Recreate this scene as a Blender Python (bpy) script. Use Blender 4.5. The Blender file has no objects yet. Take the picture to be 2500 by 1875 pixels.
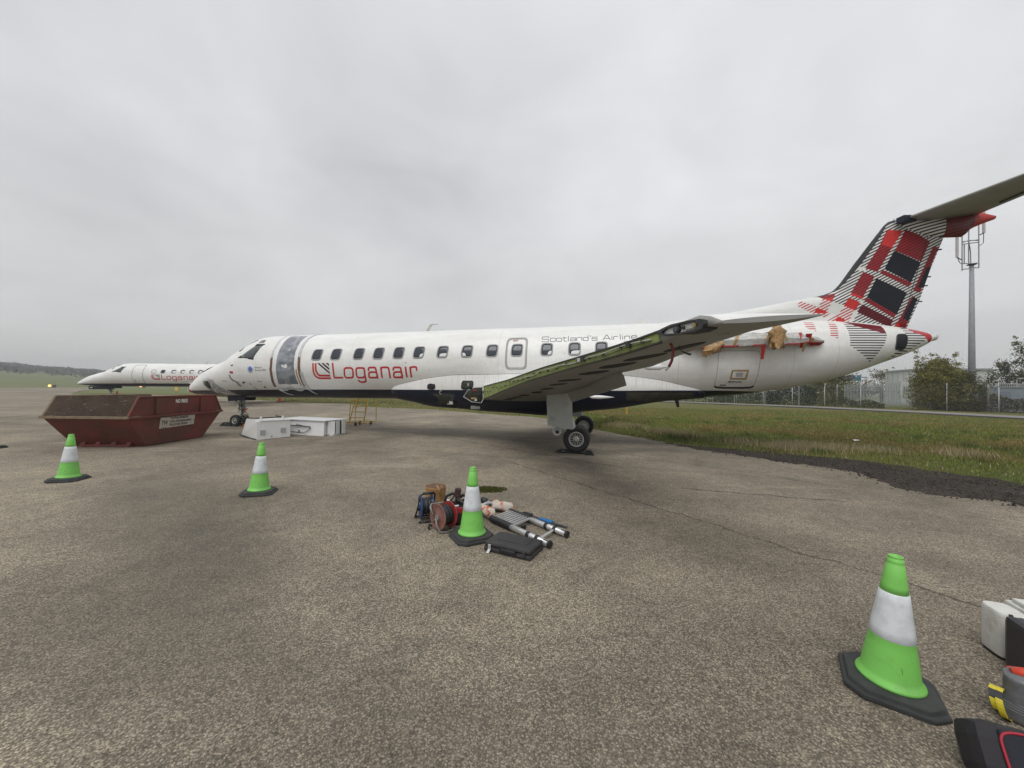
import bpy, bmesh, math, random
import numpy as np
from mathutils import Matrix, Vector
random.seed(7); rng = np.random.default_rng(7)
SC = bpy.context.scene
COL = SC.collection
# ------------------------------------------------------------------ camera
F, Y0, SL, HC = 922.0, 948.8, 0.014, 1.77
TH = math.atan((Y0 - 937.5) / F); RO = math.atan(SL)
r0 = Vector((1, 0, 0)); u0 = Vector((0, -math.sin(TH), math.cos(TH))); fw = Vector((0, math.cos(TH), math.sin(TH)))
rt = math.cos(RO) * r0 + math.sin(RO) * u0
up = -math.sin(RO) * r0 + math.cos(RO) * u0
cd = bpy.data.cameras.new('camera'); cam = bpy.data.objects.new('camera', cd); COL.objects.link(cam)
cd.sensor_fit = 'HORIZONTAL'; cd.sensor_width = 36.0; cd.lens = 36.0 * F / 2500.0
cd.clip_start = 0.05; cd.clip_end = 6000
cam.matrix_world = Matrix(((rt.x, up.x, -fw.x, 0), (rt.y, up.y, -fw.y, 0), (rt.z, up.z, -fw.z, HC), (0, 0, 0, 1)))
SC.camera = cam
# ------------------------------------------------------------------ overcast sky, sun, exposure
SC.view_settings.view_transform = 'Standard'; SC.view_settings.look = 'None'
SC.view_settings.exposure = 0.18; SC.view_settings.gamma = 1.0
SUN_EL, SUN_AZ = math.radians(58), math.radians(205)   # azimuth: from +Y clockwise
W = bpy.data.worlds.new('World'); SC.world = W; W.use_nodes = True
nt = W.node_tree; N = nt.nodes; Lk = nt.links
for n in list(N): N.remove(n)
def wn(t, **k):
    n = N.new(t)
    for a, b in k.items(): setattr(n, a, b)
    return n
out = wn('ShaderNodeOutputWorld'); bg = wn('ShaderNodeBackground'); bg.inputs[1].default_value = 0.1
sky = wn('ShaderNodeTexSky', sky_type='NISHITA', sun_disc=False, sun_elevation=SUN_EL, sun_rotation=SUN_AZ)
tc = wn('ShaderNodeTexCoord'); sep = wn('ShaderNodeSeparateXYZ'); Lk.new(tc.outputs['Generated'], sep.inputs[0])
zz = wn('ShaderNodeMath', operation='ABSOLUTE'); Lk.new(sep.outputs[2], zz.inputs[0])
z2 = wn('ShaderNodeMath', operation='ADD'); Lk.new(zz.outputs[0], z2.inputs[0]); z2.inputs[1].default_value = 0.22
dv = []
for i in (0, 1):
    d = wn('ShaderNodeMath', operation='DIVIDE'); Lk.new(sep.outputs[i], d.inputs[0]); Lk.new(z2.outputs[0], d.inputs[1]); dv.append(d)
cmb = wn('ShaderNodeCombineXYZ'); Lk.new(dv[0].outputs[0], cmb.inputs[0]); Lk.new(dv[1].outputs[0], cmb.inputs[1])
def wnoise(scale, detail, rough, dist, off):
    mp = wn('ShaderNodeMapping'); mp.inputs['Location'].default_value = off; Lk.new(cmb.outputs[0], mp.inputs[0])
    n = wn('ShaderNodeTexNoise'); n.inputs['Scale'].default_value = scale; n.inputs['Detail'].default_value = detail
    n.inputs['Roughness'].default_value = rough; n.inputs['Distortion'].default_value = dist; Lk.new(mp.outputs[0], n.inputs['Vector'])
    return n
n1 = wnoise(0.55, 4, 0.5, 0.4, (3.1, 7.4, 0)); n2 = wnoise(1.7, 6, 0.55, 0.6, (1.3, 2.2, 0))
mixn = wn('ShaderNodeMix', data_type='FLOAT'); mixn.inputs[0].default_value = 0.27
Lk.new(n1.outputs[0], mixn.inputs[2]); Lk.new(n2.outputs[0], mixn.inputs[3])
rp = wn('ShaderNodeValToRGB'); Lk.new(mixn.outputs[0], rp.inputs[0])
CR = rp.color_ramp
CR.elements[0].position = 0.37; CR.elements[0].color = (5.35, 5.46, 5.56, 1)
CR.elements[1].position = 0.62; CR.elements[1].color = (7.95, 7.97, 8.08, 1)
# the haze layer near the horizon: a little darker and warmer, as under any thick overcast
hz = wn('ShaderNodeMapRange'); Lk.new(zz.outputs[0], hz.inputs[0]); hz.inputs[1].default_value = 0.0; hz.inputs[2].default_value = 0.45
hz.inputs[3].default_value = 1.0; hz.inputs[4].default_value = 0.0
mh = wn('ShaderNodeMix', data_type='RGBA'); mh.inputs[7].default_value = (5.9, 5.88, 5.74, 1)
hm = wn('ShaderNodeMath', operation='MULTIPLY'); Lk.new(hz.outputs[0], hm.inputs[0]); hm.inputs[1].default_value = 0.75
Lk.new(hm.outputs[0], mh.inputs[0]); Lk.new(rp.outputs[0], mh.inputs[6])
ms = wn('ShaderNodeMix', data_type='RGBA'); ms.inputs[0].default_value = 0.06
Lk.new(mh.outputs[2], ms.inputs[6]); Lk.new(sky.outputs[0], ms.inputs[7])
Lk.new(ms.outputs[2], bg.inputs[0]); Lk.new(bg.outputs[0], out.inputs[0])
sd = bpy.data.lights.new('sun', 'SUN'); sd.energy = 1.5; sd.angle = math.radians(42); sd.color = (1.0, 0.985, 0.96)
sun = bpy.data.objects.new('sun', sd); COL.objects.link(sun)
sdir = Vector((math.sin(SUN_AZ) * math.cos(SUN_EL), math.cos(SUN_AZ) * math.cos(SUN_EL), math.sin(SUN_EL)))
sun.rotation_euler = sdir.to_track_quat('Z', 'Y').to_euler()
SC.render.film_transparent = False
# ------------------------------------------------------------------ materials
MATS = {}
class NB:
    def __init__(s, name):
        s.m = bpy.data.materials.new(name); s.m.use_nodes = True
        s.t = s.m.node_tree; s.b = s.t.nodes['Principled BSDF']; s.tc = s.t.nodes.new('ShaderNodeTexCoord')
    def n(s, t, ins=None, **k):
        n = s.t.nodes.new(t)
        for a, b in k.items(): setattr(n, a, b)
        for a, b in (ins or {}).items():
            if hasattr(b, 'is_output'): s.t.links.new(b, n.inputs[a])
            else: n.inputs[a].default_value = b
        return n
    def noise(s, scale, detail=4, rough=.55, dist=0, vec=None, stretch=None):
        v = vec if vec is not None else s.tc.outputs['Object']
        if stretch: v = s.n('ShaderNodeMapping', {0: v, 'Scale': stretch}).outputs[0]
        return s.n('ShaderNodeTexNoise', {'Vector': v, 'Scale': scale, 'Detail': detail, 'Roughness': rough, 'Distortion': dist}).outputs[0]
    def ramp(s, fac, a, b, ca=(0, 0, 0, 1), cb=(1, 1, 1, 1)):
        r = s.n('ShaderNodeValToRGB', {0: fac}); e = r.color_ramp.elements
        e[0].position = a; e[1].position = b; e[0].color = ca; e[1].color = cb
        return r.outputs[0]
    def mix(s, f, a, b, mode='MIX'):
        n = s.t.nodes.new('ShaderNodeMix'); n.data_type = 'RGBA'; n.blend_type = mode
        for i, x in ((0, f), (6, a), (7, b)):
            if hasattr(x, 'is_output'): s.t.links.new(x, n.inputs[i])
            else: n.inputs[i].default_value = x
        return n.outputs[2]
    def math(s, op, a, b=0.0, c=0.0):
        n = s.t.nodes.new('ShaderNodeMath'); n.operation = op
        for i, x in enumerate((a, b, c)):
            if hasattr(x, 'is_output'): s.t.links.new(x, n.inputs[i])
            else: n.inputs[i].default_value = x
        return n.outputs[0]
    def col(s, x):
        if hasattr(x, 'is_output'): s.t.links.new(x, s.b.inputs['Base Color'])
        else: s.b.inputs['Base Color'].default_value = x
    def rough(s, x):
        if hasattr(x, 'is_output'): s.t.links.new(x, s.b.inputs['Roughness'])
        else: s.b.inputs['Roughness'].default_value = x
    def bump(s, h, strength=.3, dist=.01):
        n = s.n('ShaderNodeBump', {'Height': h, 'Strength': strength, 'Distance': dist}); s.t.links.new(n.outputs[0], s.b.inputs['Normal'])
def c4(c): return (c[0], c[1], c[2], 1.0)
def mat(name, col, rough=.6, var=.12, scale=6, dirt=0, dcol=(.09, .08, .07), dscale=3, bump=0, bscale=60, metal=0, spec=.5, stretch=None):
    if name in MATS: return MATS[name]
    q = NB(name); n = q.noise(scale, 5, .6, stretch=stretch)
    f = q.ramp(n, .3, .7)
    c = q.mix(f, c4([v * (1 - var) for v in col]), c4([min(1, v * (1 + var)) for v in col]))
    if dirt:
        d = q.ramp(q.noise(dscale, 8, .68, .5, stretch=stretch), .5, .72, (0, 0, 0, 1), (dirt, dirt, dirt, 1)); c = q.mix(d, c, c4(dcol))
    q.col(c); q.b.inputs['Metallic'].default_value = metal; q.b.inputs['Specular IOR Level'].default_value = spec
    q.rough(q.math('MULTIPLY_ADD', n, .25, rough - .12))
    if bump: q.bump(q.noise(bscale, 4, .6), bump, .01)
    MATS[name] = q.m; return q.m
# ------------------------------------------------------------------ mesh builder
class MB:
    def __init__(s): s.v = []; s.f = []; s.mi = []; s.sm = []
    def add(s, vs, fs, mi=0, smooth=False):
        o = len(s.v); s.v += [tuple(map(float, p)) for p in vs]
        for f in fs: s.f.append([i + o for i in f]); s.mi.append(mi); s.sm.append(smooth)
        return s
    def box(s, c, d, rot=None, mi=0, taper=1.0):
        x, y, z = [k / 2 for k in d]; vs = []
        for sz in (-1, 1):
            t = taper if sz > 0 else 1
            for sx, sy in ((-1, -1), (1, -1), (1, 1), (-1, 1)): vs.append(Vector((sx * x * t, sy * y * t, sz * z)))
        if rot is not None: vs = [rot @ p for p in vs]
        c = Vector(c); vs = [p + c for p in vs]
        return s.add(vs, [(3, 2, 1, 0), (4, 5, 6, 7), (0, 1, 5, 4), (1, 2, 6, 5), (2, 3, 7, 6), (3, 0, 4, 7)], mi)
    def bbox(s, c, d, b=.02, rot=None, mi=0):
        # box with every edge chamfered
        bm = bmesh.new(); bmesh.ops.create_cube(bm, size=1)
        for v in bm.verts: v.co = Vector((v.co.x * d[0], v.co.y * d[1], v.co.z * d[2]))
        bmesh.ops.bevel(bm, geom=list(bm.edges), offset=b, segments=2, affect='EDGES', profile=.6)
        vs = [v.co.copy() for v in bm.verts]; bm.verts.index_update(); fs = [[v.index for v in f.verts] for f in bm.faces]; bm.free()
        if rot is not None: vs = [rot @ p for p in vs]
        c = Vector(c); return s.add([p + c for p in vs], fs, mi)
    def tube(s, pts, r, n=8, mi=0, cap=True, smooth=True):
        pts = [Vector(p) for p in pts]; rs = r if hasattr(r, '__len__') else [r] * len(pts)
        rings = []; ref = None
        for i, p in enumerate(pts):
            t = (pts[min(i + 1, len(pts) - 1)] - pts[max(i - 1, 0)]).normalized()
            if ref is None: ref = Vector((0, 0, 1)) if abs(t.z) < .9 else Vector((1, 0, 0))
            a = (ref - t * ref.dot(t)); a = a.normalized() if a.length > 1e-6 else t.orthogonal().normalized(); ref = a; b = t.cross(a)
            rings.append([p + (a * math.cos(k * 2 * math.pi / n) + b * math.sin(k * 2 * math.pi / n)) * rs[i] for k in range(n)])
        return s.loft(rings, mi, cap, smooth)
    def loft(s, rings, mi=0, cap=True, smooth=True, closed=True):
        n = len(rings[0]); o = [p for r in rings for p in r]; fs = []
        for i in range(len(rings) - 1):
            for k in range(n if closed else n - 1):
                k2 = (k + 1) % n; fs.append((i * n + k, i * n + k2, (i + 1) * n + k2, (i + 1) * n + k))
        s.add(o, fs, mi, smooth)
        if cap and closed:
            b = len(s.v) - len(o)
            s.f.append([b + k for k in reversed(range(n))]); s.mi.append(mi); s.sm.append(False)
            s.f.append([b + (len(rings) - 1) * n + k for k in range(n)]); s.mi.append(mi); s.sm.append(False)
        return s
    def lathe(s, prof, n=24, c=(0, 0, 0), axis='Z', mi=0, smooth=True, rot=None, cap=True):
        rings = []
        for r, h in prof:
            ring = []
            for k in range(n):
                a = 2 * math.pi * k / n; x, y = r * math.cos(a), r * math.sin(a)
                p = Vector((x, y, h)) if axis == 'Z' else (Vector((x, h, y)) if axis == 'Y' else Vector((h, x, y)))
                if rot is not None: p = rot @ p
                ring.append(p + Vector(c))
            rings.append(ring)
        return s.loft(rings, mi, cap, smooth)
    def prism(s, poly, z0, z1, mi=0, xf=None):
        n = len(poly); vs = [Vector((x, y, z0)) for x, y in poly] + [Vector((x, y, z1)) for x, y in poly]
        if xf: vs = [xf(p) for p in vs]
        return s.add(vs, [tuple(reversed(range(n))), tuple(range(n, 2 * n))] + [(k, (k + 1) % n, n + (k + 1) % n, n + k) for k in range(n)], mi)
    def build(s, name, mats, parent=None, tri=False):
        me = bpy.data.meshes.new(name); me.from_pydata(s.v, [], s.f)
        for m in (mats if isinstance(mats, (list, tuple)) else [mats]): me.materials.append(m)
        me.polygons.foreach_set('material_index', s.mi); me.polygons.foreach_set('use_smooth', s.sm)
        me.update()
        bm = bmesh.new(); bm.from_mesh(me); bmesh.ops.recalc_face_normals(bm, faces=bm.faces); bm.to_mesh(me); bm.free()
        o = bpy.data.objects.new(name, me); COL.objects.link(o)
        if parent is not None: o.parent = parent
        return o
def tag(o, label=None, cat=None, group=None, kind=None):
    if label: o['label'] = label
    if cat: o['category'] = cat
    if group: o['group'] = group
    if kind: o['kind'] = kind
    return o
def thing(name, label, cat, loc=(0, 0, 0), rz=0, group=None, rot=None):
    o = bpy.data.objects.new(name, None); COL.objects.link(o); o.location = loc; o.empty_display_size = .2
    o.rotation_euler = rot if rot else (0, 0, rz)
    return tag(o, label, cat, group)
def copy_tree(o, parent=None, skip=()):
    c = o.copy(); COL.objects.link(c)
    if parent is not None: c.parent = parent
    for ch in list(o.children):
        if ch.name.split('.')[0] not in skip: copy_tree(ch, c, skip)
    return c
def rawmesh(name, V, Fidx, nper, mats, parent=None, attr=None, smooth=False):
    me = bpy.data.meshes.new(name); nf = len(Fidx)
    me.vertices.add(len(V)); me.vertices.foreach_set('co', np.asarray(V, np.float32).ravel())
    me.loops.add(nf * nper); me.loops.foreach_set('vertex_index', np.asarray(Fidx, np.int32).ravel())
    me.polygons.add(nf); me.polygons.foreach_set('loop_start', np.arange(0, nf * nper, nper, dtype=np.int32))
    if attr is not None:
        at = me.color_attributes.new('tone', 'FLOAT_COLOR', 'POINT'); at.data.foreach_set('color', np.asarray(attr, np.float32).ravel())
    for m in (mats if isinstance(mats, (list, tuple)) else [mats]): me.materials.append(m)
    me.update(); me.validate()
    o = bpy.data.objects.new(name, me); COL.objects.link(o)
    if parent is not None: o.parent = parent
    return o
def text2d(body, size=1.0, sx=1.0, bold=0.0):
    cu = bpy.data.curves.new('txt', 'FONT'); cu.body = body; cu.size = size; cu.offset = bold; cu.resolution_u = 3
    ob = bpy.data.objects.new('txt', cu); COL.objects.link(ob); bpy.context.view_layer.update()
    me = ob.evaluated_get(bpy.context.evaluated_depsgraph_get()).to_mesh()
    vs = [(v.co.x * sx, v.co.y) for v in me.vertices]; fs = [tuple(p.vertices) for p in me.polygons]
    ob.evaluated_get(bpy.context.evaluated_depsgraph_get()).to_mesh_clear()
    bpy.data.objects.remove(ob); bpy.data.curves.remove(cu)
    w = max(v[0] for v in vs); return vs, fs, w
def interp(xs, ys, x):
    # monotone cubic (Fritsch-Carlson) through stations
    xs = np.asarray(xs, float); ys = np.asarray(ys, float); x = np.asarray(x, float)
    h = np.diff(xs); d = np.diff(ys) / h; m = np.zeros_like(ys)
    m[0], m[-1] = d[0], d[-1]
    for i in range(1, len(xs) - 1):
        if d[i - 1] * d[i] > 0:
            w1, w2 = 2 * h[i] + h[i - 1], h[i] + 2 * h[i - 1]; m[i] = (w1 + w2) / (w1 / d[i - 1] + w2 / d[i])
    i = np.clip(np.searchsorted(xs, x) - 1, 0, len(xs) - 2); t = (np.clip(x, xs[0], xs[-1]) - xs[i]) / h[i]
    return ((1 + 2 * t) * (1 - t) ** 2 * ys[i] + t * (1 - t) ** 2 * h[i] * m[i] + t * t * (3 - 2 * t) * ys[i + 1] + t * t * (t - 1) * h[i] * m[i + 1])
# ------------------------------------------------------------------ ground: apron, verge, road, far field, hill
from mathutils.geometry import tessellate_polygon
from mathutils import noise as mnoise
def fbm(x, y, s, o=4, seed=0.0):
    return mnoise.fractal(Vector((x * s + seed, y * s - seed, seed)), 1.0, 2.0, o)
def npnoise(x, y, s, seed=0):
    return np.array([mnoise.noise(Vector((a * s + seed, b * s, seed * 1.7))) for a, b in zip(np.ravel(x), np.ravel(y))]).reshape(np.shape(x))
APRON = [(36, -11), (18, 2.6), (12.6, 6.2), (10.33, 7.62), (10.07, 8.17), (9.71, 8.76), (9.47, 9.44), (9.0, 10.1), (8.35, 10.62), (7.6, 11.15), (6.7, 11.7), (5.3, 12.9), (3.75, 16.8), (3.7, 20.2), (1.6, 23.6), (-1.96, 26.3), (-6.2, 30.3),
         (-10, 31.9), (-12.3, 32.8), (-16.9, 38.6), (-24.1, 40.2), (-51, 61), (-67, 57.5), (-89, 77.7), (-116, 105), (-146, 138), (-160, 153), (-153, 123), (-141, 104.5), (-200, 82), (-200, -60), (36, -60)]
def rough_edge(poly, idx, step=.35, amp=.12):
    o = []
    for i in range(len(poly)):
        a, b = Vector(poly[i]), Vector(poly[(i + 1) % len(poly)]); o.append((a.x, a.y))
        if i in idx:
            n = max(2, int((b - a).length / step)); t = Vector((-(b - a).y, (b - a).x)).normalized()
            for k in range(1, n):
                p = a.lerp(b, k / n); d = amp * (mnoise.noise(Vector((p.x * .9, p.y * .9, 3))) + .7 * mnoise.noise(Vector((p.x * 3.3, p.y * 3.3, 9))))
                p = p + t * d; o.append((p.x, p.y))
    return o
AP = rough_edge(APRON, range(0, 19), .3, .16)
def sheet(name, poly, z, m):
    vs = [(x, y, z) for x, y in poly]; tr = tessellate_polygon([[Vector(v) for v in vs]])
    b = MB(); b.add(vs, [tuple(t) for t in tr]); o = b.build(name, m)
    for p in o.data.polygons: pass
    bm = bmesh.new(); bm.from_mesh(o.data)
    for f in bm.faces:
        if f.normal.z < 0: f.normal_flip()
    bm.to_mesh(o.data); bm.free(); return o
# --- chippings-dressed tarmac
q = NB('tarmac'); ob = q.tc.outputs['Object']
v1 = q.n('ShaderNodeTexVoronoi', {'Vector': ob, 'Scale': 98.0}); v2 = q.n('ShaderNodeTexVoronoi', {'Vector': ob, 'Scale': 170.0})
sx = q.n('ShaderNodeSeparateColor', {0: v1.outputs['Color']}); sy = q.n('ShaderNodeSeparateColor', {0: v2.outputs['Color']})
r1 = q.n('ShaderNodeValToRGB', {0: sx.outputs[0]}); e = r1.color_ramp
e.elements[0].position = 0; e.elements[0].color = (.10, .086, .068, 1); e.elements[1].position = 1; e.elements[1].color = (.64, .56, .43, 1)
for p, c in ((.30, (.185, .159, .123, 1)), (.62, (.35, .304, .236, 1)), (.86, (.53, .462, .36, 1))):
    k = e.elements.new(p); k.color = c
r2 = q.n('ShaderNodeValToRGB', {0: sy.outputs[1]}); e = r2.color_ramp
e.elements[0].color = (.115, .099, .077, 1); e.elements[1].color = (.59, .515, .40, 1)
base = q.mix(.35, r1.outputs[0], r2.outputs[0])
gap = q.ramp(v1.outputs['Distance'], .0034 * 98, .0072 * 98)          # bitumen between the stones
base = q.mix(q.math('MULTIPLY', gap, .55), base, (.050, .044, .037, 1))
big = q.noise(.16, 6, .62, .8); mid = q.noise(.9, 6, .65, .5); fine = q.noise(7, 4, .6)
base = q.mix(1.0, base, q.ramp(big, .28, .72, (.56, .555, .55, 1), (1.27, 1.255, 1.225, 1)), 'MULTIPLY')
base = q.mix(1.0, base, q.ramp(mid, .3, .72, (.74, .74, .74, 1), (1.18, 1.17, 1.14, 1)), 'MULTIPLY')
base = q.mix(1.0, base, q.ramp(fine, .3, .7, (.86, .86, .86, 1), (1.12, 1.12, 1.12, 1)), 'MULTIPLY')
# oil and rubber stains: long smears lying along the stands
st = q.noise(.42, 7, .7, .7, stretch=(.45, 2.2, 1)); base = q.mix(q.ramp(st, .60, .74, (0, 0, 0, 1), (.55, .55, .55, 1)), base, (.115, .098, .078, 1))
pl = q.noise(.5, 5, .6, .4, stretch=(.35, 1.6, 1)); base = q.mix(q.ramp(pl, .60, .72, (0, 0, 0, 1), (.35, .35, .35, 1)), base, (.50, .45, .37, 1))
# sealed joints / cracks across the stand
xyz = q.n('ShaderNodeSeparateXYZ', {0: ob}); wob = q.math('MULTIPLY', q.math('SUBTRACT', q.noise(1.3, 5, .7), .5), .5)
for (x0_, y0_, x1_, y1_, w_) in ((-.9, 10.4, 4.6, 2.2, .014), (-6.0, 16.9, 2.6, 8.6, .02), (-9.0, 9.6, -2.0, 13.6, .012), (3.1, 6.9, 5.5, 6.2, .03), (1.9, 11.9, 6.4, 7.0, .016), (-20, 14.5, -7.5, 19.5, .04)):
    L_ = math.hypot(x1_ - x0_, y1_ - y0_); nx, ny = -(y1_ - y0_) / L_, (x1_ - x0_) / L_; tx, ty = (x1_ - x0_) / L_, (y1_ - y0_) / L_
    dd = q.math('ADD', q.math('ADD', q.math('MULTIPLY', xyz.outputs[0], nx), q.math('MULTIPLY', xyz.outputs[1], ny)), -(x0_ * nx + y0_ * ny))
    tt = q.math('ADD', q.math('ADD', q.math('MULTIPLY', xyz.outputs[0], tx), q.math('MULTIPLY', xyz.outputs[1], ty)), -(x0_ * tx + y0_ * ty))
    line = q.ramp(q.math('ABSOLUTE', q.math('ADD', dd, wob)), w_ * .5, w_ * 1.6, (.75, .75, .75, 1), (0, 0, 0, 1))
    inn = q.math('MULTIPLY', q.math('GREATER_THAN', tt, 0.0), q.math('LESS_THAN', tt, L_))
    base = q.mix(q.math('MULTIPLY', line, inn), base, (.045, .04, .035, 1))
# broad damp streak off to the left, and faint tyre tracks along the stand
def streak(x0_, y0_, x1_, y1_, w_, amt, wb):
    L_ = math.hypot(x1_ - x0_, y1_ - y0_); nx, ny = -(y1_ - y0_) / L_, (x1_ - x0_) / L_; tx, ty = (x1_ - x0_) / L_, (y1_ - y0_) / L_
    wv = q.math('MULTIPLY', q.math('SUBTRACT', q.noise(.8, 6, .65), .5), wb)
    dd = q.math('ADD', q.math('ADD', q.math('ADD', q.math('MULTIPLY', xyz.outputs[0], nx), q.math('MULTIPLY', xyz.outputs[1], ny)), -(x0_ * nx + y0_ * ny)), wv)
    tt = q.math('ADD', q.math('ADD', q.math('MULTIPLY', xyz.outputs[0], tx), q.math('MULTIPLY', xyz.outputs[1], ty)), -(x0_ * tx + y0_ * ty))
    across = q.ramp(q.math('ABSOLUTE', dd), w_ * .25, w_, (amt, amt, amt, 1), (0, 0, 0, 1)); along = q.ramp(q.math('ABSOLUTE', q.math('SUBTRACT', q.math('DIVIDE', q.math('ADD', tt, wv), L_), .5)), .3, .55, (1, 1, 1, 1), (0, 0, 0, 1))
    return q.math('MULTIPLY', across, along)
for a_ in ((-7.2, 7.6, -1.6, 2.4, 1.1, .42, 1.6), (-4.5, 3.2, 1.5, 1.4, .7, .25, 1.2), (-16, 19.6, 12, 8.2, .22, .30, .35), (-16, 15.2, 9, 6.6, .20, .24, .35), (-30, 16, -9, 15.2, .5, .35, .8), (1.2, 10.6, 5.6, 11.6, .5, .5, .8)):
    base = q.mix(streak(*a_), base, (.085, .078, .064, 1))
q.col(base); q.rough(.88); q.b.inputs['Specular IOR Level'].default_value = .25
q.bump(q.math('ADD', q.math('MULTIPLY', v1.outputs['Distance'], -1.0), q.math('MULTIPLY', v2.outputs['Distance'], -.5)), .42, .008)
TARMAC = q.m
tag(sheet('apron', AP, 0.0, TARMAC), kind='structure')
# --- grass colours shared by the turf sheet and the blades
q = NB('turf'); ob = q.tc.outputs['Object']
a = q.noise(.35, 6, .62, .8, stretch=(.6, 1.3, 1)); b_ = q.noise(2.4, 6, .7, .4); d_ = q.noise(18, 5, .7)
c = q.mix(q.ramp(a, .40, .60), (.11, .14, .042, 1), (.18, .14, .062, 1))
c = q.mix(q.ramp(b_, .35, .65, (0, 0, 0, 1), (.6, .6, .6, 1)), c, (.10, .108, .042, 1))
c = q.mix(1.0, c, q.ramp(d_, .25, .75, (.55, .55, .5, 1), (1.4, 1.4, 1.3, 1)), 'MULTIPLY')
q.col(c); q.rough(.95); q.b.inputs['Specular IOR Level'].default_value = .1; q.bump(q.noise(30, 5, .7), .9, .06); TURF = q.m
q = NB('field'); a = q.noise(.012, 6, .6, .6); b_ = q.noise(.15, 5, .65)
c = q.mix(q.ramp(a, .35, .65), (.120, .150, .055, 1), (.165, .170, .080, 1)); c = q.mix(q.ramp(b_, .3, .7, (0, 0, 0, 1), (.5, .5, .5, 1)), c, (.13, .145, .062, 1))
q.col(c); q.rough(.95); q.b.inputs['Specular IOR Level'].default_value = .08; FIELD = q.m
q = NB('blade'); at = q.n('ShaderNodeAttribute', attribute_name='tone'); q.col(at.outputs['Color']); q.rough(.7); q.b.inputs['Specular IOR Level'].default_value = .2; BLADE = q.m
def inside(poly, x, y):
    x = np.asarray(x, float); y = np.asarray(y, float); c = np.zeros(x.shape, bool); n = len(poly); j = n - 1
    for i in range(n):
        xi, yi = poly[i]; xj, yj = poly[j]
        if yi != yj:
            m = ((yi > y) != (yj > y)) & (x < (xj - xi) * (y - yi) / (yj - yi) + xi); c ^= m
        j = i
    return c
def edgedist(poly, x, y, rng_=None):
    x = np.asarray(x, float); y = np.asarray(y, float); d = np.full(x.shape, 1e9)
    for i in (rng_ or range(len(poly))):
        ax, ay = poly[i]; bx, by = poly[(i + 1) % len(poly)]; L2 = (bx - ax) ** 2 + (by - ay) ** 2 + 1e-12
        t = np.clip(((x - ax) * (bx - ax) + (y - ay) * (by - ay)) / L2, 0, 1); d = np.minimum(d, np.hypot(x - ax - t * (bx - ax), y - ay - t * (by - ay)))
    return d
# --- far field rising to the hill on the left
def hillz(x, y):
    d = np.hypot(x, y); f = np.clip((-.50 - x / np.maximum(y, 1)) / .85, 0, 1.05); t = np.clip((d - 190) / 560, 0, 1)
    return -.06 + f * 16.5 * t * t * (3 - 2 * t) * np.clip(y / 60, 0, 1) + 5 * f * np.clip((d - 800) / 400, 0, 1)
az = np.concatenate([np.linspace(-math.pi, -1.25, 18)[:-1], np.linspace(-1.25, -.3, 60)[:-1], np.linspace(-.3, math.pi, 50)])
rad = np.concatenate([[0.5, 20, 60, 100], np.linspace(140, 900, 40), [1000, 1150]])
A_, R_ = np.meshgrid(az, rad); X_ = R_ * np.sin(A_); Y_ = R_ * np.cos(A_); Z_ = hillz(X_, Y_)
na, nr = len(az), len(rad); idx = np.arange(na * nr).reshape(nr, na)
Fq = np.stack([idx[:-1, :-1], idx[:-1, 1:], idx[1:, 1:], idx[1:, :-1]], -1).reshape(-1, 4)
fo = rawmesh('field', np.stack([X_, Y_, Z_], -1).reshape(-1, 3), Fq[:, ::-1], 4, FIELD); tag(fo, kind='structure')
# --- rough grass verge on the right and behind the aircraft
gx = np.arange(-70, 62, .45); gy = np.arange(2, 66, .45); GX, GY = np.meshgrid(gx, gy)
ED = edgedist(AP, GX, GY); IN = inside(AP, GX, GY)
def vergez(x, y, ed):
    return -.03 + .11 * np.clip(ed / 1.6, 0, 1) + .06 * np.clip(ed / 3, 0, 1) * (npnoise(x, y, .55, 2) + .6 * npnoise(x, y, 1.9, 5))
keep = ~(IN & (ED > .9)); GZ = np.full(GX.shape, -.05); out_ = ~IN
GZ[out_] = vergez(GX[out_], GY[out_], ED[out_])
ii = np.arange(GX.size).reshape(GX.shape); kq = keep[:-1, :-1] & keep[1:, :-1] & keep[:-1, 1:] & keep[1:, 1:]
Fq = np.stack([ii[:-1, :-1], ii[:-1, 1:], ii[1:, 1:], ii[1:, :-1]], -1)[kq]
used = np.unique(Fq); rem = np.full(GX.size, -1); rem[used] = np.arange(len(used))
tag(rawmesh('grass_verge', np.stack([GX, GY, GZ], -1).reshape(-1, 3)[used], rem[Fq], 4, TURF, smooth=True), kind='structure')
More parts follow.
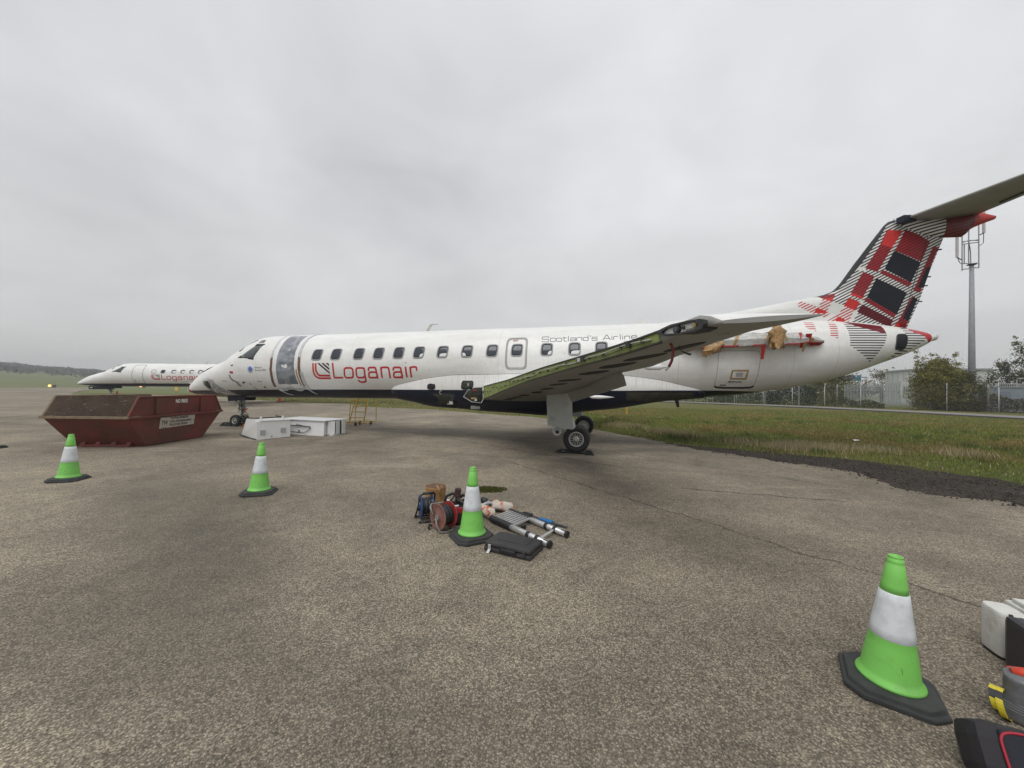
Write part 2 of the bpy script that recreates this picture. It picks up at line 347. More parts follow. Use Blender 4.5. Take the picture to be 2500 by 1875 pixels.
# --- blades: thinner with distance
def blades(n, x, y, z, hmin, hmax, w, tones, lean=.5):
    a = rng.uniform(0, 2 * math.pi, n); h = rng.uniform(hmin, hmax, n); w = w * rng.uniform(.6, 1.4, n)
    la = rng.uniform(0, 2 * math.pi, n); ll = h * rng.uniform(0, lean, n)
    P = np.zeros((n, 3, 3)); P[:, 0] = np.stack([x - np.cos(a) * w, y - np.sin(a) * w, z], -1); P[:, 1] = np.stack([x + np.cos(a) * w, y + np.sin(a) * w, z], -1)
    P[:, 2] = np.stack([x + np.cos(la) * ll, y + np.sin(la) * ll, z + h], -1)
    C = np.ones((n, 3, 4)); C[:, :, :3] = tones[:, None, :]
    return P.reshape(-1, 3), C.reshape(-1, 4)
PV, PC = [], []
def scatter(n, xr, yr, hmin, hmax, w, pale=0.0, cond=None):
    x = rng.uniform(*xr, n); y = rng.uniform(*yr, n); d = np.hypot(x, y)
    ed = edgedist(AP, x, y); m = (~inside(AP, x, y)) & (rng.uniform(0, 1, n) < np.clip(14 / d, .12, 1)) & (ed > .03 + .5 * rng.uniform(0, 1, n) ** 2 * (x > 5))
    if cond is not None: m &= cond(x, y, ed)
    x, y, d, ed = x[m], y[m], d[m], ed[m]; z = vergez(x, y, ed) - .01
    nz = npnoise(x, y, .33, 11) + .5 * npnoise(x, y, .9, 12); band = np.exp(-((ed - 7.5) / 4.5) ** 2)
    br = np.clip(.34 + nz * 1.25 + .22 * band - .8 * np.exp(-ed / 1.3), 0, 1)[:, None]
    g = np.array([.140, .172, .036]); b2 = np.array([.225, .165, .062]); ye = np.array([.36, .31, .18])
    t = g * (1 - br) + b2 * br; u = rng.uniform(.6, 1.5, len(x))[:, None]; pk = (rng.uniform(0, 1, len(x)) < pale)[:, None]
    t = np.where(pk, ye, t) * u
    s = np.clip(d / 9, 1, 3.2)
    v, c = blades(len(x), x, y, z, hmin, hmax, w * s, t); PV.append(v); PC.append(c)
scatter(300000, (3, 40), (3.5, 36), .03, .085, .0085, .015)
scatter(60000, (4, 26), (4.5, 22), .05, .12, .0065, .05)
scatter(70000, (-45, 6), (22, 60), .06, .18, .010, .06)
def tufts(cx, cy, n, sp, h, tone):
    x = rng.normal(cx, sp, n); y = rng.normal(cy, sp, n); ed = edgedist(AP, x, y); m = ~inside(AP, x, y); x, y, ed = x[m], y[m], ed[m]
    z = vergez(x, y, ed) - .02; t = np.array(tone)[None] * rng.uniform(.6, 1.3, len(x))[:, None]
    v, c = blades(len(x), x, y, z, h * .5, h, .008, t, .7); PV.append(v); PC.append(c)
for cx, cy in ((8.3, 11.8), (8.7, 11.7), (9.2, 11.9), (9.8, 11.5), (7.6, 12.6), (6.6, 13.9), (6.0, 15.6), (5.4, 17.0), (6.3, 15.0), (5.0, 18.2), (12.5, 10.6), (15.5, 9.6), (10.8, 11.2)):
    tufts(cx, cy, 380, .34, .28, (.36, .30, .18))
for _ in range(60):
    ex = rng.uniform(4, 22); ey = rng.uniform(5, 24); tufts(ex, ey, 90, .16, .26, (.15, .125, .05) if rng.uniform() < .5 else (.085, .135, .034))
gx2 = rng.uniform(5, 22, 60000); gy2 = rng.uniform(1.5, 14, 60000); e2 = edgedist(AP, gx2, gy2); m = inside(AP, gx2, gy2) & (e2 < .9 * rng.uniform(0, 1, 60000) ** 2) & (npnoise(gx2, gy2, 1.1, 7) > -.1)
gx2, gy2 = gx2[m], gy2[m]; t = np.array([.135, .165, .040])[None] * rng.uniform(.6, 1.4, len(gx2))[:, None]; v, c = blades(len(gx2), gx2, gy2, np.zeros(len(gx2)), .025, .07, .009, t); PV.append(v); PC.append(c)
V = np.concatenate(PV); Cc = np.concatenate(PC)
tag(rawmesh('grass', V, np.arange(len(V)).reshape(-1, 3), 3, BLADE, attr=Cc), kind='stuff')
# moss cushion on the apron
x = rng.normal(-.40, .17, 2600); y = rng.normal(6.62, .10, 2600); m = ((x + .40) / .36) ** 2 + ((y - 6.62) / .23) ** 2 < 1 + .5 * npnoise(x, y, 6, 3); x, y = x[m], y[m]
t = np.array([.085, .085, .018])[None] * rng.uniform(.5, 1.3, len(x))[:, None]; v, c = blades(len(x), x, y, np.full(len(x), -.003), .012, .03, .010, t)
tag(rawmesh('moss', v, np.arange(len(v)).reshape(-1, 3), 3, BLADE, attr=c), kind='stuff')
# --- dark loose chippings along the broken edge
q = NB('loose_chippings'); v1 = q.n('ShaderNodeTexVoronoi', {'Vector': q.tc.outputs['Object'], 'Scale': 38.0}); sx = q.n('ShaderNodeSeparateColor', {0: v1.outputs['Color']})
c = q.ramp(sx.outputs[0], 0, 1, (.022, .019, .017, 1), (.105, .088, .074, 1)); c = q.mix(1, c, q.ramp(q.noise(1.5, 6, .7), .3, .7, (.6, .6, .6, 1), (1.2, 1.2, 1.2, 1)), 'MULTIPLY')
q.col(c); q.rough(.95); q.b.inputs['Specular IOR Level'].default_value = .1; q.bump(q.math('MULTIPLY', v1.outputs['Distance'], -1.0), .9, .03); CHIP = q.m
GR = [(36, -13), (18, .4), (12, 3.6), (9.2, 5.3), (8.2, 6.05), (7.8, 6.5), (7.45, 6.9), (7.6, 7.8), (7.65, 8.7), (7.3, 9.4), (6.75, 10.0), (6.15, 10.9), (5.2, 12.8), (6.7, 11.72), (7.6, 11.18), (8.4, 10.66), (9.05, 10.15), (9.55, 9.46), (9.8, 8.8), (10.15, 8.2), (10.4, 7.65), (12.65, 6.3), (18.1, 2.7), (36, -10.9)]
tag(sheet('gravel_edge', rough_edge(GR, range(len(GR)), .12, .30), .004, CHIP), kind='structure')
gxs = rng.uniform(4.5, 20, 22000); gys = rng.uniform(2, 13, 22000); m = (inside(GR, gxs, gys) | (edgedist(GR, gxs, gys) < .45 * rng.uniform(0, 1, 22000) ** 2)) & inside(AP, gxs, gys); gxs, gys = gxs[m], gys[m]; n = len(gxs)
sz = rng.uniform(.008, .028, n); T4 = np.array([[1, 0, -.4], [-.6, .85, -.4], [-.5, -.8, -.4], [.1, .1, .7]]); P = T4[None] * sz[:, None, None] * rng.uniform(.6, 1.4, (n, 4, 3))
P += np.stack([gxs, gys, np.full(n, .010)], -1)[:, None]
I4 = np.array([[0, 1, 3], [1, 2, 3], [2, 0, 3]])[None] + 4 * np.arange(n)[:, None, None]
tag(rawmesh('loose_gravel', P.reshape(-1, 3), I4.reshape(-1, 3), 3, CHIP), kind='stuff')
# --- service road in front of the fence
ROADN = [(-2, 92), (12, 70), (20, 57), (28, 47.2), (32.5, 41), (35.0, 33), (36.3, 25), (37.0, 12)]; ROADF = [(3, 94), (16, 72), (23.2, 59.2), (31.2, 49.4), (36.0, 42.4), (39.0, 33.6), (40.4, 25), (41, 12)]
ROADM = mat('road_tarmac', (.20, .19, .175), .9, .15, 2, .3, (.1, .095, .09), 1.2, .3, 80)
b = MB(); vs = []
for (p, f_) in zip(ROADN, ROADF): vs += [(p[0], p[1], .20), (f_[0], f_[1], .20), (p[0] - .15, p[1] - .05, -.05)]
for i in range(len(ROADN) - 1): b.add(vs[3 * i:3 * i + 6], [(0, 1, 4, 3)]); b.add(vs[3 * i:3 * i + 6], [(2, 0, 3, 5)], 1)
tag(b.build('service_road', [ROADM, mat('road_lip_shadow', (.045, .042, .04), .95, .2, 3)]), kind='structure')  # near edge face coloured almost black as the shadow under the road lip
LOGO = [[(-9.713,2.697),(-9.711,2.666),(-9.709,2.604),(-9.71,2.538),(-9.715,2.466),(-9.715,2.405),(-9.71,2.354),(-9.698,2.303),(-9.68,2.252),(-9.649,2.208),(-9.606,2.173),(-9.55,2.15),(-9.48,2.139),(-9.391,2.135),(-9.283,2.135),(-9.175,2.136),(-9.067,2.137),(-9.013,2.137)],[(-9.592,2.696),(-9.591,2.665),(-9.59,2.603),(-9.591,2.542),(-9.595,2.481),(-9.592,2.43),(-9.584,2.389),(-9.568,2.348),(-9.546,2.307),(-9.523,2.277),(-9.497,2.256),(-9.467,2.244),(-9.433,2.238),(-9.373,2.236),(-9.289,2.235),(-9.19,2.235),(-9.076,2.235),(-9.019,2.234)],[(-8.87,2.698),(-8.853,2.505),(-8.852,2.324),(-8.86,2.157),(-8.676,2.157),(-8.486,2.159)],[(-8.037,2.328),(-8.051,2.238),(-8.066,2.203),(-8.086,2.18),(-8.113,2.164),(-8.151,2.155),(-8.243,2.152),(-8.334,2.155),(-8.369,2.165),(-8.39,2.181),(-8.401,2.204),(-8.405,2.24),(-8.397,2.33),(-8.388,2.42),(-8.378,2.455),(-8.361,2.479),(-8.337,2.495),(-8.301,2.504),(-8.21,2.506),(-8.119,2.502),(-8.083,2.493),(-8.059,2.477),(-8.043,2.453),(-8.035,2.418),(-8.037,2.328)],[(-7.56,2.329),(-7.57,2.241),(-7.584,2.207),(-7.603,2.184),(-7.628,2.169),(-7.664,2.16),(-7.752,2.157),(-7.84,2.16),(-7.873,2.169),(-7.893,2.185),(-7.905,2.208),(-7.91,2.242),(-7.904,2.33),(-7.897,2.418),(-7.888,2.453),(-7.873,2.476),(-7.85,2.491),(-7.816,2.5),(-7.728,2.502),(-7.641,2.499),(-7.607,2.489),(-7.583,2.474),(-7.568,2.45),(-7.559,2.416),(-7.56,2.329)],[(-7.574,2.519),(-7.566,2.377),(-7.567,2.18),(-7.572,2.082),(-7.588,2.032),(-7.665,1.998),(-7.802,1.998),(-7.869,2.032),(-7.887,2.082)],[(-7.395,2.419),(-7.395,2.42),(-7.394,2.423),(-7.394,2.427),(-7.393,2.433),(-7.392,2.44),(-7.391,2.449),(-7.389,2.458),(-7.388,2.47),(-7.385,2.48),(-7.379,2.488),(-7.372,2.495),(-7.363,2.501),(-7.351,2.506),(-7.338,2.509),(-7.323,2.51),(-7.305,2.511),(-7.288,2.511),(-7.271,2.511),(-7.254,2.511),(-7.236,2.512),(-7.219,2.512),(-7.202,2.512),(-7.185,2.511),(-7.167,2.511),(-7.152,2.51),(-7.139,2.506),(-7.127,2.502),(-7.117,2.496),(-7.11,2.488),(-7.104,2.479),(-7.1,2.468),(-7.098,2.456),(-7.096,2.443),(-7.094,2.43),(-7.092,2.415),(-7.09,2.401),(-7.088,2.386),(-7.086,2.37),(-7.084,2.353),(-7.082,2.336),(-7.08,2.319),(-7.079,2.302),(-7.077,2.285),(-7.077,2.268),(-7.076,2.251),(-7.076,2.234),(-7.076,2.217),(-7.076,2.2),(-7.077,2.185),(-7.077,2.172),(-7.077,2.161),(-7.078,2.153),(-7.078,2.146),(-7.079,2.142),(-7.079,2.14)],[(-7.083,2.345),(-7.086,2.345),(-7.091,2.345),(-7.1,2.345),(-7.111,2.346),(-7.124,2.346),(-7.141,2.347),(-7.16,2.348),(-7.182,2.349),(-7.204,2.349),(-7.224,2.35),(-7.244,2.35),(-7.262,2.35),(-7.28,2.35),(-7.297,2.349),(-7.313,2.348),(-7.328,2.348),(-7.342,2.345),(-7.354,2.341),(-7.365,2.336),(-7.374,2.329),(-7.382,2.32),(-7.388,2.31),(-7.393,2.298),(-7.396,2.285),(-7.4,2.272),(-7.402,2.26),(-7.405,2.247),(-7.407,2.236),(-7.409,2.224),(-7.41,2.213),(-7.411,2.203),(-7.412,2.192),(-7.41,2.183),(-7.406,2.175),(-7.399,2.169),(-7.389,2.164),(-7.377,2.16),(-7.362,2.157),(-7.344,2.155),(-7.324,2.155),(-7.304,2.155),(-7.285,2.155),(-7.266,2.154),(-7.248,2.154),(-7.23,2.154),(-7.212,2.154),(-7.195,2.155),(-7.178,2.155),(-7.162,2.156),(-7.148,2.158),(-7.135,2.161),(-7.123,2.165),(-7.113,2.17),(-7.103,2.176),(-7.095,2.183),(-7.088,2.191),(-7.082,2.197),(-7.077,2.203),(-7.073,2.208),(-7.07,2.212),(-7.067,2.215),(-7.066,2.217),(-7.065,2.218)],[(-6.895,2.525),(-6.885,2.334),(-6.891,2.145)],[(-6.887,2.441),(-6.886,2.442),(-6.886,2.444),(-6.885,2.448),(-6.884,2.452),(-6.882,2.458),(-6.881,2.464),(-6.879,2.472),(-6.876,2.481),(-6.872,2.489),(-6.867,2.496),(-6.859,2.502),(-6.85,2.506),(-6.839,2.51),(-6.826,2.512),(-6.811,2.513),(-6.795,2.513),(-6.778,2.513),(-6.762,2.513),(-6.745,2.513),(-6.729,2.513),(-6.713,2.513),(-6.696,2.513),(-6.68,2.513),(-6.663,2.513),(-6.649,2.512),(-6.636,2.51),(-6.624,2.507),(-6.615,2.502),(-6.607,2.497),(-6.601,2.491),(-6.596,2.484),(-6.594,2.476),(-6.591,2.467),(-6.588,2.457),(-6.586,2.446),(-6.584,2.433),(-6.582,2.42),(-6.58,2.405),(-6.579,2.389),(-6.578,2.372),(-6.577,2.355),(-6.576,2.337),(-6.575,2.319),(-6.575,2.301),(-6.574,2.282),(-6.574,2.263),(-6.574,2.244),(-6.574,2.224),(-6.574,2.206),(-6.575,2.192),(-6.575,2.179),(-6.576,2.169),(-6.576,2.162),(-6.576,2.157),(-6.576,2.154)],[(-6.408,2.422),(-6.408,2.423),(-6.408,2.426),(-6.407,2.43),(-6.406,2.435),(-6.406,2.441),(-6.405,2.449),(-6.404,2.458),(-6.402,2.469),(-6.399,2.478),(-6.394,2.486),(-6.387,2.492),(-6.377,2.497),(-6.366,2.502),(-6.353,2.504),(-6.338,2.506),(-6.321,2.506),(-6.303,2.507),(-6.286,2.507),(-6.269,2.507),(-6.252,2.507),(-6.235,2.507),(-6.219,2.507),(-6.202,2.507),(-6.185,2.507),(-6.17,2.505),(-6.157,2.502),(-6.146,2.498),(-6.137,2.492),(-6.129,2.485),(-6.124,2.477),(-6.12,2.467),(-6.118,2.456),(-6.116,2.444),(-6.114,2.431),(-6.113,2.418),(-6.111,2.404),(-6.109,2.389),(-6.108,2.373),(-6.106,2.357),(-6.105,2.341),(-6.104,2.324),(-6.103,2.307),(-6.102,2.29),(-6.101,2.273),(-6.101,2.257),(-6.1,2.24),(-6.1,2.223),(-6.1,2.206),(-6.1,2.192),(-6.1,2.179),(-6.1,2.169),(-6.1,2.16),(-6.101,2.154),(-6.101,2.15),(-6.101,2.148)],[(-6.101,2.349),(-6.104,2.349),(-6.109,2.349),(-6.117,2.349),(-6.128,2.349),(-6.142,2.349),(-6.158,2.349),(-6.176,2.349),(-6.198,2.349),(-6.219,2.349),(-6.238,2.349),(-6.257,2.349),(-6.275,2.349),(-6.293,2.348),(-6.309,2.348),(-6.325,2.347),(-6.339,2.346),(-6.353,2.344),(-6.364,2.34),(-6.375,2.334),(-6.384,2.327),(-6.391,2.319),(-6.398,2.309),(-6.403,2.297),(-6.406,2.284),(-6.409,2.272),(-6.412,2.26),(-6.415,2.248),(-6.417,2.237),(-6.418,2.226),(-6.419,2.215),(-6.42,2.205),(-6.421,2.196),(-6.418,2.187),(-6.414,2.18),(-6.406,2.174),(-6.397,2.169),(-6.384,2.165),(-6.369,2.163),(-6.352,2.162),(-6.332,2.162),(-6.312,2.162),(-6.293,2.162),(-6.274,2.162),(-6.256,2.162),(-6.239,2.162),(-6.221,2.163),(-6.205,2.163),(-6.188,2.163),(-6.173,2.165),(-6.16,2.167),(-6.147,2.17),(-6.136,2.174),(-6.127,2.179),(-6.118,2.184),(-6.111,2.191),(-6.105,2.198),(-6.1,2.205),(-6.096,2.21),(-6.093,2.215),(-6.09,2.219),(-6.088,2.222),(-6.086,2.223),(-6.085,2.224)],[(-5.93,2.528),(-5.922,2.348),(-5.919,2.157)],[(-5.934,2.678),(-5.931,2.651)],[(-5.758,2.526),(-5.748,2.347),(-5.744,2.156)],[(-5.748,2.442),(-5.748,2.443),(-5.747,2.445),(-5.747,2.448),(-5.746,2.453),(-5.745,2.458),(-5.744,2.464),(-5.743,2.471),(-5.741,2.48),(-5.738,2.487),(-5.734,2.494),(-5.729,2.499),(-5.722,2.504),(-5.715,2.508),(-5.706,2.511),(-5.695,2.513),(-5.684,2.514),(-5.672,2.515),(-5.659,2.515),(-5.647,2.516),(-5.633,2.517),(-5.62,2.517),(-5.606,2.517),(-5.592,2.517),(-5.578,2.517),(-5.565,2.516),(-5.554,2.515),(-5.544,2.512),(-5.536,2.509),(-5.53,2.505),(-5.525,2.501),(-5.522,2.496),(-5.52,2.49),(-5.519,2.484),(-5.518,2.477),(-5.517,2.471),(-5.516,2.464),(-5.515,2.457),(-5.515,2.45),(-5.515,2.443),(-5.515,2.436),(-5.515,2.429),(-5.515,2.424),(-5.515,2.419),(-5.515,2.416),(-5.515,2.413),(-5.515,2.411),(-5.515,2.41)]]
LOGOK = [[(-9.542,2.699),(-9.441,2.698),(-9.011,2.365),(-9.011,2.289)],[(-9.361,2.697),(-9.259,2.696),(-9.009,2.507),(-9.01,2.422)],[(-9.177,2.695),(-9.068,2.694),(-9.012,2.644),(-9.01,2.571)]]
LOGOP = [[(-9.653,2.696),(-9.649,2.563),(-9.654,2.44),(-9.639,2.349),(-9.592,2.251),(-9.521,2.201),(-9.43,2.185),(-9.261,2.185),(-9.01,2.186)]]
SCOT = [[(-0.975,3.431),(-0.976,3.433),(-0.977,3.437),(-0.978,3.444),(-0.98,3.452),(-0.987,3.459),(-0.999,3.464),(-1.016,3.466),(-1.037,3.467),(-1.06,3.468),(-1.083,3.468),(-1.107,3.468),(-1.132,3.467),(-1.152,3.467),(-1.167,3.466),(-1.178,3.465),(-1.183,3.464),(-1.186,3.46),(-1.188,3.455),(-1.188,3.448),(-1.187,3.439),(-1.185,3.43),(-1.183,3.42),(-1.181,3.41),(-1.179,3.4),(-1.176,3.392),(-1.171,3.387),(-1.166,3.383),(-1.159,3.381),(-1.15,3.38),(-1.138,3.379),(-1.122,3.379),(-1.104,3.379),(-1.086,3.379),(-1.068,3.378),(-1.049,3.378),(-1.03,3.377),(-1.014,3.376),(-1.001,3.375),(-0.992,3.373),(-0.985,3.371),(-0.98,3.367),(-0.976,3.362),(-0.973,3.355),(-0.972,3.346),(-0.971,3.337),(-0.97,3.328),(-0.97,3.319),(-0.969,3.31),(-0.971,3.303),(-0.974,3.298),(-0.979,3.295),(-0.986,3.294),(-0.996,3.294),(-1.009,3.293),(-1.024,3.293),(-1.042,3.293),(-1.06,3.293),(-1.079,3.293),(-1.099,3.293),(-1.119,3.293),(-1.136,3.294),(-1.149,3.295),(-1.159,3.296),(-1.166,3.297),(-1.171,3.3),(-1.174,3.304),(-1.177,3.31),(-1.178,3.317),(-1.179,3.322),(-1.18,3.325),(-1.18,3.327)],[(-0.755,3.373),(-0.755,3.376),(-0.756,3.381),(-0.757,3.388),(-0.759,3.398),(-0.765,3.406),(-0.776,3.411),(-0.791,3.414),(-0.811,3.414),(-0.831,3.415),(-0.85,3.415),(-0.87,3.415),(-0.89,3.414),(-0.904,3.41),(-0.914,3.403),(-0.918,3.393),(-0.918,3.379),(-0.917,3.365),(-0.916,3.35),(-0.915,3.335),(-0.914,3.32),(-0.907,3.308),(-0.896,3.3),(-0.881,3.297),(-0.86,3.296),(-0.84,3.297),(-0.82,3.297),(-0.8,3.297),(-0.781,3.297),(-0.766,3.3),(-0.757,3.304),(-0.753,3.31),(-0.753,3.319),(-0.754,3.325),(-0.754,3.329),(-0.754,3.331)],[(-0.549,3.351),(-0.548,3.322),(-0.552,3.311),(-0.559,3.304),(-0.57,3.299),(-0.587,3.297),(-0.631,3.297),(-0.675,3.299),(-0.693,3.302),(-0.705,3.308),(-0.713,3.316),(-0.719,3.327),(-0.723,3.356),(-0.724,3.385),(-0.72,3.397),(-0.713,3.404),(-0.702,3.409),(-0.685,3.412),(-0.641,3.411),(-0.596,3.409),(-0.579,3.405),(-0.567,3.4),(-0.558,3.392),(-0.553,3.38),(-0.549,3.351)],[(-0.487,3.452),(-0.483,3.416),(-0.477,3.346),(-0.471,3.308),(-0.465,3.3),(-0.443,3.297),(-0.403,3.297),(-0.384,3.298)],[(-0.527,3.412),(-0.397,3.412)],[(-0.349,3.472),(-0.335,3.295)],[(-0.276,3.387),(-0.276,3.393),(-0.275,3.406),(-0.256,3.412),(-0.22,3.41),(-0.182,3.41),(-0.141,3.41),(-0.119,3.403),(-0.114,3.389),(-0.11,3.361),(-0.106,3.319),(-0.104,3.298)],[(-0.111,3.359),(-0.133,3.359),(-0.177,3.359),(-0.217,3.36),(-0.253,3.36),(-0.273,3.352),(-0.276,3.337),(-0.276,3.323),(-0.273,3.31),(-0.252,3.304),(-0.215,3.303),(-0.174,3.303),(-0.13,3.303),(-0.108,3.304)],[(-0.075,3.299),(-0.081,3.408)],[(-0.079,3.381),(-0.076,3.389),(-0.071,3.404),(-0.052,3.412),(-0.019,3.413),(0.015,3.414),(0.052,3.414),(0.072,3.404),(0.076,3.386),(0.08,3.358),(0.082,3.321),(0.083,3.302)],[(0.268,3.48),(0.278,3.304)],[(0.275,3.354),(0.274,3.326),(0.271,3.315),(0.264,3.308),(0.254,3.303),(0.239,3.301),(0.2,3.301),(0.161,3.303),(0.145,3.306),(0.135,3.311),(0.127,3.319),(0.123,3.33),(0.12,3.358),(0.121,3.386),(0.124,3.397),(0.131,3.405),(0.141,3.409),(0.156,3.412),(0.195,3.412),(0.235,3.409),(0.25,3.406),(0.261,3.401),(0.268,3.393),(0.272,3.382),(0.275,3.354)],[(0.344,3.479),(0.335,3.427)],[(0.549,3.386),(0.548,3.392),(0.546,3.406),(0.526,3.413),(0.488,3.413),(0.45,3.413),(0.414,3.412),(0.395,3.404),(0.394,3.39),(0.395,3.377),(0.399,3.367),(0.418,3.361),(0.453,3.36),(0.489,3.359),(0.527,3.359),(0.548,3.351),(0.552,3.336),(0.553,3.322),(0.551,3.308),(0.531,3.301),(0.491,3.301),(0.454,3.301),(0.419,3.3),(0.4,3.305),(0.397,3.316),(0.395,3.322)],[(0.722,3.3),(0.825,3.474),(0.851,3.473),(0.948,3.303)],[(0.765,3.353),(0.922,3.354)],[(0.993,3.414),(0.996,3.305)],[(0.992,3.47),(0.992,3.457)],[(1.046,3.304),(1.043,3.413)],[(1.045,3.375),(1.047,3.384),(1.052,3.403),(1.07,3.413),(1.1,3.415),(1.13,3.417),(1.162,3.418),(1.177,3.418)],[(1.242,3.48),(1.245,3.306)],[(1.311,3.412),(1.312,3.306)],[(1.309,3.468),(1.309,3.454)],[(1.369,3.308),(1.367,3.412)],[(1.366,3.376),(1.369,3.386),(1.375,3.406),(1.394,3.416),(1.427,3.417),(1.462,3.418),(1.498,3.419),(1.517,3.409),(1.521,3.391),(1.522,3.363),(1.523,3.328),(1.523,3.311)],[(1.577,3.372),(1.616,3.372),(1.692,3.373),(1.73,3.385),(1.73,3.409),(1.711,3.423),(1.674,3.425),(1.637,3.426),(1.6,3.425),(1.579,3.411),(1.575,3.384),(1.574,3.357),(1.576,3.33),(1.595,3.316),(1.632,3.316),(1.67,3.317),(1.709,3.317),(1.729,3.323),(1.73,3.334),(1.731,3.34)]]
# ------------------------------------------------------------------ livery artwork: two flat prints, drawn here pixel by pixel
PPM = 190
LX0, LX1, LZ0, LZ1 = -17.6, 10.4, 0.7, 4.1          # side of the fuselage, metres in the aircraft's own axes
WHT = (.80, .80, .79); NAVY = (.010, .013, .030); LRED = (.50, .035, .045); INK = (.014, .016, .024); DKR = (.16, .014, .022); BRT = (.56, .040, .036)
def canvas(x0, x1, z0, z1, ppm, col):
    w, h = int((x1 - x0) * ppm), int((z1 - z0) * ppm)
    X, Z = np.meshgrid(x0 + (np.arange(w) + .5) / ppm, z0 + (np.arange(h) + .5) / ppm)
    a = np.ones((h, w, 4), np.float32); a[..., :3] = col; return a, X.astype(np.float32), Z.astype(np.float32)
def blend(a, m, col):
    a[..., :3] = a[..., :3] * (1 - m[..., None]) + np.asarray(col, np.float32) * m[..., None]
def stroke(a, X, Z, path, w, col, x0, z0, ppm, alpha=1.0):
    P = np.array(path); pad = w + .03; h, wd = X.shape
    i0, i1 = int(max(0, (P[:, 0].min() - pad - x0) * ppm)), int(min(wd, (P[:, 0].max() + pad - x0) * ppm + 1))
    j0, j1 = int(max(0, (P[:, 1].min() - pad - z0) * ppm)), int(min(h, (P[:, 1].max() + pad - z0) * ppm + 1))
    if i1 <= i0 or j1 <= j0: return
    x, z = X[j0:j1, i0:i1], Z[j0:j1, i0:i1]; d = np.full(x.shape, 9.0, np.float32)
    n = len(P) - 1
    for k in range(n):
        (ax, az_), (bx, bz) = P[k], P[k + 1]; L2 = (bx - ax) ** 2 + (bz - az_) ** 2 + 1e-12
        t = ((x - ax) * (bx - ax) + (z - az_) * (bz - az_)) / L2
        e0 = -.0 if k == 0 else -9; e1 = 1.0 if k == n - 1 else 9
        dd = np.hypot(x - ax - np.clip(t, 0, 1) * (bx - ax), z - az_ - np.clip(t, 0, 1) * (bz - az_))
        if k == 0: dd = np.where(t < 0, dd + w, dd)          # square-cut ends
        if k == n - 1: dd = np.where(t > 1, dd + w, dd)
        d = np.minimum(d, dd)
    blend(a[j0:j1, i0:i1], np.clip((w / 2 - d) * ppm + .5, 0, 1) * alpha, col)
def polymask(poly, x, z): return inside(poly, x, z).astype(np.float32)
def image(name, a):
    im = bpy.data.images.new(name, a.shape[1], a.shape[0], alpha=False, float_buffer=True); im.colorspace_settings.name = 'Non-Color'
    im.pixels.foreach_set(np.ascontiguousarray(a, np.float32).ravel()); im.update(); im.pack(); return im
A, X, Z = canvas(LX0, LX1, LZ0, LZ1, PPM, WHT)
zs = interp([-17.5, -15.5, -10, -6, 1, 3.5, 6.2, 7.2], [1.62, 1.66, 1.72, 1.735, 1.74, 1.76, 1.70, 1.4], X[0])
blend(A, np.clip((zs[None] - Z) * PPM + .5, 0, 1), NAVY)
fx = [-6.59, -5.86, -5.13, -4.11, -3.14, -2.02, 1.35, 2.37, 3.02, 3.6]; fz = [1.83, 2.0, 2.13, 2.23, 2.24, 2.26, 2.19, 2.06, 1.91, 1.77]
# tail artwork on the fuselage sides
HB = np.array([[506.124, 2.2552, -2940.548], [-28.304, -441.284, 2362.151], [-.0193931, .00101127, 1.0]])
HB2L = [[489.2522, 2.17998, -2929.2825], [-27.36043, -426.57305, 2336.17243], [-.018746636, .000977562, 1.0]]
sl = (X[0] > 6.0); i0 = int(np.argmax(sl)); x, z = X[:, i0:], Z[:, i0:]; w3 = HB[2, 0] * x + HB[2, 1] * z + 1
bx, by = (HB[0, 0] * x + HB[0, 1] * z + HB[0, 2]) / w3, (HB[1, 0] * x + HB[1, 1] * z + HB[1, 2]) / w3; sub = A[:, i0:]; B1_ = (bx, by)
HB2 = np.array(HB2L); w4 = HB2[2, 0] * x + HB2[2, 1] * z + 1; B2_ = ((HB2[0, 0] * x + HB2[0, 1] * z + HB2[0, 2]) / w4, (HB2[1, 0] * x + HB2[1, 1] * z + HB2[1, 2]) / w4)
hs = (np.mod(z / .070, 1) < .42).astype(np.float32)
for poly, (bx, by) in (([(930, 600), (1532, 660), (1532, 790), (1470, 930), (1295, 1180), (905, 960)], B1_), ([(1662, 680), (2000, 760), (2060, 850), (1740, 1040), (1455, 1150), (1530, 1060), (1650, 990), (1700, 860)], B2_)): blend(sub, polymask(poly, bx, by) * hs, INK)
bx, by = B1_
for poly in ([(330, 600), (472, 590), (432, 757), (303, 705)], [(690, 600), (806, 600), (730, 862), (624, 820)]): blend(sub, polymask(poly, bx, by) * hs, LRED)
blend(sub, polymask([(930, 560), (1525, 640), (1532, 772), (1380, 735), (1100, 660)], bx, by), DKR)
bx, by = B2_
blend(sub, polymask([(1700, 640), (2000, 720), (2130, 780), (2130, 920), (2060, 880), (1990, 805), (1850, 770)], bx, by), LRED)
for p in LOGOP: stroke(A, X, Z, p, .05, (.78, .42, .38), LX0, LZ0, PPM, .55)
for p in LOGO: stroke(A, X, Z, p, .070, LRED, LX0, LZ0, PPM)
for p in LOGOK:
    xs_, zs_ = [v[0] for v in p], [v[1] for v in p]; i0, i1 = int((min(xs_) - LX0) * PPM) - 2, int((max(xs_) - LX0) * PPM) + 3
    blend(A[:, i0:i1], polymask(p, X[:, i0:i1], Z[:, i0:i1]), INK)
for p in SCOT: stroke(A, X, Z, p, .021, (.03, .032, .036), LX0, LZ0, PPM)
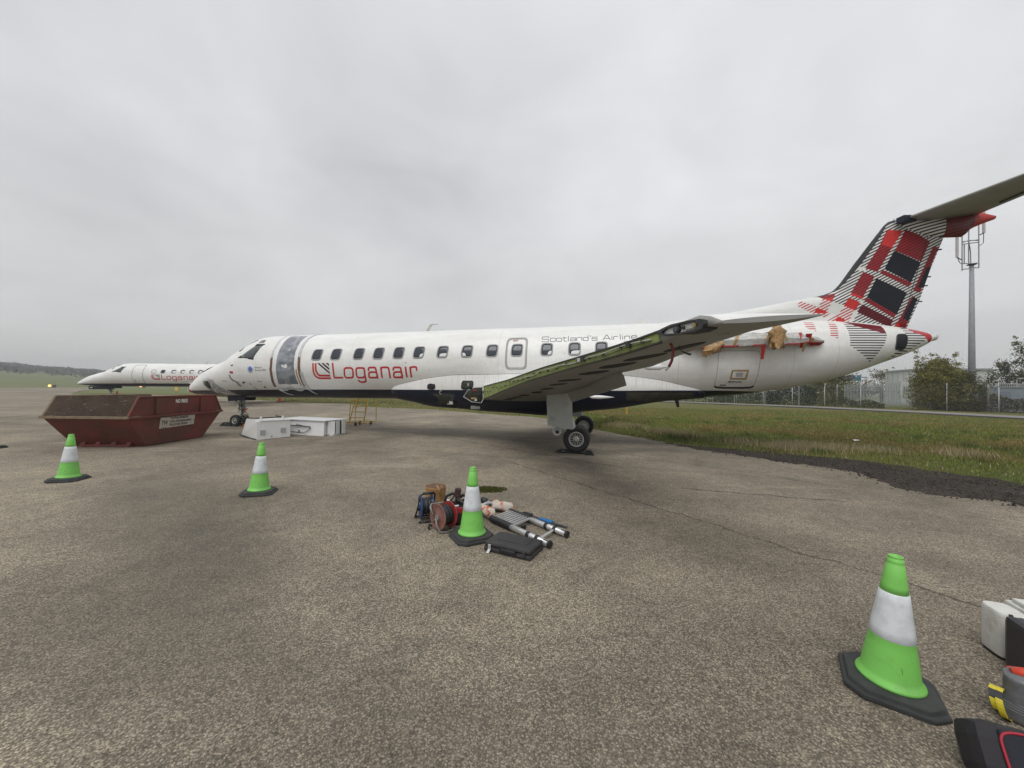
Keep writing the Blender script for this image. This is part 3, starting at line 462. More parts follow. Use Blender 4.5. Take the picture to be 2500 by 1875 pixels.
# panel joints and rows of grime, faint
for xj in (-14.35, -12.35, -8.15, -2.6, 2.88, 5.9, 7.05): stroke(A, X, Z, [(xj, 1.75), (xj, 3.9)], .009, (.40, .40, .39), LX0, LZ0, PPM, .7)
for xj in np.arange(-14, 6.9, .62):
    for zj in np.arange(1.85, 3.85, .055): stroke(A, X, Z, [(xj, zj), (xj + .001, zj + .008)], .010, (.52, .52, .50), LX0, LZ0, PPM, .45)
for zj in (2.02, 2.70, 3.62):
    for xj in np.arange(-14, 7, .06): stroke(A, X, Z, [(xj, zj), (xj + .008, zj)], .010, (.52, .52, .50), LX0, LZ0, PPM, .4)
for zj in (2.36, 3.36): stroke(A, X, Z, [(-10.2, zj), (5.5, zj)], .005, (.55, .55, .54), LX0, LZ0, PPM, .35)
stroke(A, X, Z, [(px, pz + .012) for px, pz in zip(fx, fz)], .014, (.38, .38, .36), LX0, LZ0, PPM, .8)
for k in range(150):
    gx_ = rng.uniform(-5.6, 3.2); zt_ = float(np.interp(gx_, fx, fz)); ln = rng.uniform(.05, .38)
    stroke(A, X, Z, [(gx_, zt_), (gx_ + .01, zt_ - ln)], rng.uniform(.006, .016), (.30, .29, .26), LX0, LZ0, PPM, rng.uniform(.08, .4))
for k in range(70):
    gx_ = rng.uniform(-9.5, 5); zt_ = rng.uniform(2.0, 2.85); stroke(A, X, Z, [(gx_, zt_), (gx_ + .02, zt_ - rng.uniform(.1, .6))], rng.uniform(.006, .02), (.42, .41, .38), LX0, LZ0, PPM, rng.uniform(.05, .2))
for k in range(26):
    gx_ = rng.uniform(-15, 6); zt_ = rng.uniform(1.9, 3.4); stroke(A, X, Z, [(gx_, zt_), (gx_ + rng.uniform(.01, .04), zt_ - rng.uniform(.01, .03))], .018, (.25, .25, .24), LX0, LZ0, PPM, .7)
IM_SIDE = image('side_livery', A); del A, X, Z
# fin artwork
FX0, FX1, FZ0, FZ1, FP = 3.4, 11.4, 3.0, 7.0, 200
A, X, Z = canvas(FX0, FX1, FZ0, FZ1, FP, (.76, .77, .76))
HA = np.array([[580.5572, 2.01074, -4024.4686], [-52.25237, -496.24567, 3863.88933], [-.01840420, .000959706, 1.0]])
w3 = HA[2, 0] * X + HA[2, 1] * Z + 1; ax, ay = (HA[0, 0] * X + HA[0, 1] * Z + HA[0, 2]) / w3, (HA[1, 0] * X + HA[1, 1] * Z + HA[1, 2]) / w3
b2a = lambda pts: [(1.1875 * p - 553, 1.1875 * r + 1106) for p, r in pts]
hat = 1 - np.clip((np.abs(np.mod((ay + .50 * ax) / 48.0, 1) - .5) - .235) * 9 + .5, 0, 1)
def two(poly, c0, c1):
    m = polymask(poly, ax, ay); blend(A, m, c0)
    if c1 is not None: blend(A, m * hat, c1)
RW, RK = (.78, .78, .77), (.33, .030, .035)
two([(-200, 1330), (300, 1300), (500, 1080), (1260, 90), (3400, -300), (3400, 700), (1640, 2000), (1537, 1975), (540, 1842), (665, 1664), (438, 1560), (230, 1498), (320, 1330)], RW, INK)
two([(1200, 285), (1450, 300), (1262, 600), (1040, 965), (745, 1440), (560, 1360), (800, 960), (1060, 560)], RK, DKR)
two([(1220, 270), (1470, 290), (1272, 582), (1095, 520)], BRT, None)
two([(690, 885), (830, 930), (1080, 1012), (1770, 1345), (1720, 1430), (1040, 1100), (800, 992), (610, 960)], RW, INK)
two([(700, 885), (835, 918), (822, 978), (640, 948)], (.72, .73, .70), None)
two([(1510, 270), (1745, 360), (1935, 470), (1782, 812), (1320, 630)], RK, DKR)
two([(1310, 628), (1772, 822), (1598, 1168), (1138, 942)], INK, None)
two([(1110, 958), (1612, 1172), (1560, 1245), (1058, 1012)], RK, DKR)
two([(1000, 1098), (1530, 1340), (1345, 1720), (825, 1425)], INK, None)
two([(830, 1432), (1338, 1700), (1300, 1770), (770, 1478)], RK, DKR)
two([(570, 1345), (762, 1420), (742, 1462), (556, 1390)], BRT, None)
two([(520, 1430), (712, 1512), (620, 1652), (428, 1570)], BRT, None)
two([(712, 1478), (792, 1470), (742, 1545), (688, 1512)], (.72, .73, .70), None)
two(b2a([(1090, 368), (1552, 590), (1500, 692), (1018, 478)]), DKR, (.06, .012, .018))
two([(1995, 545), (2090, 560), (1945, 900), (1815, 1190), (1770, 1335), (1640, 1300), (1860, 840)], RK, DKR)
two([(1962, 885), (1990, 940), (1832, 1250), (1722, 1245), (1872, 915)], INK, None)
two(b2a([(1832, 235), (1880, 262), (1740, 560), (1770, 610), (1720, 735), (1560, 692), (1650, 560)]), RK, DKR)
two(b2a([(1850, 248), (1915, 285), (1780, 610), (1702, 545)]), INK, None)
two(b2a([(1600, 622), (1655, 652), (1622, 712), (1558, 692)]), BRT, None)
stroke(A, X, Z, [(9.02, 3.75), (9.62, 6.15)], .022, INK, FX0, FZ0, FP, .8)
for poly, c0, c1 in (([(160, 390), (225, 320), (540, 440), (640, 490), (560, 560), (380, 500)], RW, LRED), ([(540, 288), (690, 330), (588, 472), (468, 400)], RW, LRED), ([(450, 420), (582, 465), (560, 500), (398, 492)], BRT, None),
                     ([(478, 255), (742, 198), (655, 330), (548, 290)], RK, DKR), ([(548, 285), (700, 270), (655, 330)], BRT, None), ([(840, 390), (972, 460), (888, 640), (640, 640), (560, 620), (735, 520)], RW, LRED),
                     ([(660, 332), (832, 386), (742, 522), (588, 470)], (.72, .73, .71), None), ([(740, 540), (838, 582), (822, 640), (688, 640)], BRT, None), ([(990, 470), (1042, 480), (960, 600), (930, 640), (880, 640)], (.74, .75, .73), None)):
    two(b2a(poly), c0, c1)
two([(-60, 1420), (0, 1405), (90, 1372), (280, 1262), (420, 1125), (700, 780), (900, 520), (1050, 330), (1125, 180), (1180, 120), (1280, 90), (1560, 40), (1560, 100), (1265, 165), (1190, 215), (1125, 335), (965, 565), (765, 842), (482, 1175), (335, 1300), (130, 1400)], (.045, .046, .052), None)
IM_FIN = image('fin_livery', A); del A, X, Z, ax, ay, hat
def livery_mat(name, im, x0, x1, z0, z1, side):
    q = NB(name); s = q.n('ShaderNodeSeparateXYZ', {0: q.tc.outputs['Object']})
    u = q.math('DIVIDE', q.math('SUBTRACT', s.outputs[0], x0), x1 - x0); v = q.math('DIVIDE', q.math('SUBTRACT', s.outputs[2], z0), z1 - z0)
    t = q.n('ShaderNodeTexImage', {0: q.n('ShaderNodeCombineXYZ', {0: u, 1: v}).outputs[0]}, image=im, extension='EXTEND')
    c = t.outputs[0]
    if side:   # lettering is on the port side only; the far side and the roof stay plain
        plain = q.mix(q.math('LESS_THAN', s.outputs[2], 1.73), c4(WHT), c4(NAVY))
        c = q.mix(q.math('GREATER_THAN', s.outputs[1], 0.02), c, plain)
    n = q.noise(1.1, 7, .65, .6, stretch=(.5, 1, 2.2)); c = q.mix(1.0, c, q.ramp(n, .3, .7, (.86, .855, .83, 1), (1.04, 1.04, 1.04, 1)), 'MULTIPLY')
    n2 = q.noise(14, 5, .6, stretch=(1, 1, .25)); c = q.mix(1.0, c, q.ramp(n2, .25, .6, (.93, .925, .91, 1), (1, 1, 1, 1)), 'MULTIPLY')
    q.col(c); q.rough(q.math('MULTIPLY_ADD', n, .3, .20)); q.b.inputs['Coat Weight'].default_value = .08 if side else 0; q.b.inputs['Coat Roughness'].default_value = .12; q.b.inputs['Specular IOR Level'].default_value = .32 if side else .25
    q.bump(q.noise(1.6, 3, .5, stretch=(1, 1, 1)), .12, .02); return q.m
PAINT = livery_mat('fuselage_paint', IM_SIDE, LX0, LX1, LZ0, LZ1, True)
FINP = livery_mat('fin_paint', IM_FIN, FX0, FX1, FZ0, FZ1, False)
# ------------------------------------------------------------------ aircraft body sections
ZT = ([-17.34, -17.28, -17.16, -16.95, -16.78, -16.36, -16.09, -15.6, -15.18, -14.81, -14.5, -14.35, -14.04, -13.5, -13.15, -12.83, -12.4, -11.8, -6.5, 0, 3, 5, 6.5, 7.77, 9.02, 9.5, 9.7, 9.76],
      [1.61, 1.74, 1.88, 2.00, 2.10, 2.37, 2.52, 2.69, 2.84, 2.96, 3.04, 3.13, 3.37, 3.65, 3.79, 3.89, 3.93, 3.93, 3.93, 3.93, 3.93, 3.91, 3.87, 3.78, 3.57, 3.44, 3.37, 3.33])
ZBT = ([-17.34, -17.2, -16.85, -16.51, -15.71, -14.72, -13, -10.5, -6.4, 0, 1.6, 2.63, 3.72, 4.87, 5.5, 6.11, 6.58, 7.17, 7.75, 8.17, 8.47, 8.85, 9.39, 9.7, 9.76],
       [1.57, 1.55, 1.53, 1.47, 1.41, 1.38, 1.37, 1.385, 1.385, 1.40, 1.42, 1.46, 1.54, 1.65, 1.74, 1.83, 1.94, 2.08, 2.28, 2.44, 2.57, 2.72, 2.99, 3.20, 3.25])
HW = ([-17.34, -17.2, -16.9, -16.5, -16, -15.4, -14.7, -14, -13.2, -12.3, -11.5, 2.5, 4, 5.5, 7, 8.2, 9.2, 9.7, 9.76], [.02, .14, .32, .50, .68, .85, .99, 1.10, 1.18, 1.215, 1.22, 1.22, 1.19, 1.09, .87, .60, .32, .15, .06])
ZM = ([-17.34, -16.5, -15.5, -14.5, -13.5, -12.3, 2.5, 5, 7.5, 9.76], [1.585, 1.78, 2.05, 2.30, 2.50, 2.655, 2.66, 2.76, 3.0, 3.29])
def sec(x): return float(interp(*ZT, x)), float(interp(*ZBT, x)), float(interp(*HW, x)), float(interp(*ZM, x))
def fpt(x, th, off=0.0):
    t, b, w, m = sec(x); s, c = math.sin(th), math.cos(th); h = (t - m) if s >= 0 else (m - b)
    n = Vector((0, -c / max(w, .05), s / max(h, .05))).normalized()
    return Vector((x, -w * c, m + h * s)) + n * off
def fz_th(x, z):
    t, b, w, m = sec(x); h = (t - m) if z >= m else (m - b); return math.asin(max(-1, min(1, (z - m) / h)))
def fsurf(x, z, off=0.0): return fpt(x, fz_th(x, z), off)
def patch(mb, outline, off, mi=0, rings=(0, .35, .7, 1.0), wall=True, fn=fsurf, base=-.01):
    # closed curved panel: outline in (x, z), standing `off` proud of the skin with a rim down to it
    n = len(outline); cx = sum(p[0] for p in outline) / n; cz = sum(p[1] for p in outline) / n; R = []
    for r in rings[1:]: R.append([fn(cx + (x - cx) * r, cz + (z - cz) * r, off) for x, z in outline])
    if wall: R.append([fn(x, z, base) for x, z in outline])
    mb.loft(R, mi, False, True); b = len(mb.v); mb.v.append(tuple(fn(cx, cz, off))); s0 = b - len(R) * n
    for k in range(n): mb.f.append([b, s0 + k, s0 + (k + 1) % n]); mb.mi.append(mi); mb.sm.append(True)
    return mb
def ringp(mb, outer, inner, off, mi=0, fn=fsurf):
    R = [[fn(x, z, -.01) for x, z in outer], [fn(x, z, off) for x, z in outer], [fn(x, z, off) for x, z in inner], [fn(x, z, -.01) for x, z in inner]]
    return mb.loft(R, mi, False, True)
def rrect(cx, cz, w, h, r=.35, n=28, sh=0.0):
    n0 = n if max(w, h) < .5 else 90; n = 360
    # superellipse outline
    o = []
    for k in range(n):
        a = 2 * math.pi * k / n; c, s = math.cos(a), math.sin(a); e = r
        px = w / 2 * math.copysign(abs(c) ** e, c); pz = h / 2 * math.copysign(abs(s) ** e, s); o.append((cx + px + sh * pz, cz + pz))
    # even spacing along the outline, so that it follows the skin
    L = [0.0]
    for a, b_ in zip(o, o[1:] + o[:1]): L.append(L[-1] + math.hypot(b_[0] - a[0], b_[1] - a[1]))
    xs_ = [p[0] for p in o] + [o[0][0]]; zs_ = [p[1] for p in o] + [o[0][1]]; m = n0 or n
    return [(float(np.interp(L[-1] * k / m, L, xs_)), float(np.interp(L[-1] * k / m, L, zs_))) for k in range(m)]
def band(mb, path, w, off, mi=0, fn=fsurf, base=-.004):
    # strip of tape or seal laid along a path on the skin
    R = []
    for i, (x, z) in enumerate(path):
        a = path[max(i - 1, 0)]; c = path[min(i + 1, len(path) - 1)]; dx, dz = c[0] - a[0], c[1] - a[1]; L = math.hypot(dx, dz) or 1; nx, nz = -dz / L * w / 2, dx / L * w / 2
        R.append([fn(x + nx, z + nz, base), fn(x + nx, z + nz, off), fn(x - nx, z - nz, off), fn(x - nx, z - nz, base)])
    return mb.loft(R, mi, True, False)
# ------------------------------------------------------------------ aircraft parts
M_BOOT = mat('dark_rubber', (.035, .036, .040), .7, .2, 9)
M_PRIM = mat('zinc_primer', (.225, .275, .085), .75, .25, 5, .40, (.13, .13, .07), 4, .25, 60)
M_SKIN = mat('wing_shade_grey', (.27, .27, .255), .45, .10, 2.5, .35, (.20, .195, .18), 1.6)  # underside grey darkened for shade; the upper skin takes white instead
M_SKIN2 = mat('flap_grey', (.30, .30, .285), .5, .08, 3, .2, (.2, .195, .18), 2)
M_WHITE = mat('white_panel', (.74, .74, .73), .4, .06, 4, .25, (.42, .41, .38), 3)
M_GLASS = NB('cabin_glass'); M_GLASS.col((.030, .036, .048, 1)); M_GLASS.rough(.12); M_GLASS.b.inputs['Specular IOR Level'].default_value = .6; M_GLASS = M_GLASS.m
M_COCK = NB('cockpit_glass'); M_COCK.col((.030, .040, .042, 1)); M_COCK.rough(.06); M_COCK.b.inputs['Coat Weight'].default_value = .6; M_COCK = M_COCK.m
M_RIM = mat('window_rim', (.30, .30, .31), .4, .1, 8)
M_BLIND = mat('blind_white', (.70, .71, .71), .6, .05, 8)
M_HOLE = mat('opening_shade', (.010, .011, .016), .7, .3, 8)  # near-black paints the shade inside openings that have no depth
M_HOLE2 = mat('bay_innards', (.028, .032, .024), .7, .6, 14, .4, (.10, .10, .09), 9)
M_TYRE = mat('tyre_rubber', (.020, .020, .022), .75, .25, 10, .25, (.06, .055, .05), 6, .2, 90)
M_ALLOY = mat('wheel_alloy', (.50, .49, .46), .45, .15, 12, .35, (.16, .15, .13), 8, 0, 60, .35)
M_STEEL = mat('gear_steel', (.26, .27, .25), .45, .3, 14, .5, (.07, .07, .06), 8, 0, 60, .3)
M_GEARG = mat('gear_enamel', (.40, .42, .38), .5, .2, 8, .4, (.12, .12, .10), 6)
M_DOORG = mat('gear_door_grey', (.43, .45, .43), .42, .08, 4, .2, (.25, .25, .23), 3)
M_RED = mat('red_tape', (.36, .022, .024), .55, .2, 10); M_BROWN = mat('brown_tape', (.36, .215, .085), .45, .45, 16, .6, (.15, .06, .025), 9, .6, 25)
M_PBROWN = mat('brown_masking', (.16, .085, .060), .55, .35, 12, .3, (.30, .26, .24), 9)
M_SILV = mat('silver_tape', (.55, .56, .57), .35, .2, 14, .3, (.25, .22, .2), 10, .3, 40, .2)
M_TAPE = mat('tan_tape', (.36, .24, .10), .5, .25, 12)
M_STAB = mat('tailplane_grey', (.30, .31, .285), .5, .12, 2, .35, (.16, .165, .14), 1.4)
M_NAVY = mat('navy_paint', (.010, .013, .030), .45, .2, 4, .25, (.03, .03, .03), 3, spec=.3)
M_OLIVE = mat('bare_belly', (.040, .040, .026), .7, .4, 5, .5, (.085, .08, .055), 3)
q = NB('clear_sheet'); n_ = q.noise(1.3, 2, .4, 1.6, stretch=(1.2, 1, 1.6)); q.col(q.mix(q.ramp(n_, .40, .66), (.15, .165, .19, 1), (.29, .31, .335, 1))); q.rough(.22); q.b.inputs['Coat Weight'].default_value = .3; q.bump(n_, .15, .02); M_PLAST = q.m  # pale noise paints fold highlights into the grey of the film
q = NB('shrink_wrap'); n_ = q.noise(9, 6, .65, 1.5, stretch=(.5, 1, 1.4)); q.col(q.mix(q.ramp(n_, .3, .7), (.34, .335, .32, 1), (.66, .655, .63, 1))); q.rough(.3); q.bump(n_, .7, .03); M_WRAP = q.m
q = NB('nose_film'); n_ = q.noise(7, 6, .65, 1.6, stretch=(1, 1, 2)); q.col(q.mix(q.ramp(n_, .35, .68), (.16, .165, .165, 1), (.56, .56, .54, 1))); q.rough(.25); q.bump(n_, .5, .02); M_FILM = q.m
def body(P, paint):
    b = MB(); xs = np.concatenate([np.linspace(-17.34, -16.9, 9), np.linspace(-16.8, -12.2, 40), np.linspace(-12, 2.5, 50), np.linspace(2.7, 9.5, 36), [9.6, 9.68, 9.73, 9.76]])
    b.loft([[fpt(x, 2 * math.pi * k / 80) for k in range(80)] for x in xs]); return b.build('fuselage', paint, P)
def fairing_pt(x, t):
    # t 0..1 from the top edge on the port side, round the keel, to the starboard top edge
    s = min(1, max(0, (x + 6.7) / 10.4)); zt = float(interp([-6.7] + fx + [3.75], [1.74] + fz + [1.70], x))
    zb = float(interp([-6.7, -5.9, -5.21, -4.12, -3.25, -2.13, -1.12, 0.01, 1.14, 2.63, 3.75], [1.40, 1.27, 1.13, 1.07, 1.0, .955, .90, 1.04, 1.17, 1.43, 1.53], x)) - .012
    y0 = -fsurf(x, zt).y; env = math.sin(math.pi * min(1, max(0, s))) ** .6; bul = .10 * env
    a = abs(t * 2 - 1); sg = 1 if t > .5 else -1; ph = (1 - a) * math.pi / 2           # ph 0 top edge -> pi/2 keel
    yy = (y0 + bul * math.sin(min(1, ph / .45) * math.pi / 2)) * abs(math.cos(ph)) ** .45 if ph < math.pi / 2 - 1e-6 else 0
    z = zt - (zt - zb) * abs(math.sin(ph)) ** .85 if ph > 1e-6 else zt
    return Vector((x, sg * (yy + .006), z))
def ffn(x, z, off=0.0):
    # port face of the fairing at height z
    best = min((fairing_pt(x, k / 200) for k in range(0, 101)), key=lambda p: abs(p.z - z)); return best + Vector((0, -off, -off * .3))
def bodyparts(P, paint, blinds, panes, rim):
    body(P, paint)
    b = MB(); b.loft([[fairing_pt(x, k / 40) for k in range(41)] for x in np.linspace(-6.7, 3.72, 60)], 0, False, True, closed=False); b.build('belly_fairing', paint, P)
    # side and front cockpit panes
    o = MB(); ringp(o, [(-13.34, 2.955), (-12.62, 3.515), (-12.20, 3.50), (-12.47, 2.86)], [(-13.22, 2.985), (-12.60, 3.465), (-12.27, 3.455), (-12.51, 2.90)], .012); o = o.build('cockpit_window', M_BOOT, P)
    pn = MB(); patch(pn, [(-13.25, 2.98), (-13.0, 3.16), (-12.8, 3.31), (-12.61, 3.47), (-12.42, 3.468), (-12.26, 3.46), (-12.34, 3.25), (-12.43, 3.05), (-12.50, 2.89), (-12.75, 2.915), (-13.0, 2.945)], .007); pn.build('pane', M_COCK, o)
    th = lambda x, d, off=0: fpt(x, math.radians(d), off)
    for sg in (1, -1):
        f2 = (lambda x, d, off=0: th(x, d, off)) if sg > 0 else (lambda x, d, off=0: Vector((th(x, d, off).x, -th(x, d, off).y, th(x, d, off).z)))
        o = MB(); ringp(o, [(-14.42, 87), (-14.05, 55), (-13.45, 38), (-12.85, 58), (-13.2, 87)], [(-14.32, 85), (-14.0, 58), (-13.46, 43), (-12.95, 59), (-13.26, 85)], .012, 0, f2); o = o.build('windscreen', M_BOOT, P)
        pn = MB(); patch(pn, [(-14.33, 85), (-14.01, 58), (-13.46, 42), (-12.94, 59), (-13.25, 85)], .008, 0, (0, .5, 1), True, f2); pn.build('pane', M_COCK, o)
    # cabin windows
    xw = [-9.57, -8.76, -7.81, -7.01, -6.22, -5.45, -4.57, -3.69, -2.82, -1.98, -1.01, -.14, .68, 1.50, 2.30]
    for i, x in enumerate(xw):
        wd = .385 - .005 * (x + 9.57); zc = 3.012 + .003 * (x + 9.5); f = MB(); sh = .16 - .014 * (x + 9.57)
        ringp(f, rrect(x, zc, wd + .05, .43, .42, 28, sh), rrect(x, zc, wd - .02, .36, .42, 28, sh), .012, 0)
        f = f.build('cabin_window', rim, P); pn = MB(); patch(pn, rrect(x, zc, wd - .01, .37, .42, 28, sh), .006); pn.build('pane', panes(i), f)
        k = blinds(i)
        if k:
            bl = MB(); a = .165
            if k == 'r': ol = [(x + .03, zc - a), (x + .05, zc - .10), (x + .09, zc - .055), (x + .155, zc - .045), (x + .158, zc - .12), (x + .12, zc - a)]
            elif k == 'l': ol = [(x - .155, zc - .05), (x - .10, zc - .055), (x - .05, zc - .085), (x - .015, zc - a), (x - .11, zc - a), (x - .15, zc - .13)]
            elif k == 'b': ol = [(x - .11, zc - a), (x - .085, zc - .085), (x - .03, zc - .06), (x + .155, zc - .05), (x + .158, zc - .12), (x + .12, zc - a)]
            elif k == 'w': ol = rrect(x + .04, zc - .045, wd - .10, .25, .42, 20, sh)
            else: ol = rrect(x + .01, zc - .01, wd - .04, .32, .42, 20, sh)
            patch(bl, ol, .0095); bl.build('blind', M_BLIND, f)
    # overwing emergency exit: grey sealed outline, panel and word
    o = MB(); ringp(o, rrect(-2.0, 2.94, .72, 1.06, .30), rrect(-2.0, 2.94, .62, .96, .30), .008); o = o.build('emergency_exit', mat('seal_grey', (.36, .36, .355), .6, .1, 9), P)
    e1 = MB(); ringp(e1, rrect(-2.0, 2.94, .60, .94, .30), rrect(-2.0, 2.94, .585, .925, .30), .004); e1.build('exit_seam', M_RIM, o)
    vs, fs, w_ = text2d('EXIT', .075, 1.1, .002); t = MB(); t.add([fsurf(-2.10 + x - w_ / 2 + .05, 3.335 + z, .006) for x, z in vs], fs); t.build('lettering', M_RED, o)
    # hold door aft
    o = MB(); ringp(o, rrect(4.47, 2.37, 1.10, 1.06, .16, 44, .03), rrect(4.47, 2.37, 1.075, 1.035, .16, 44, .03), .004); o = o.build('hold_door', M_RIM, P)
    s = MB(); band(s, [(3.92, 1.895), (3.98, 1.862), (4.2, 1.85), (4.7, 1.85), (4.93, 1.86), (5.0, 1.9)], .045, .014); s.build('sill_seal', M_BOOT, o)
    s = MB(); band(s, [(4.28, 2.03), (4.62, 2.025)], .03, .02); patch(s, rrect(4.31, 2.03, .09, .065, .8, 12), .024); s.build('handle', M_STEEL, o)
    s = MB(); band(s, [(4.07, 1.895), (4.08, 1.93), (4.14, 1.92), (4.18, 1.93), (4.23, 1.91)], .022, .008); s.build('latch_mark', M_BOOT, o)
    # roof aerials
    a = MB(); a.prism([(-5.92, 3.90), (-5.80, 3.90), (-5.60, 4.20), (-5.28, 4.205), (-5.28, 4.18), (-5.52, 4.17), (-5.70, 3.90)], -.02, .02, 0, lambda p: Vector((p.x, p.z, p.y))); a.build('roof_aerial', mat('aerial_grey', (.45, .45, .40), .5), P)
    a = MB(); a.prism([(1.55, 3.9), (2.2, 3.9), (2.05, 4.13), (1.95, 4.14)], -.018, .018, 0, lambda p: Vector((p.x, p.z, p.y))); a.build('roof_aerial', M_WHITE, P)
    a = MB(); a.prism([(-9.9, 3.9), (-9.55, 3.9), (-9.62, 3.965), (-9.84, 3.965)], -.03, .03, 0, lambda p: Vector((p.x, p.z, p.y))); a.build('roof_beacon', M_WHITE, P)
    a = MB(); a.prism([(2.92, 1.45), (3.04, 1.45), (3.06, 1.24), (2.99, 1.22)], -.015, .015, 0, lambda p: Vector((p.x, p.z - .3, p.y))); a.build('drain_mast', M_BOOT, P)
def fin(P):
    lz = [3.93, 4.11, 4.26, 4.45, 4.58, 4.65, 4.72, 4.92, 5.5, 5.98, 6.35, 6.55, 6.67, 6.72]; lx = [2.3, 4.0, 5.0, 6.1, 6.95, 7.2, 7.34, 7.51, 7.88, 8.16, 8.47, 8.60, 8.74, 9.0]
    tz = [3.4, 4.31, 5.27, 6.02, 6.72]; tx = [9.06, 9.42, 9.71, 9.98, 10.2]; R = []
    for z in [3.5, 3.75, 3.9] + list(np.linspace(3.95, 6.72, 42)):
        le = float(np.interp(z, lz, lx)); te = float(np.interp(z, tz, tx)); c = te - le; pts = []
        for k in range(33):
            a = math.pi * k / 32; s = (1 - math.cos(a)) / 2; d = s * c; h = .115 * min(1, (d / 1.3) ** .55) * min(1, ((c - d) / 1.6) ** .8 + .03); pts.append((le + d, h))
        R.append([Vector((x, -h, z)) for x, h in pts] + [Vector((x, h, z)) for x, h in reversed(pts[1:-1])])
    b = MB(); b.loft(R); f = b.build('tail_fin', FINP, P)
    # hinge brackets standing proud of the rudder trailing edge
    for z in (4.31, 4.75, 5.0, 5.75):
        x = float(np.interp(z, tz, tx)); h = MB(); h.box((x + .015, -.01, z), (.09, .035, .03)); h.build('hinge', M_BOOT, f)
    # bullet under the tailplane
    b = MB(); R = []
    for x in np.linspace(8.85, 11.12, 26):
        zb = float(interp([8.85, 9.2, 9.78, 10.44, 10.52, 10.8, 11.12], [6.58, 6.35, 6.10, 6.06, 6.20, 6.36, 6.48], x)); zt = float(interp([8.85, 9.3, 10.6, 11.12], [6.72, 6.80, 6.76, 6.58], x)); w = float(interp([8.85, 9.2, 9.8, 10.5, 10.9, 11.12], [.05, .15, .17, .13, .085, .06], x))
        R.append([Vector((x, w * math.cos(a) if abs(math.cos(a)) > 1e-6 else 0, (zb + zt) / 2 + (zt - zb) / 2 * math.sin(a))) for a in [2 * math.pi * k / 20 for k in range(20)]])
    b.loft(R)
    bp = NB('bullet_paint'); s = bp.n('ShaderNodeSeparateXYZ', {0: bp.tc.outputs['Object']}); ph = bp.math('FRACT', bp.math('DIVIDE', bp.math('ADD', s.outputs[2], bp.math('MULTIPLY', s.outputs[0], -.22)), .085)); hh = bp.math('LESS_THAN', ph, .45)
    c = bp.mix(hh, (.75, .75, .74, 1), c4(INK)); c = bp.mix(bp.math('MULTIPLY', bp.math('GREATER_THAN', s.outputs[0], 9.95), bp.math('LESS_THAN', s.outputs[0], 10.62)), c, bp.mix(hh, (.20, .02, .024, 1), (.09, .012, .018, 1))); c = bp.mix(bp.math('GREATER_THAN', s.outputs[0], 10.62), c, (.42, .04, .035, 1)); bp.col(c); bp.rough(.4)
    b.build('tail_bullet', bp.m, P)
    # tailplane, both halves one moving surface each
    for sg in (-1, 1):
        R = []
        for l in np.linspace(.10, 3.78, 12):
            t = (l - .1) / 3.68; le = 8.95 + .415 * (l - .1); te = 10.72 + .13 * (l - .1); c = te - le; z = 6.63; pts = []
            for k in range(17):
                s = (1 - math.cos(math.pi * k / 16)) / 2; h = .60 * .12 * c * (1.4845 * math.sqrt(s) - .63 * s - 1.758 * s * s + 1.4215 * s ** 3 - .5075 * s ** 4) / .6 * 1.0; pts.append((le + s * c, h))
            R.append([Vector((x, sg * l, z + h)) for x, h in pts] + [Vector((x, sg * l, z - h * .8)) for x, h in reversed(pts[1:-1])])
        b = MB(); b.loft(R); tp = b.build('tailplane', M_STAB, P)
        b = MB(); b.box((9.02, sg * .20, 6.60), (.34, .22, .17), Matrix.Rotation(sg * -.2, 3, 'Z')); b.build('root_cuff', M_NAVY, tp)
        b = MB(); y0_, y1_ = sg * .9, sg * 3.5; b.add([(10.42 + .11 * .8, y0_, 6.562), (10.42 + .11 * 3.4, y1_, 6.575), (10.45 + .11 * 3.4, y1_, 6.575), (10.45 + .11 * .8, y0_, 6.562), (10.42 + .11 * .8, y0_, 6.60), (10.42 + .11 * 3.4, y1_, 6.60), (10.45 + .11 * 3.4, y1_, 6.60), (10.45 + .11 * .8, y0_, 6.60)], [(0, 1, 2, 3), (4, 5, 6, 7), (0, 1, 5, 4), (1, 2, 6, 5), (2, 3, 7, 6), (3, 0, 4, 7)]); b.build('elevator_gap', M_BOOT, tp)
# wing: l (span), spar x, spar bottom z, spar top z, rear x, rear bottom z, rear top z
SECT = [(.9, -3.2, 1.38, 1.83, -.7, 1.30, 1.72), (1.2, -3.08, 1.44, 1.865, -.5, 1.44, 1.79), (2.4, -2.42, 1.58, 1.93, -.29, 1.66, 1.86), (3.2, -1.97, 1.69, 1.97, .39, 1.86, 1.97), (3.8, -1.60, 1.775, 2.01, .52, 1.93, 2.0), (5.6, -.66, 1.955, 2.13, .90, 2.04, 2.09), (6.2, -.36, 1.99, 2.165, 1.02, 2.06, 2.10),
        (6.25, -.33, 1.995, 2.17, 1.55, 2.17, 2.20), (7.4, .29, 2.085, 2.225, 1.77, 2.25, 2.275), (8.5, .845, 2.14, 2.27, 1.95, 2.295, 2.31), (9.2, 1.22, 2.20, 2.315, 2.06, 2.31, 2.325), (9.42, 1.31, 2.22, 2.335, 2.12, 2.305, 2.327), (9.80, 1.485, 2.262, 2.362, 2.22, 2.300, 2.330), (9.90, 1.535, 2.262, 2.335, 2.24, 2.300, 2.318), (9.97, 1.60, 2.264, 2.285, 2.255, 2.301, 2.306)]
def wsec(l):
    for a, b_ in zip(SECT, SECT[1:]):
        if a[0] <= l <= b_[0] + 1e-6:
            t = (l - a[0]) / (b_[0] - a[0]); return [a[i] + t * (b_[i] - a[i]) for i in range(7)]
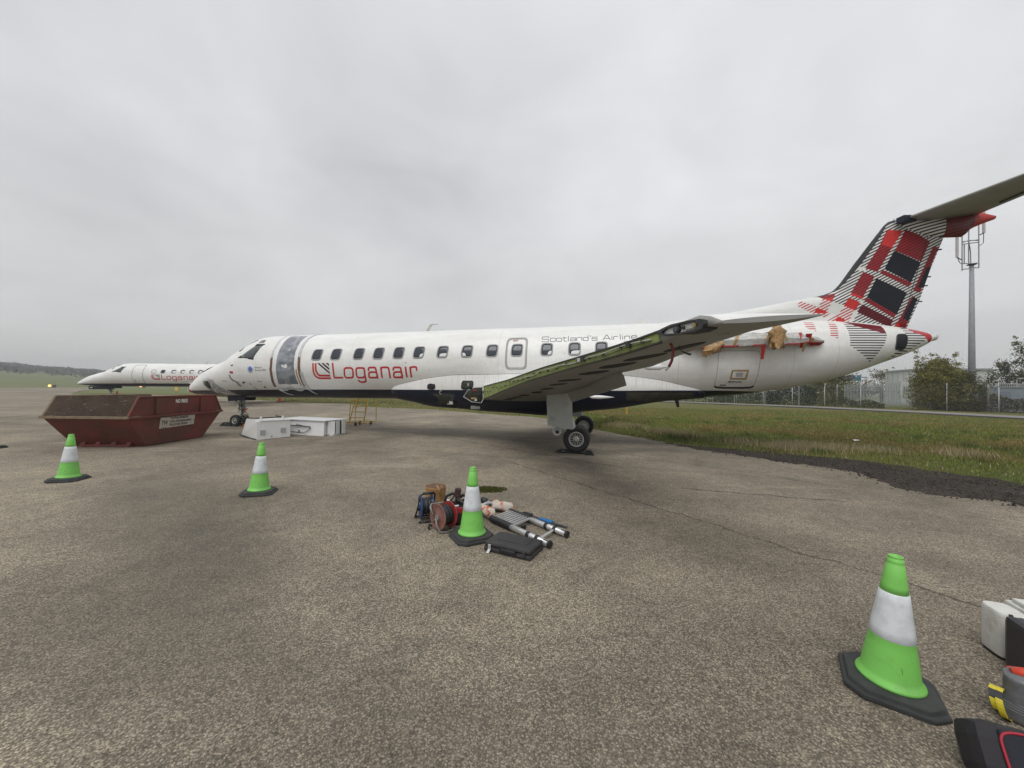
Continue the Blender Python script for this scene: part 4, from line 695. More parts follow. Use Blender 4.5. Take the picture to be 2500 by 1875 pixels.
def wlow(l, f): s = wsec(l); return Vector((s[1] + f * (s[4] - s[1]), -l, s[2] + f * (s[5] - s[2]) - .035 * 4 * f * (1 - f) * min(1, (s[4] - s[1]) / 1.6)))
def wing(P):
    R = []
    for S in SECT:
        l, sx, zb, zt, rx, rb, rz = S; c = rx - sx; k = min(1, c / 1.6); ring = []
        for f in np.linspace(0, 1, 12): ring.append(Vector((sx + f * c, -l, zt + f * (rz - zt) + .035 * 4 * f * (1 - f) * k * (1 - .35 * f))))
        for f in np.linspace(1, 0, 12): ring.append(Vector((sx + f * c, -l, zb + f * (rb - zb) - .035 * 4 * f * (1 - f) * k)))
        R.append(ring)
    b = MB(); b.loft(R)
    for i, fc in enumerate(b.f):      # light painted in: upper skin and rounded tip white, shaded underside grey
        if len(fc) == 4 and all(v % 24 < 12 for v in fc): b.mi[i] = 1
    return b.build('wing', [M_SKIN, M_WHITE], P)
def wingbits(o):
    # bare front spar in green primer
    R = []
    for l in np.concatenate([np.linspace(1.22, 9.3, 30)]):
        s = wsec(l); d = .012; R.append([Vector((s[1] - d, -l, s[2] + .006)), Vector((s[1] - d, -l, s[3] - .012)), Vector((s[1] + .03, -l, s[3] - .012)), Vector((s[1] + .03, -l, s[2] + .006))])
    b = MB(); b.loft(R, 0, True, False); sp = b.build('front_spar', M_PRIM, o)
    for zz_, nm, m in ((1, 'upper_cap', M_BOOT), (0, 'lower_cap', M_OLIVE)):
        b = MB(); R = []
        for l in np.linspace(1.22, 9.32, 24):
            s = wsec(l); z = s[3] - .008 if zz_ else s[2] + .002; h = .009 if zz_ else .008
            R.append([Vector((s[1] - .022, -l - .010, z - h)), Vector((s[1] - .022, -l - .010, z + h)), Vector((s[1] + .01, -l, z + h)), Vector((s[1] + .01, -l, z - h))])
        b.loft(R, 0, True, False); b.build(nm, m, sp)
    for fr, r_, m in ((.55, .007, M_ALLOY), (.36, .005, M_BOOT)):
        b = MB(); pts = []
        for l in np.linspace(4.2 if fr > .5 else 3.0, 9.2, 40):
            s = wsec(l); pts.append((s[1] - .035, -l - .015, s[2] + (s[3] - s[2]) * (fr + .10 * math.sin(l * 3.1) * (fr > .5) + .06 * math.sin(l * 7.3))))
        b.tube(pts, r_, 6); b.build('pipe', m, sp)
    for l in [1.5 + .36 * k for k in range(22)]:
        s = wsec(l); h = s[3] - s[2]; b = MB(); f = .35 + .3 * ((l * 7.7) % 1); b.box((s[1] - .028, -l - .012, s[2] + h * f), (.03, .03, .026)); b.build('bracket', M_HOLE2, sp)
    for l, m in ((7.72, M_ALLOY), (7.82, M_HOLE2), (8.85, M_HOLE2)):
        s = wsec(l); b = MB(); b.box((s[1] - .03, -l - .02, s[2] + .075), (.045, .08, .055), Matrix.Rotation(-.48, 3, 'Z')); b.build('actuator', m, sp)
    # oval access holes along the lower skin, as plates painted shade-dark
    for l, f, a, c_ in [(1.45, .30, .12, .15), (1.78, .33, .12, .15), (2.12, .37, .12, .15), (2.5, .42, .13, .16), (2.95, .48, .14, .16), (3.55, .50, .18, .17), (4.6, .50, .22, .21), (5.5, .50, .25, .23), (6.5, .43, .28, .24), (7.35, .45, .30, .24), (8.15, .46, .30, .22), (8.75, .58, .28, .15)]:
        s = wsec(l); swp = math.atan2(.54 * (1 - f) + .25 * f, 1); top, bot = [], []
        cpx = wlow(l, f).x
        for k in range(28):
            an = 2 * math.pi * k / 28; u, v = a * math.cos(an), c_ * math.sin(an); ll = l + u * math.cos(swp) - v * math.sin(swp) * .0; x = cpx + u * math.sin(swp) + v; s2 = wsec(min(max(ll, .95), 9.9)); ff = (x - s2[1]) / (s2[4] - s2[1]); p = wlow(ll, ff); top.append(p + Vector((0, 0, .012))); bot.append(p + Vector((0, 0, -.005)))
        b = MB(); b.loft([top, bot], 0, True, False); h = b.build('access_hole', M_HOLE, o)
    # light bay at the leading-edge tip
    n = Vector((-.90849, -.417906, 0)); OUT = [(1.256, -9.297, 2.301), (1.282, -9.355, 2.327), (1.346, -9.493, 2.344), (1.44, -9.699, 2.338), (1.503, -9.836, 2.326), (1.521, -9.875, 2.309), (1.524, -9.881, 2.28), (1.514, -9.858, 2.246), (1.479, -9.784, 2.233), (1.395, -9.601, 2.24), (1.31, -9.415, 2.256), (1.269, -9.326, 2.275)]
    INN = [(1.288, -9.368, 2.298), (1.315, -9.426, 2.317), (1.371, -9.547, 2.324), (1.44, -9.699, 2.32), (1.477, -9.778, 2.316), (1.487, -9.801, 2.305), (1.498, -9.823, 2.287), (1.492, -9.81, 2.263), (1.475, -9.774, 2.255), (1.395, -9.6, 2.253), (1.315, -9.427, 2.271), (1.291, -9.374, 2.281)]
    OUT = [Vector(p) for p in OUT]; INN = [Vector(p) for p in INN]; b = MB(); b.loft([[p - n * .10 for p in OUT], [p + n * .035 for p in OUT], [p + n * .035 for p in INN], [p + n * .005 for p in INN]], 0, False, False); lb = b.build('light_bay', M_BOOT, o)
    b = MB(); b.loft([[p - n * .03 for p in INN], [p + n * .006 for p in INN]], 0, True, False); b.build('bay_plate', M_WHITE, lb)
    ex = Vector((.4179, -.9085, 0)); cc = Vector((1.398, -9.605, 2.289))
    def disc(dx, dz, r, m, nm, h=.02):
        b = MB(); c = cc + ex * dx + Vector((0, 0, dz)); b.loft([[c + n * t + ex * r * math.cos(k * math.pi / 9) + Vector((0, 0, r * math.sin(k * math.pi / 9) * .8)) for k in range(18)] for t in (0, h)], 0, True, False); b.build(nm, m, lb)
    disc(-.055, .003, .045, M_BOOT, 'lamp', .03); disc(-.052, .003, .030, M_GLASS, 'lens', .036); disc(.035, .002, .019, M_BOOT, 'lamp', .03); disc(.178, .0, .022, mat('amber_lens', (.30, .22, .10), .25), 'lens', .03)
    for dx, dz, w_, h_ in ((.095, 0, .09, .042), (.15, .005, .03, .05)):
        b = MB(); c = cc + ex * dx + Vector((0, 0, dz)) + n * .012; R3 = Matrix((ex, n, Vector((0, 0, 1)))).transposed(); b.bbox(c, (w_, .014, h_), .005, R3); b.build('connector_block', M_ALLOY, lb)
    hose = [(1.33, -9.2, 2.28), (1.35, -9.21, 2.24), (1.37, -9.22, 2.19), (1.385, -9.22, 2.14), (1.375, -9.21, 2.05), (1.35, -9.2, 1.99), (1.32, -9.2, 1.955)]
    b = MB(); b.tube(hose[:2], .008, 8); b.tube(hose[1:6], .0135, 8, 1); b.tube(hose[5:], .011, 8, 0); b.build('hanging_hose', [M_ALLOY, mat('hose_red', (.22, .045, .045), .5)], o)
    b = MB(); b.tube([(1.47, -9.0, 2.25), (1.48, -9.0, 2.18), (1.51, -9.0, 2.15), (1.55, -9.0, 2.13), (1.585, -9.0, 2.12)], [.004, .004, .005, .009, .011], 6); b.build('hanging_plug', M_BOOT, o)
    # lowered flaps
    def flap(l0, h0, t0, l1, h1, t1):
        th_ = .045; R = []
        for l, h, t in ((l0, h0, t0), (l1, h1, t1)):
            a, c = Vector((h[0], -l, h[1])), Vector((t[0], -l, t[1])); d = (c - a).normalized(); u = Vector((d.z, 0, -d.x)) * -1
            R.append([a + u * th_ * .8, a.lerp(c, .4) + u * th_, c + u * .006, c - u * .006, a.lerp(c, .4) - u * th_ * .6, a - u * th_ * .8])
        b = MB(); b.loft(R, 0, True, False); return b.build('flap', M_SKIN2, o)
    flap(2.42, (-.30, 1.84), (-.11, 1.41), 3.17, (.37, 1.95), (.51, 1.62)); flap(3.22, (.40, 1.97), (.54, 1.625), 6.2, (1.0, 2.085), (1.13, 1.84))
    for l, x0_, x1_, z in ((1.7, .35, 1.05, 1.55), (6.0, 1.42, 1.86, 2.17)):
        b = MB(); b.lathe([(.012, x0_), (.05, x0_ + .08), (.055, x0_ + .3), (.035, x0_ + (x1_ - x0_) * .7), (.004, x1_)], 12, (0, -l, z), 'X'); b.build('flap_track_fairing', M_WHITE, o)
def wheel(P, c, r, w, rr, name='wheel'):
    b = MB(); k = w / 2; b.lathe([(rr, -k * .7), (rr + .02, -k * .88), (r * .84, -k), (r * .95, -k * .88), (r, -k * .55), (r * 1.004, 0), (r, k * .55), (r * .95, k * .88), (r * .84, k), (rr + .02, k * .88), (rr, k * .7)], 40, c, 'Y', cap=False)
    ty = b.build('tyre', M_TYRE, None)
    root = bpy.data.objects.new(name, None); COL.objects.link(root); root.parent = P; ty.parent = root
    c = Vector(c); b = MB()
    for sg in (-1, 1): b.lathe([(rr, sg * k * .72), (rr * .97, sg * k * .86), (rr * .88, sg * k * .86), (rr * .82, sg * k * .60), (rr * .40, sg * k * .60), (rr * .30, sg * k * .76), (rr * .27, sg * k * .95), (rr * .02, sg * k * .97)], 32, c, 'Y', cap=False)
    b.build('rim', M_ALLOY, root)
    b = MB(); sg = -1
    for i in range(12):
        a = 2 * math.pi * i / 12; rm = rr * .60; p = c + Vector((rm * math.cos(a), sg * k * .61, rm * math.sin(a))); rot = Matrix.Rotation(-a, 3, 'Y'); b.box(p, (rr * .34, .016, rr * .17), rot)
    for i in range(12):
        a = 2 * math.pi * (i + .5) / 12; rm = rr * .74; b.box(c + Vector((rm * math.cos(a), sg * k * .62, rm * math.sin(a))), (rr * .12, .016, rr * .10), Matrix.Rotation(-a, 3, 'Y'))
    b.build('vent_slot', M_HOLE, root); return root
def maingear(P, sg):
    g = bpy.data.objects.new('main_gear', None); COL.objects.link(g); g.parent = P
    if sg < 0: g.scale = (1, -1, 1)
    b = MB(); b.tube([(-.42, -2.02, 1.85), (-.46, -2.03, 1.2), (-.52, -2.04, .62)], [.085, .08, .07], 14); b.tube([(-.15, -2.0, 1.75), (-.42, -2.03, .95)], .04, 10); b.build('strut', M_GEARG, g)
    b = MB(); b.tube([(-.54, -2.04, .60), (-.25, -2.05, .45), (0, -2.05, .37)], [.075, .065, .06], 12); b.tube([(0, -2.32, .37), (0, -1.78, .37)], .045, 12); b.build('trailing_arm', M_GEARG, g)
    b = MB(); b.lathe([(.12, -.05), (.125, 0), (.12, .05)], 20, (-.54, -2.25, .58), 'Y'); b.add([Vector((-.66, y, .72)) for y in (-2.30, -2.20)] + [Vector((-.42, y, .72)) for y in (-2.30, -2.20)] + [Vector((-.46, y, .50)) for y in (-2.30, -2.20)] + [Vector((-.62, y, .50)) for y in (-2.30, -2.20)], [(0, 2, 4, 6), (1, 3, 5, 7), (0, 1, 3, 2), (2, 3, 5, 4), (4, 5, 7, 6), (6, 7, 1, 0)]); b.build('pivot_lug', M_WHITE, g)
    b = MB(); b.lathe([(.05, 0), (.05, .02)], 16, (-.535, -2.322, .56), 'Y'); b.build('pivot_bolt', M_BOOT, g)
    poly = [(-.84, 1.60), (-.13, 1.70), (-.105, 1.2), (-.09, .645), (-.36, .685), (-.80, .745)]
    b = MB(); b.prism(poly, 0, .03, 0, lambda p: Vector((p.x, -2.33 - p.z + (p.y - 1.4) * .03, p.y))); d = b.build('gear_door', M_DOORG, g)
    b = MB(); b.prism([(-.10, 1.0), (-.085, .645), (-.02, .72), (-.06, .95)], 0, .02, 0, lambda p: Vector((p.x, -2.30 - p.z, p.y))); b.build('door_edge', M_WHITE, d)
    for z in (.93, .96, .99, 1.02):
        b = MB(); b.box((-.66, -2.385, z - .03), (.15, .003, .007)); b.build('stencil_line', mat('stencil_grey', (.20, .21, .20), .7), d)
    wheel(g, (0, -2.205, .366), .375, .22, .215); wheel(g, (0, -1.895, .366), .375, .22, .215); return g
def nosegear(P, dz=.13):
    g = bpy.data.objects.new('nose_gear', None); COL.objects.link(g); g.parent = P; X = -14.32
    b = MB(); b.tube([(X, 0, 1.45), (X, 0, .98)], .085, 14); b.tube([(X, 0, 1.0), (X - .02, 0, .62)], .06, 12); b.tube([(X - .02, 0, .70), (X - .14, 0, dz + .26)], [.06, .05], 12); b.build('strut', M_STEEL, g)
    b = MB(); b.lathe([(.10, 0), (.125, .03), (.125, .12), (.11, .16), (.11, .22), (.09, .25)], 18, (X, 0, .82)); b.lathe([(.09, 0), (.10, .04), (.09, .08)], 14, (X, 0, 1.12)); b.build('steering_collar', M_STEEL, g)
    b = MB(); b.tube([(X + .03, -.12, 1.42), (X + .34, -.16, 1.40)], .03, 8); b.tube([(X - .34, -.18, 1.42), (X - .05, -.09, .98)], .035, 10); b.tube([(X - .34, .18, 1.42), (X - .05, .09, .98)], .035, 10); b.tube([(X + .05, -.07, 1.0), (X + .30, -.15, 1.42)], .03, 8); b.build('drag_brace', M_GEARG, g)
    b = MB(); b.tube([(X + .05, 0, .80), (X + .30, 0, .62), (X - .04, 0, dz + .28)], [.035, .03, .035], 8); b.tube([(X + .05, -.05, .66), (X + .22, -.06, .56)], .02, 8); b.build('torque_link', M_STEEL, g)
    for (x, y, z, d, m) in [(X - .13, -.09, 1.02, (.07, .06, .10), M_WHITE), (X - .14, -.08, .90, (.06, .06, .06), M_GEARG), (X + .15, -.06, .97, (.12, .05, .05), M_STEEL), (X - .13, -.05, .70, (.08, .07, .05), M_GEARG), (X + .02, -.13, .68, (.12, .05, .09), M_ALLOY), (X + .06, -.11, 1.02, (.06, .06, .12), M_HOLE2), (X - .06, -.12, .80, (.05, .05, .08), M_ALLOY)]:
        b = MB(); b.bbox((x, y, z), d, .012); b.build('fitting', m, g)
    b = MB(); b.tube([(X + .12, -.08, .88), (X + .30, -.10, .84), (X + .38, -.10, .90)], .022, 6); b.tube([(X + .2, -.1, .86), (X + .30, -.12, .76)], .016, 6); b.build('safety_pin', M_RED, g)
    for k, (a, c) in enumerate((((X - .04, -.08, 1.35), (X - .09, -.10, .72)), ((X + .05, -.09, 1.3), (X + .07, -.10, .7)))):
        b = MB(); b.tube([a, ((a[0] + c[0]) / 2 + .05, -.14, (a[2] + c[2]) / 2), c], .009, 6); b.build('hydraulic_hose', M_BOOT, g)
    b = MB(); b.tube([(X - .14, -.28, dz + .245), (X - .14, .28, dz + .245)], .03, 10); b.build('axle', M_STEEL, g)
    wheel(g, (X - .14, -.19, dz + .245), .248, .165, .125); wheel(g, (X - .14, .19, dz + .245), .248, .165, .125)
    for sg in (-1, 1):
        b = MB(); b.prism([(X - .55, 1.40), (X + .42, 1.40), (X + .40, 1.24), (X - .50, 1.20)], 0, .015, 0, lambda p: Vector((p.x, sg * .24 + p.z, p.y))); b.build('bay_door', M_NAVY, g)
    return g
PSI = math.radians(13.6); TILT = .009
JET_A = thing('passenger_jet', 'white passenger jet with tartan tail fin, plastic over its doorway, engines and leading edges removed', 'aircraft', (2.37, 12.87, 0), 0, 'grounded white passenger jets', (0, -TILT, -PSI))
JET_B = thing('passenger_jet', 'white passenger jet with its door closed, far off behind the rusty skip', 'aircraft', (-43.1 + 17.34 * 1.065, 38.1, .30), 0, 'grounded white passenger jets', (0, -.006, .035)); JET_B.scale = (1.065, .92, .90)
bodyparts(JET_A, PAINT, lambda i: {5: 'r', 6: 'b', 7: 'l', 10: 'r', 11: 'b', 12: 'b'}.get(i), lambda i: M_GLASS, M_RIM)
bodyparts(JET_B, PAINT, lambda i: {1: None, 2: 'w', 3: 'w', 4: 'w', 5: 'w'}.get(i, 'f'), lambda i: M_GLASS, mat('pale_rim', (.58, .58, .58), .5))
fin(JET_A)
wg = wing(JET_A); w2 = wg.copy(); COL.objects.link(w2); w2.scale = (1, -1, 1)
wingbits(wg); maingear(JET_A, 1); maingear(JET_A, -1); nosegear(JET_A)
nosegear(JET_B, -.24)
for src in (wg,):
    for sg in (1, -1):
        c = src.copy(); COL.objects.link(c); c.parent = JET_B; c.scale = (1, sg, 1)
# intact forward door, pitot and lowered nose-gear doors of the second jet
o = MB(); ringp(o, rrect(-11.0, 2.72, .98, 2.02, .12, 40), rrect(-11.0, 2.72, .90, 1.94, .12, 40), .008); o = o.build('passenger_door', M_RIM, JET_B)
s = MB(); band(s, [(-11.28, 1.9), (-11.28, 2.12), (-11.2, 2.13)], .035, .02); s.build('handle', M_STEEL, o)
s = MB(); s.box((-15.15, 0, 1.22), (1.9, .5, .34)); s.box((-14.0, 0, 1.28), (.9, .6, .22)); o = s.build('open_nose_bay', M_NAVY, JET_B)
s = MB(); s.bbox((-15.85, -.26, 1.22), (.22, .03, .10), .01); s.build('taxi_lamp', M_WHITE, o)
# ---- things only the stripped jet shows
P = JET_A
# doorway sheeted over with crumpled film, between taped edge strips
T0, T1 = math.radians(-37), math.radians(66); NU, NV = 26, 60
def dpt(u, v, off):
    th = T0 + (T1 - T0) * v; x0_ = -11.44 + .10 * math.sin(v * 2.6); x1_ = -10.50 - .05 * math.sin(v * 2.0) ; return fpt(x0_ + (x1_ - x0_) * u, th, off)
grid = [[dpt(i / NU, j / NV, .012 + .035 * math.sin(math.pi * i / NU) * math.sin(math.pi * j / NV) * (fbm(i * .05 + .05 * j, j * .16 - i * .06, 1.0, 3, 3.3)) + .010 * abs(fbm(i * .16 + j * .12, j * .30 - i * .1, 1.0, 2, 8.1))) for i in range(NU + 1)] for j in range(NV + 1)]
b = MB(); n = NU + 1; b.add([p for r in grid for p in r], [(j * n + i, j * n + i + 1, (j + 1) * n + i + 1, (j + 1) * n + i) for j in range(NV) for i in range(NU)], 0, True); b.build('doorway_sheet', M_PLAST, P)
def tape(name, pts, w, off, m, par=P):
    # pts in (x, theta degrees)
    b = MB(); band(b, pts, w, off, 0, lambda x, d, o=0: fpt(x, math.radians(d / 57.29578 * 57.29578), o)); return b.build(name, m, par)
def arcstrip(name, xa, xb, d0, d1, off, m, n=24, wob=0.0):
    R = []
    for k in range(n + 1):
        d = d0 + (d1 - d0) * k / n; v = (d + 37) / 103; a, c = xa(v), xb(v); th = math.radians(d); w = wob * fbm(k * .4, xa(v) * 3, 1.0, 3, 1.7)
        R.append([fpt(a, th, -.004), fpt(a + w, th, off), fpt(c + w, th, off), fpt(c, th, -.004)])
    b = MB(); b.loft(R, 0, True, False); return b.build(name, m, P)
lx_ = lambda v: -11.44 + .10 * math.sin(max(0, min(1, v)) * 2.6); rx_ = lambda v: -10.50 - .05 * math.sin(max(0, min(1, v)) * 2.0)
arcstrip('door_surround', lambda v: lx_(v) - .21, lambda v: lx_(v) + .01, -41, 80, .016, M_WHITE); arcstrip('door_surround', lambda v: rx_(v) - .01, lambda v: rx_(v) + .15, -41, 80, .016, M_WHITE)
b = MB(); R = [[fpt(x, math.radians(d), o_) for d, o_ in ((-35, .014), (-36, .018), (-43, .018), (-44, -.004))] for x in np.linspace(-11.64, -10.33, 16)]; b.loft(R, 0, True, False); b.build('door_sill', M_WHITE, P)
arcstrip('masking_tape', lambda v: lx_(v) - .28, lambda v: lx_(v) - .17, -40, 12, .021, M_PBROWN, 20, .02); arcstrip('masking_tape', lambda v: rx_(v) + .04, lambda v: rx_(v) + .10, -38, -8, .021, M_TAPE, 16, .02)
arcstrip('masking_tape', lambda v: rx_(v) + .15, lambda v: rx_(v) + .25, -44, 12, .019, M_PBROWN, 20, .03); arcstrip('silver_tape', lambda v: rx_(v) + .14, lambda v: rx_(v) + .24, 13, 84, .019, M_SILV, 24, .03)
arcstrip('silver_tape', lambda v: lx_(v) - .29, lambda v: lx_(v) - .19, 13, 84, .019, M_SILV, 24, .02); arcstrip('silver_tape', lambda v: rx_(v) + .22, lambda v: rx_(v) + .33, -48, -12, .024, M_SILV, 16, .05)
b = MB(); R = [[fpt(x, math.radians(d + 3 * math.sin(x * 9)), o_) for d, o_ in ((-42, .020), (-43, .024), (-48, .024), (-49, -.004))] for x in np.linspace(-11.55, -10.2, 20)]; b.loft(R, 0, True, False); b.build('silver_tape', M_SILV, P)
for x0_, d0, x1_, d1 in ((-11.62, -44, -11.2, -64), (-10.25, -40, -10.0, -60), (-11.5, -45, -11.35, -60)):
    b = MB(); b.tube([fpt(x0_ + (x1_ - x0_) * t, math.radians(d0 + (d1 - d0) * t), .02 + .02 * math.sin(t * 3)) for t in (0, .25, .5, .75, 1)], .018, 5); b.build('loose_tape', M_SILV, P)
# nose: pale radome cover, red tape round it, torn film over an open bay
b = MB(); b.loft([[fpt(x, 2 * math.pi * k / 48, .012) for k in range(48)] for x in np.linspace(-17.335, -16.80, 14)]); b.build('radome_cover', mat('radome_white', (.66, .69, .71), .5, .08, 3), P)
b = MB(); R = []
for k in range(41):
    th = math.radians(-75 + 150 * k / 40); x = -16.78 + .02 * math.sin(k * .4) - .10 * math.cos(th * 1.1) + .14 * (math.sin(th) < 0) * abs(math.sin(th)); R.append([fpt(x - .045, th, -.004), fpt(x - .045, th, .024), fpt(x + .055, th, .024), fpt(x + .055, th, -.004)])
b.loft(R, 0, True, False); b.build('red_tape', M_RED, P)
b = MB(); patch(b, [(-15.42, 2.06), (-15.2, 2.14), (-14.80, 2.18), (-14.62, 1.98), (-14.42, 1.80), (-14.15, 1.62), (-13.85, 1.47), (-14.3, 1.44), (-14.75, 1.46), (-15.0, 1.58), (-15.25, 1.75), (-15.4, 1.92)], .018); o = b.build('nose_sheet', M_FILM, P)
b = MB(); patch(b, [(-15.32, 2.03), (-15.05, 2.06), (-14.98, 1.92), (-15.02, 1.76), (-15.12, 1.74), (-15.26, 1.86)], .024); b.build('open_bay', M_HOLE2, o)
b = MB(); band(b, [(-15.2, 2.0), (-14.9, 1.7), (-14.5, 1.55), (-14.1, 1.5)], .05, .026); band(b, [(-14.75, 2.12), (-14.9, 1.85), (-14.95, 1.6)], .045, .026); b.build('silver_tape', M_SILV, o)
b = MB(); R = [[fpt(x, math.radians(d), .03 + .012 * math.sin(x * 20)) for d in (52, 66, 80, 92)] for x in np.linspace(-16.15, -15.55, 8)]; b.loft(R, 0, False, False, closed=False); b.build('red_cloth', M_RED, P)
for nm, pts, w_, m in (('static_port', [(-13.63, 2.65), (-13.52, 2.67)], .04, M_BOOT), ('probe_cover', [(-13.68, 2.39), (-13.50, 2.385)], .075, M_RED), ('torn_tape', [(-13.71, 2.28), (-13.68, 2.16), (-13.6, 2.07), (-13.45, 2.02), (-13.40, 1.9), (-13.34, 1.84)], .04, M_BOOT), ('torn_tape', [(-13.5, 2.05), (-13.33, 2.02), (-13.3, 1.88)], .05, M_SILV),
                        ('drain_mark', [(-13.16, 1.97), (-13.06, 2.0), (-13.05, 1.96)], .05, M_BOOT), ('torn_tape', [(-13.27, 1.92), (-13.2, 1.95), (-13.22, 1.78)], .035, M_BLIND), ('drain_mark', [(-12.84, 1.96), (-12.78, 1.9)], .035, M_RIM), ('drain_mark', [(-12.74, 1.82), (-12.64, 1.72)], .04, M_RIM), ('drain_mark', [(-12.23, 1.82), (-12.16, 1.79)], .05, M_BOOT), ('stencil', [(-14.2, 2.05), (-13.95, 2.05)], .02, M_RIM), ('stencil', [(-12.4, 2.04), (-12.2, 2.03)], .03, M_RIM)):
    b = MB(); band(b, pts, w_, .012); b.build(nm, m, P)
# award roundel and its words, registration letter by the cockpit
b = MB(); patch(b, rrect(-12.60, 2.51, .30, .30, 1.0, 24), .003); o = b.build('award_badge', mat('badge_pale', (.55, .58, .66), .5), P)
b = MB(); patch(b, rrect(-12.60, 2.51, .19, .19, 1.0, 20), .006); b.build('badge_globe', mat('badge_blue', (.10, .16, .42), .4, .35, 12), o)
for k, (s_, z) in enumerate((('airline of', 2.53), ('the year 2023', 2.43))):
    vs, fs, w_ = text2d(s_, .095, 1.0, .001); b = MB(); b.add([fsurf(-12.38 + x, z + y, .005) for x, y in vs], fs); b.build('lettering', mat('badge_ink', (.20, .21, .28), .6), o)
vs, fs, w_ = text2d('EB', .21, 1.25, .006); b = MB(); b.add([fsurf(-12.62 + x, 3.56 + y * .8, .006) for x, y in vs], fs); b.build('registration_letters', M_BOOT, P)
vs, fs, w_ = text2d('LY', .085, 1.4, .003); b = MB(); b.add([wlow(9.55 - y * .6, .42 + x * .9) + Vector((0, 0, -.006)) for x, y in vs], fs); b.build('registration_letters', M_BOOT, wg)
# open bays painted shade-dark in the fairing and round the missing root fillet
for ol, m, nm in ((rrect(-4.98, 1.85, .30, .19, .5, 20), M_HOLE, 'service_bay'), (rrect(-3.66, 1.905, .42, .29, .4, 24, .1), M_HOLE2, 'service_bay'), ([(-5.0, 1.635), (-4.1, 1.635), (-4.12, 1.30), (-4.18, 1.14), (-4.6, 1.15), (-4.95, 1.24)], M_HOLE2, 'service_bay'), ([(-3.82, 1.52), (-3.66, 1.72), (-3.40, 1.83), (-3.10, 1.86), (-3.10, 1.44), (-3.2, 1.30), (-3.55, 1.34)], M_HOLE2, 'root_bay')):
    b = MB(); patch(b, ol, .012, 0, (0, .5, 1), True, ffn); o = b.build(nm, m, P); b = MB()
    ringp(b, ol, [(sum(p[0] for p in ol) / len(ol) + (x - sum(p[0] for p in ol) / len(ol)) * .93, sum(p[1] for p in ol) / len(ol) + (z - sum(p[1] for p in ol) / len(ol)) * .93) for x, z in ol], .020, 0, ffn); b.build('bay_lip', M_WHITE if nm == 'root_bay' else M_NAVY, o)
for x, z, d, m in ((-4.3, 1.32, (.14, .03, .14), M_ALLOY), (-4.22, 1.40, (.05, .03, .10), M_BOOT), (-4.42, 1.26, (.10, .03, .05), M_STEEL), (-3.45, 1.46, (.18, .03, .06), M_TAPE), (-3.38, 1.42, (.08, .03, .07), M_WHITE), (-3.4, 1.72, (.14, .02, .03), M_RED), (-3.25, 1.60, (.10, .03, .05), M_BOOT), (-3.62, 1.93, (.05, .02, .09), M_GEARG), (-3.74, 1.92, (.04, .02, .09), M_OLIVE)):
    b = MB(); p = ffn(x, z, .02); b.bbox(p, d, .008); b.build('exposed_fitting', m, P)
b = MB(); b.tube([ffn(-4.62 + .04 * math.cos(t), 1.66 + .06 * math.sin(t * 1.0), .03) for t in np.linspace(.5, 5.2, 12)], .012, 6); b.build('lifting_eye', M_ALLOY, P)
b = MB(); b.bbox(ffn(-3.45, 1.16, .03), (.34, .03, .12), .01); b.build('bare_panel', M_STEEL, P)
b = MB(); R = [[ffn(x, z, .010) for z in (1.70, 1.62, 1.54, 1.48, 1.44 + max(0, (x - 2.2) * .06))] for x in np.linspace(1.42, 3.35, 14)]; b.loft(R, 0, False, False, closed=False); b.build('bare_belly', M_OLIVE, P)
# stub of the engine pylon, shrink-wrapped and taped
b = MB(); R = []
for x in np.linspace(2.7, 6.62, 34):
    t = (x - 2.7) / 3.92; a = fsurf(x, 3.18); z0_ = float(interp([2.7, 3.4, 5.4, 6.62], [2.94, 2.98, 3.02, 3.10], x)); z1_ = float(interp([2.7, 3.6, 5.4, 6.62], [3.12, 3.30, 3.36, 3.20], x)); ln = float(interp([2.7, 3.1, 5.8, 6.62], [.05, .36, .42, .10], x)); w_ = .03 * fbm(x * 3, 0, 1.0, 3, 4.0)
    R.append([a + Vector((0, .25, z0_ - a.z)), a + Vector((0, -ln, z0_ - a.z + w_)), a + Vector((0, -ln - .04, (z0_ + z1_) / 2 - a.z + w_)), a + Vector((0, -ln + .05, z1_ - a.z + .02 * math.sin(x * 11))), a + Vector((0, .25, z1_ - a.z + .05))])
b.loft(R, 0, True, False); py = b.build('pylon_stub', M_WRAP, P)
b = MB(); R2 = [[r[1] + Vector((0, -.012, -.022 - .02 * fbm(r[1].x * 4, 1, 1, 3, 6))), r[1] + Vector((0, -.018, .016 + .02 * fbm(r[1].x * 5, 2, 1, 3, 7))), r[1] + Vector((0, .06, .02)), r[1] + Vector((0, .06, -.02))] for r in R]; b.loft(R2[5:15], 0, True, False); b.loft(R2[17:20], 0, True, False); b.loft(R2[24:], 0, True, False); b.build('red_tape', M_RED, py)
for i_ in (8, 14, 21, 27, 29):
    r_ = R[i_]; b = MB(); sl_ = .06 * math.sin(i_); b.loft([[p + Vector((dx + sl_ * (k - 2), -.008, .004 * k)) for k, p in enumerate(r_[1:])] for dx in (-.04, .04)], 0, False, False, closed=False); b.build('strap_tape', M_TAPE if i_ != 27 else M_RED, py)
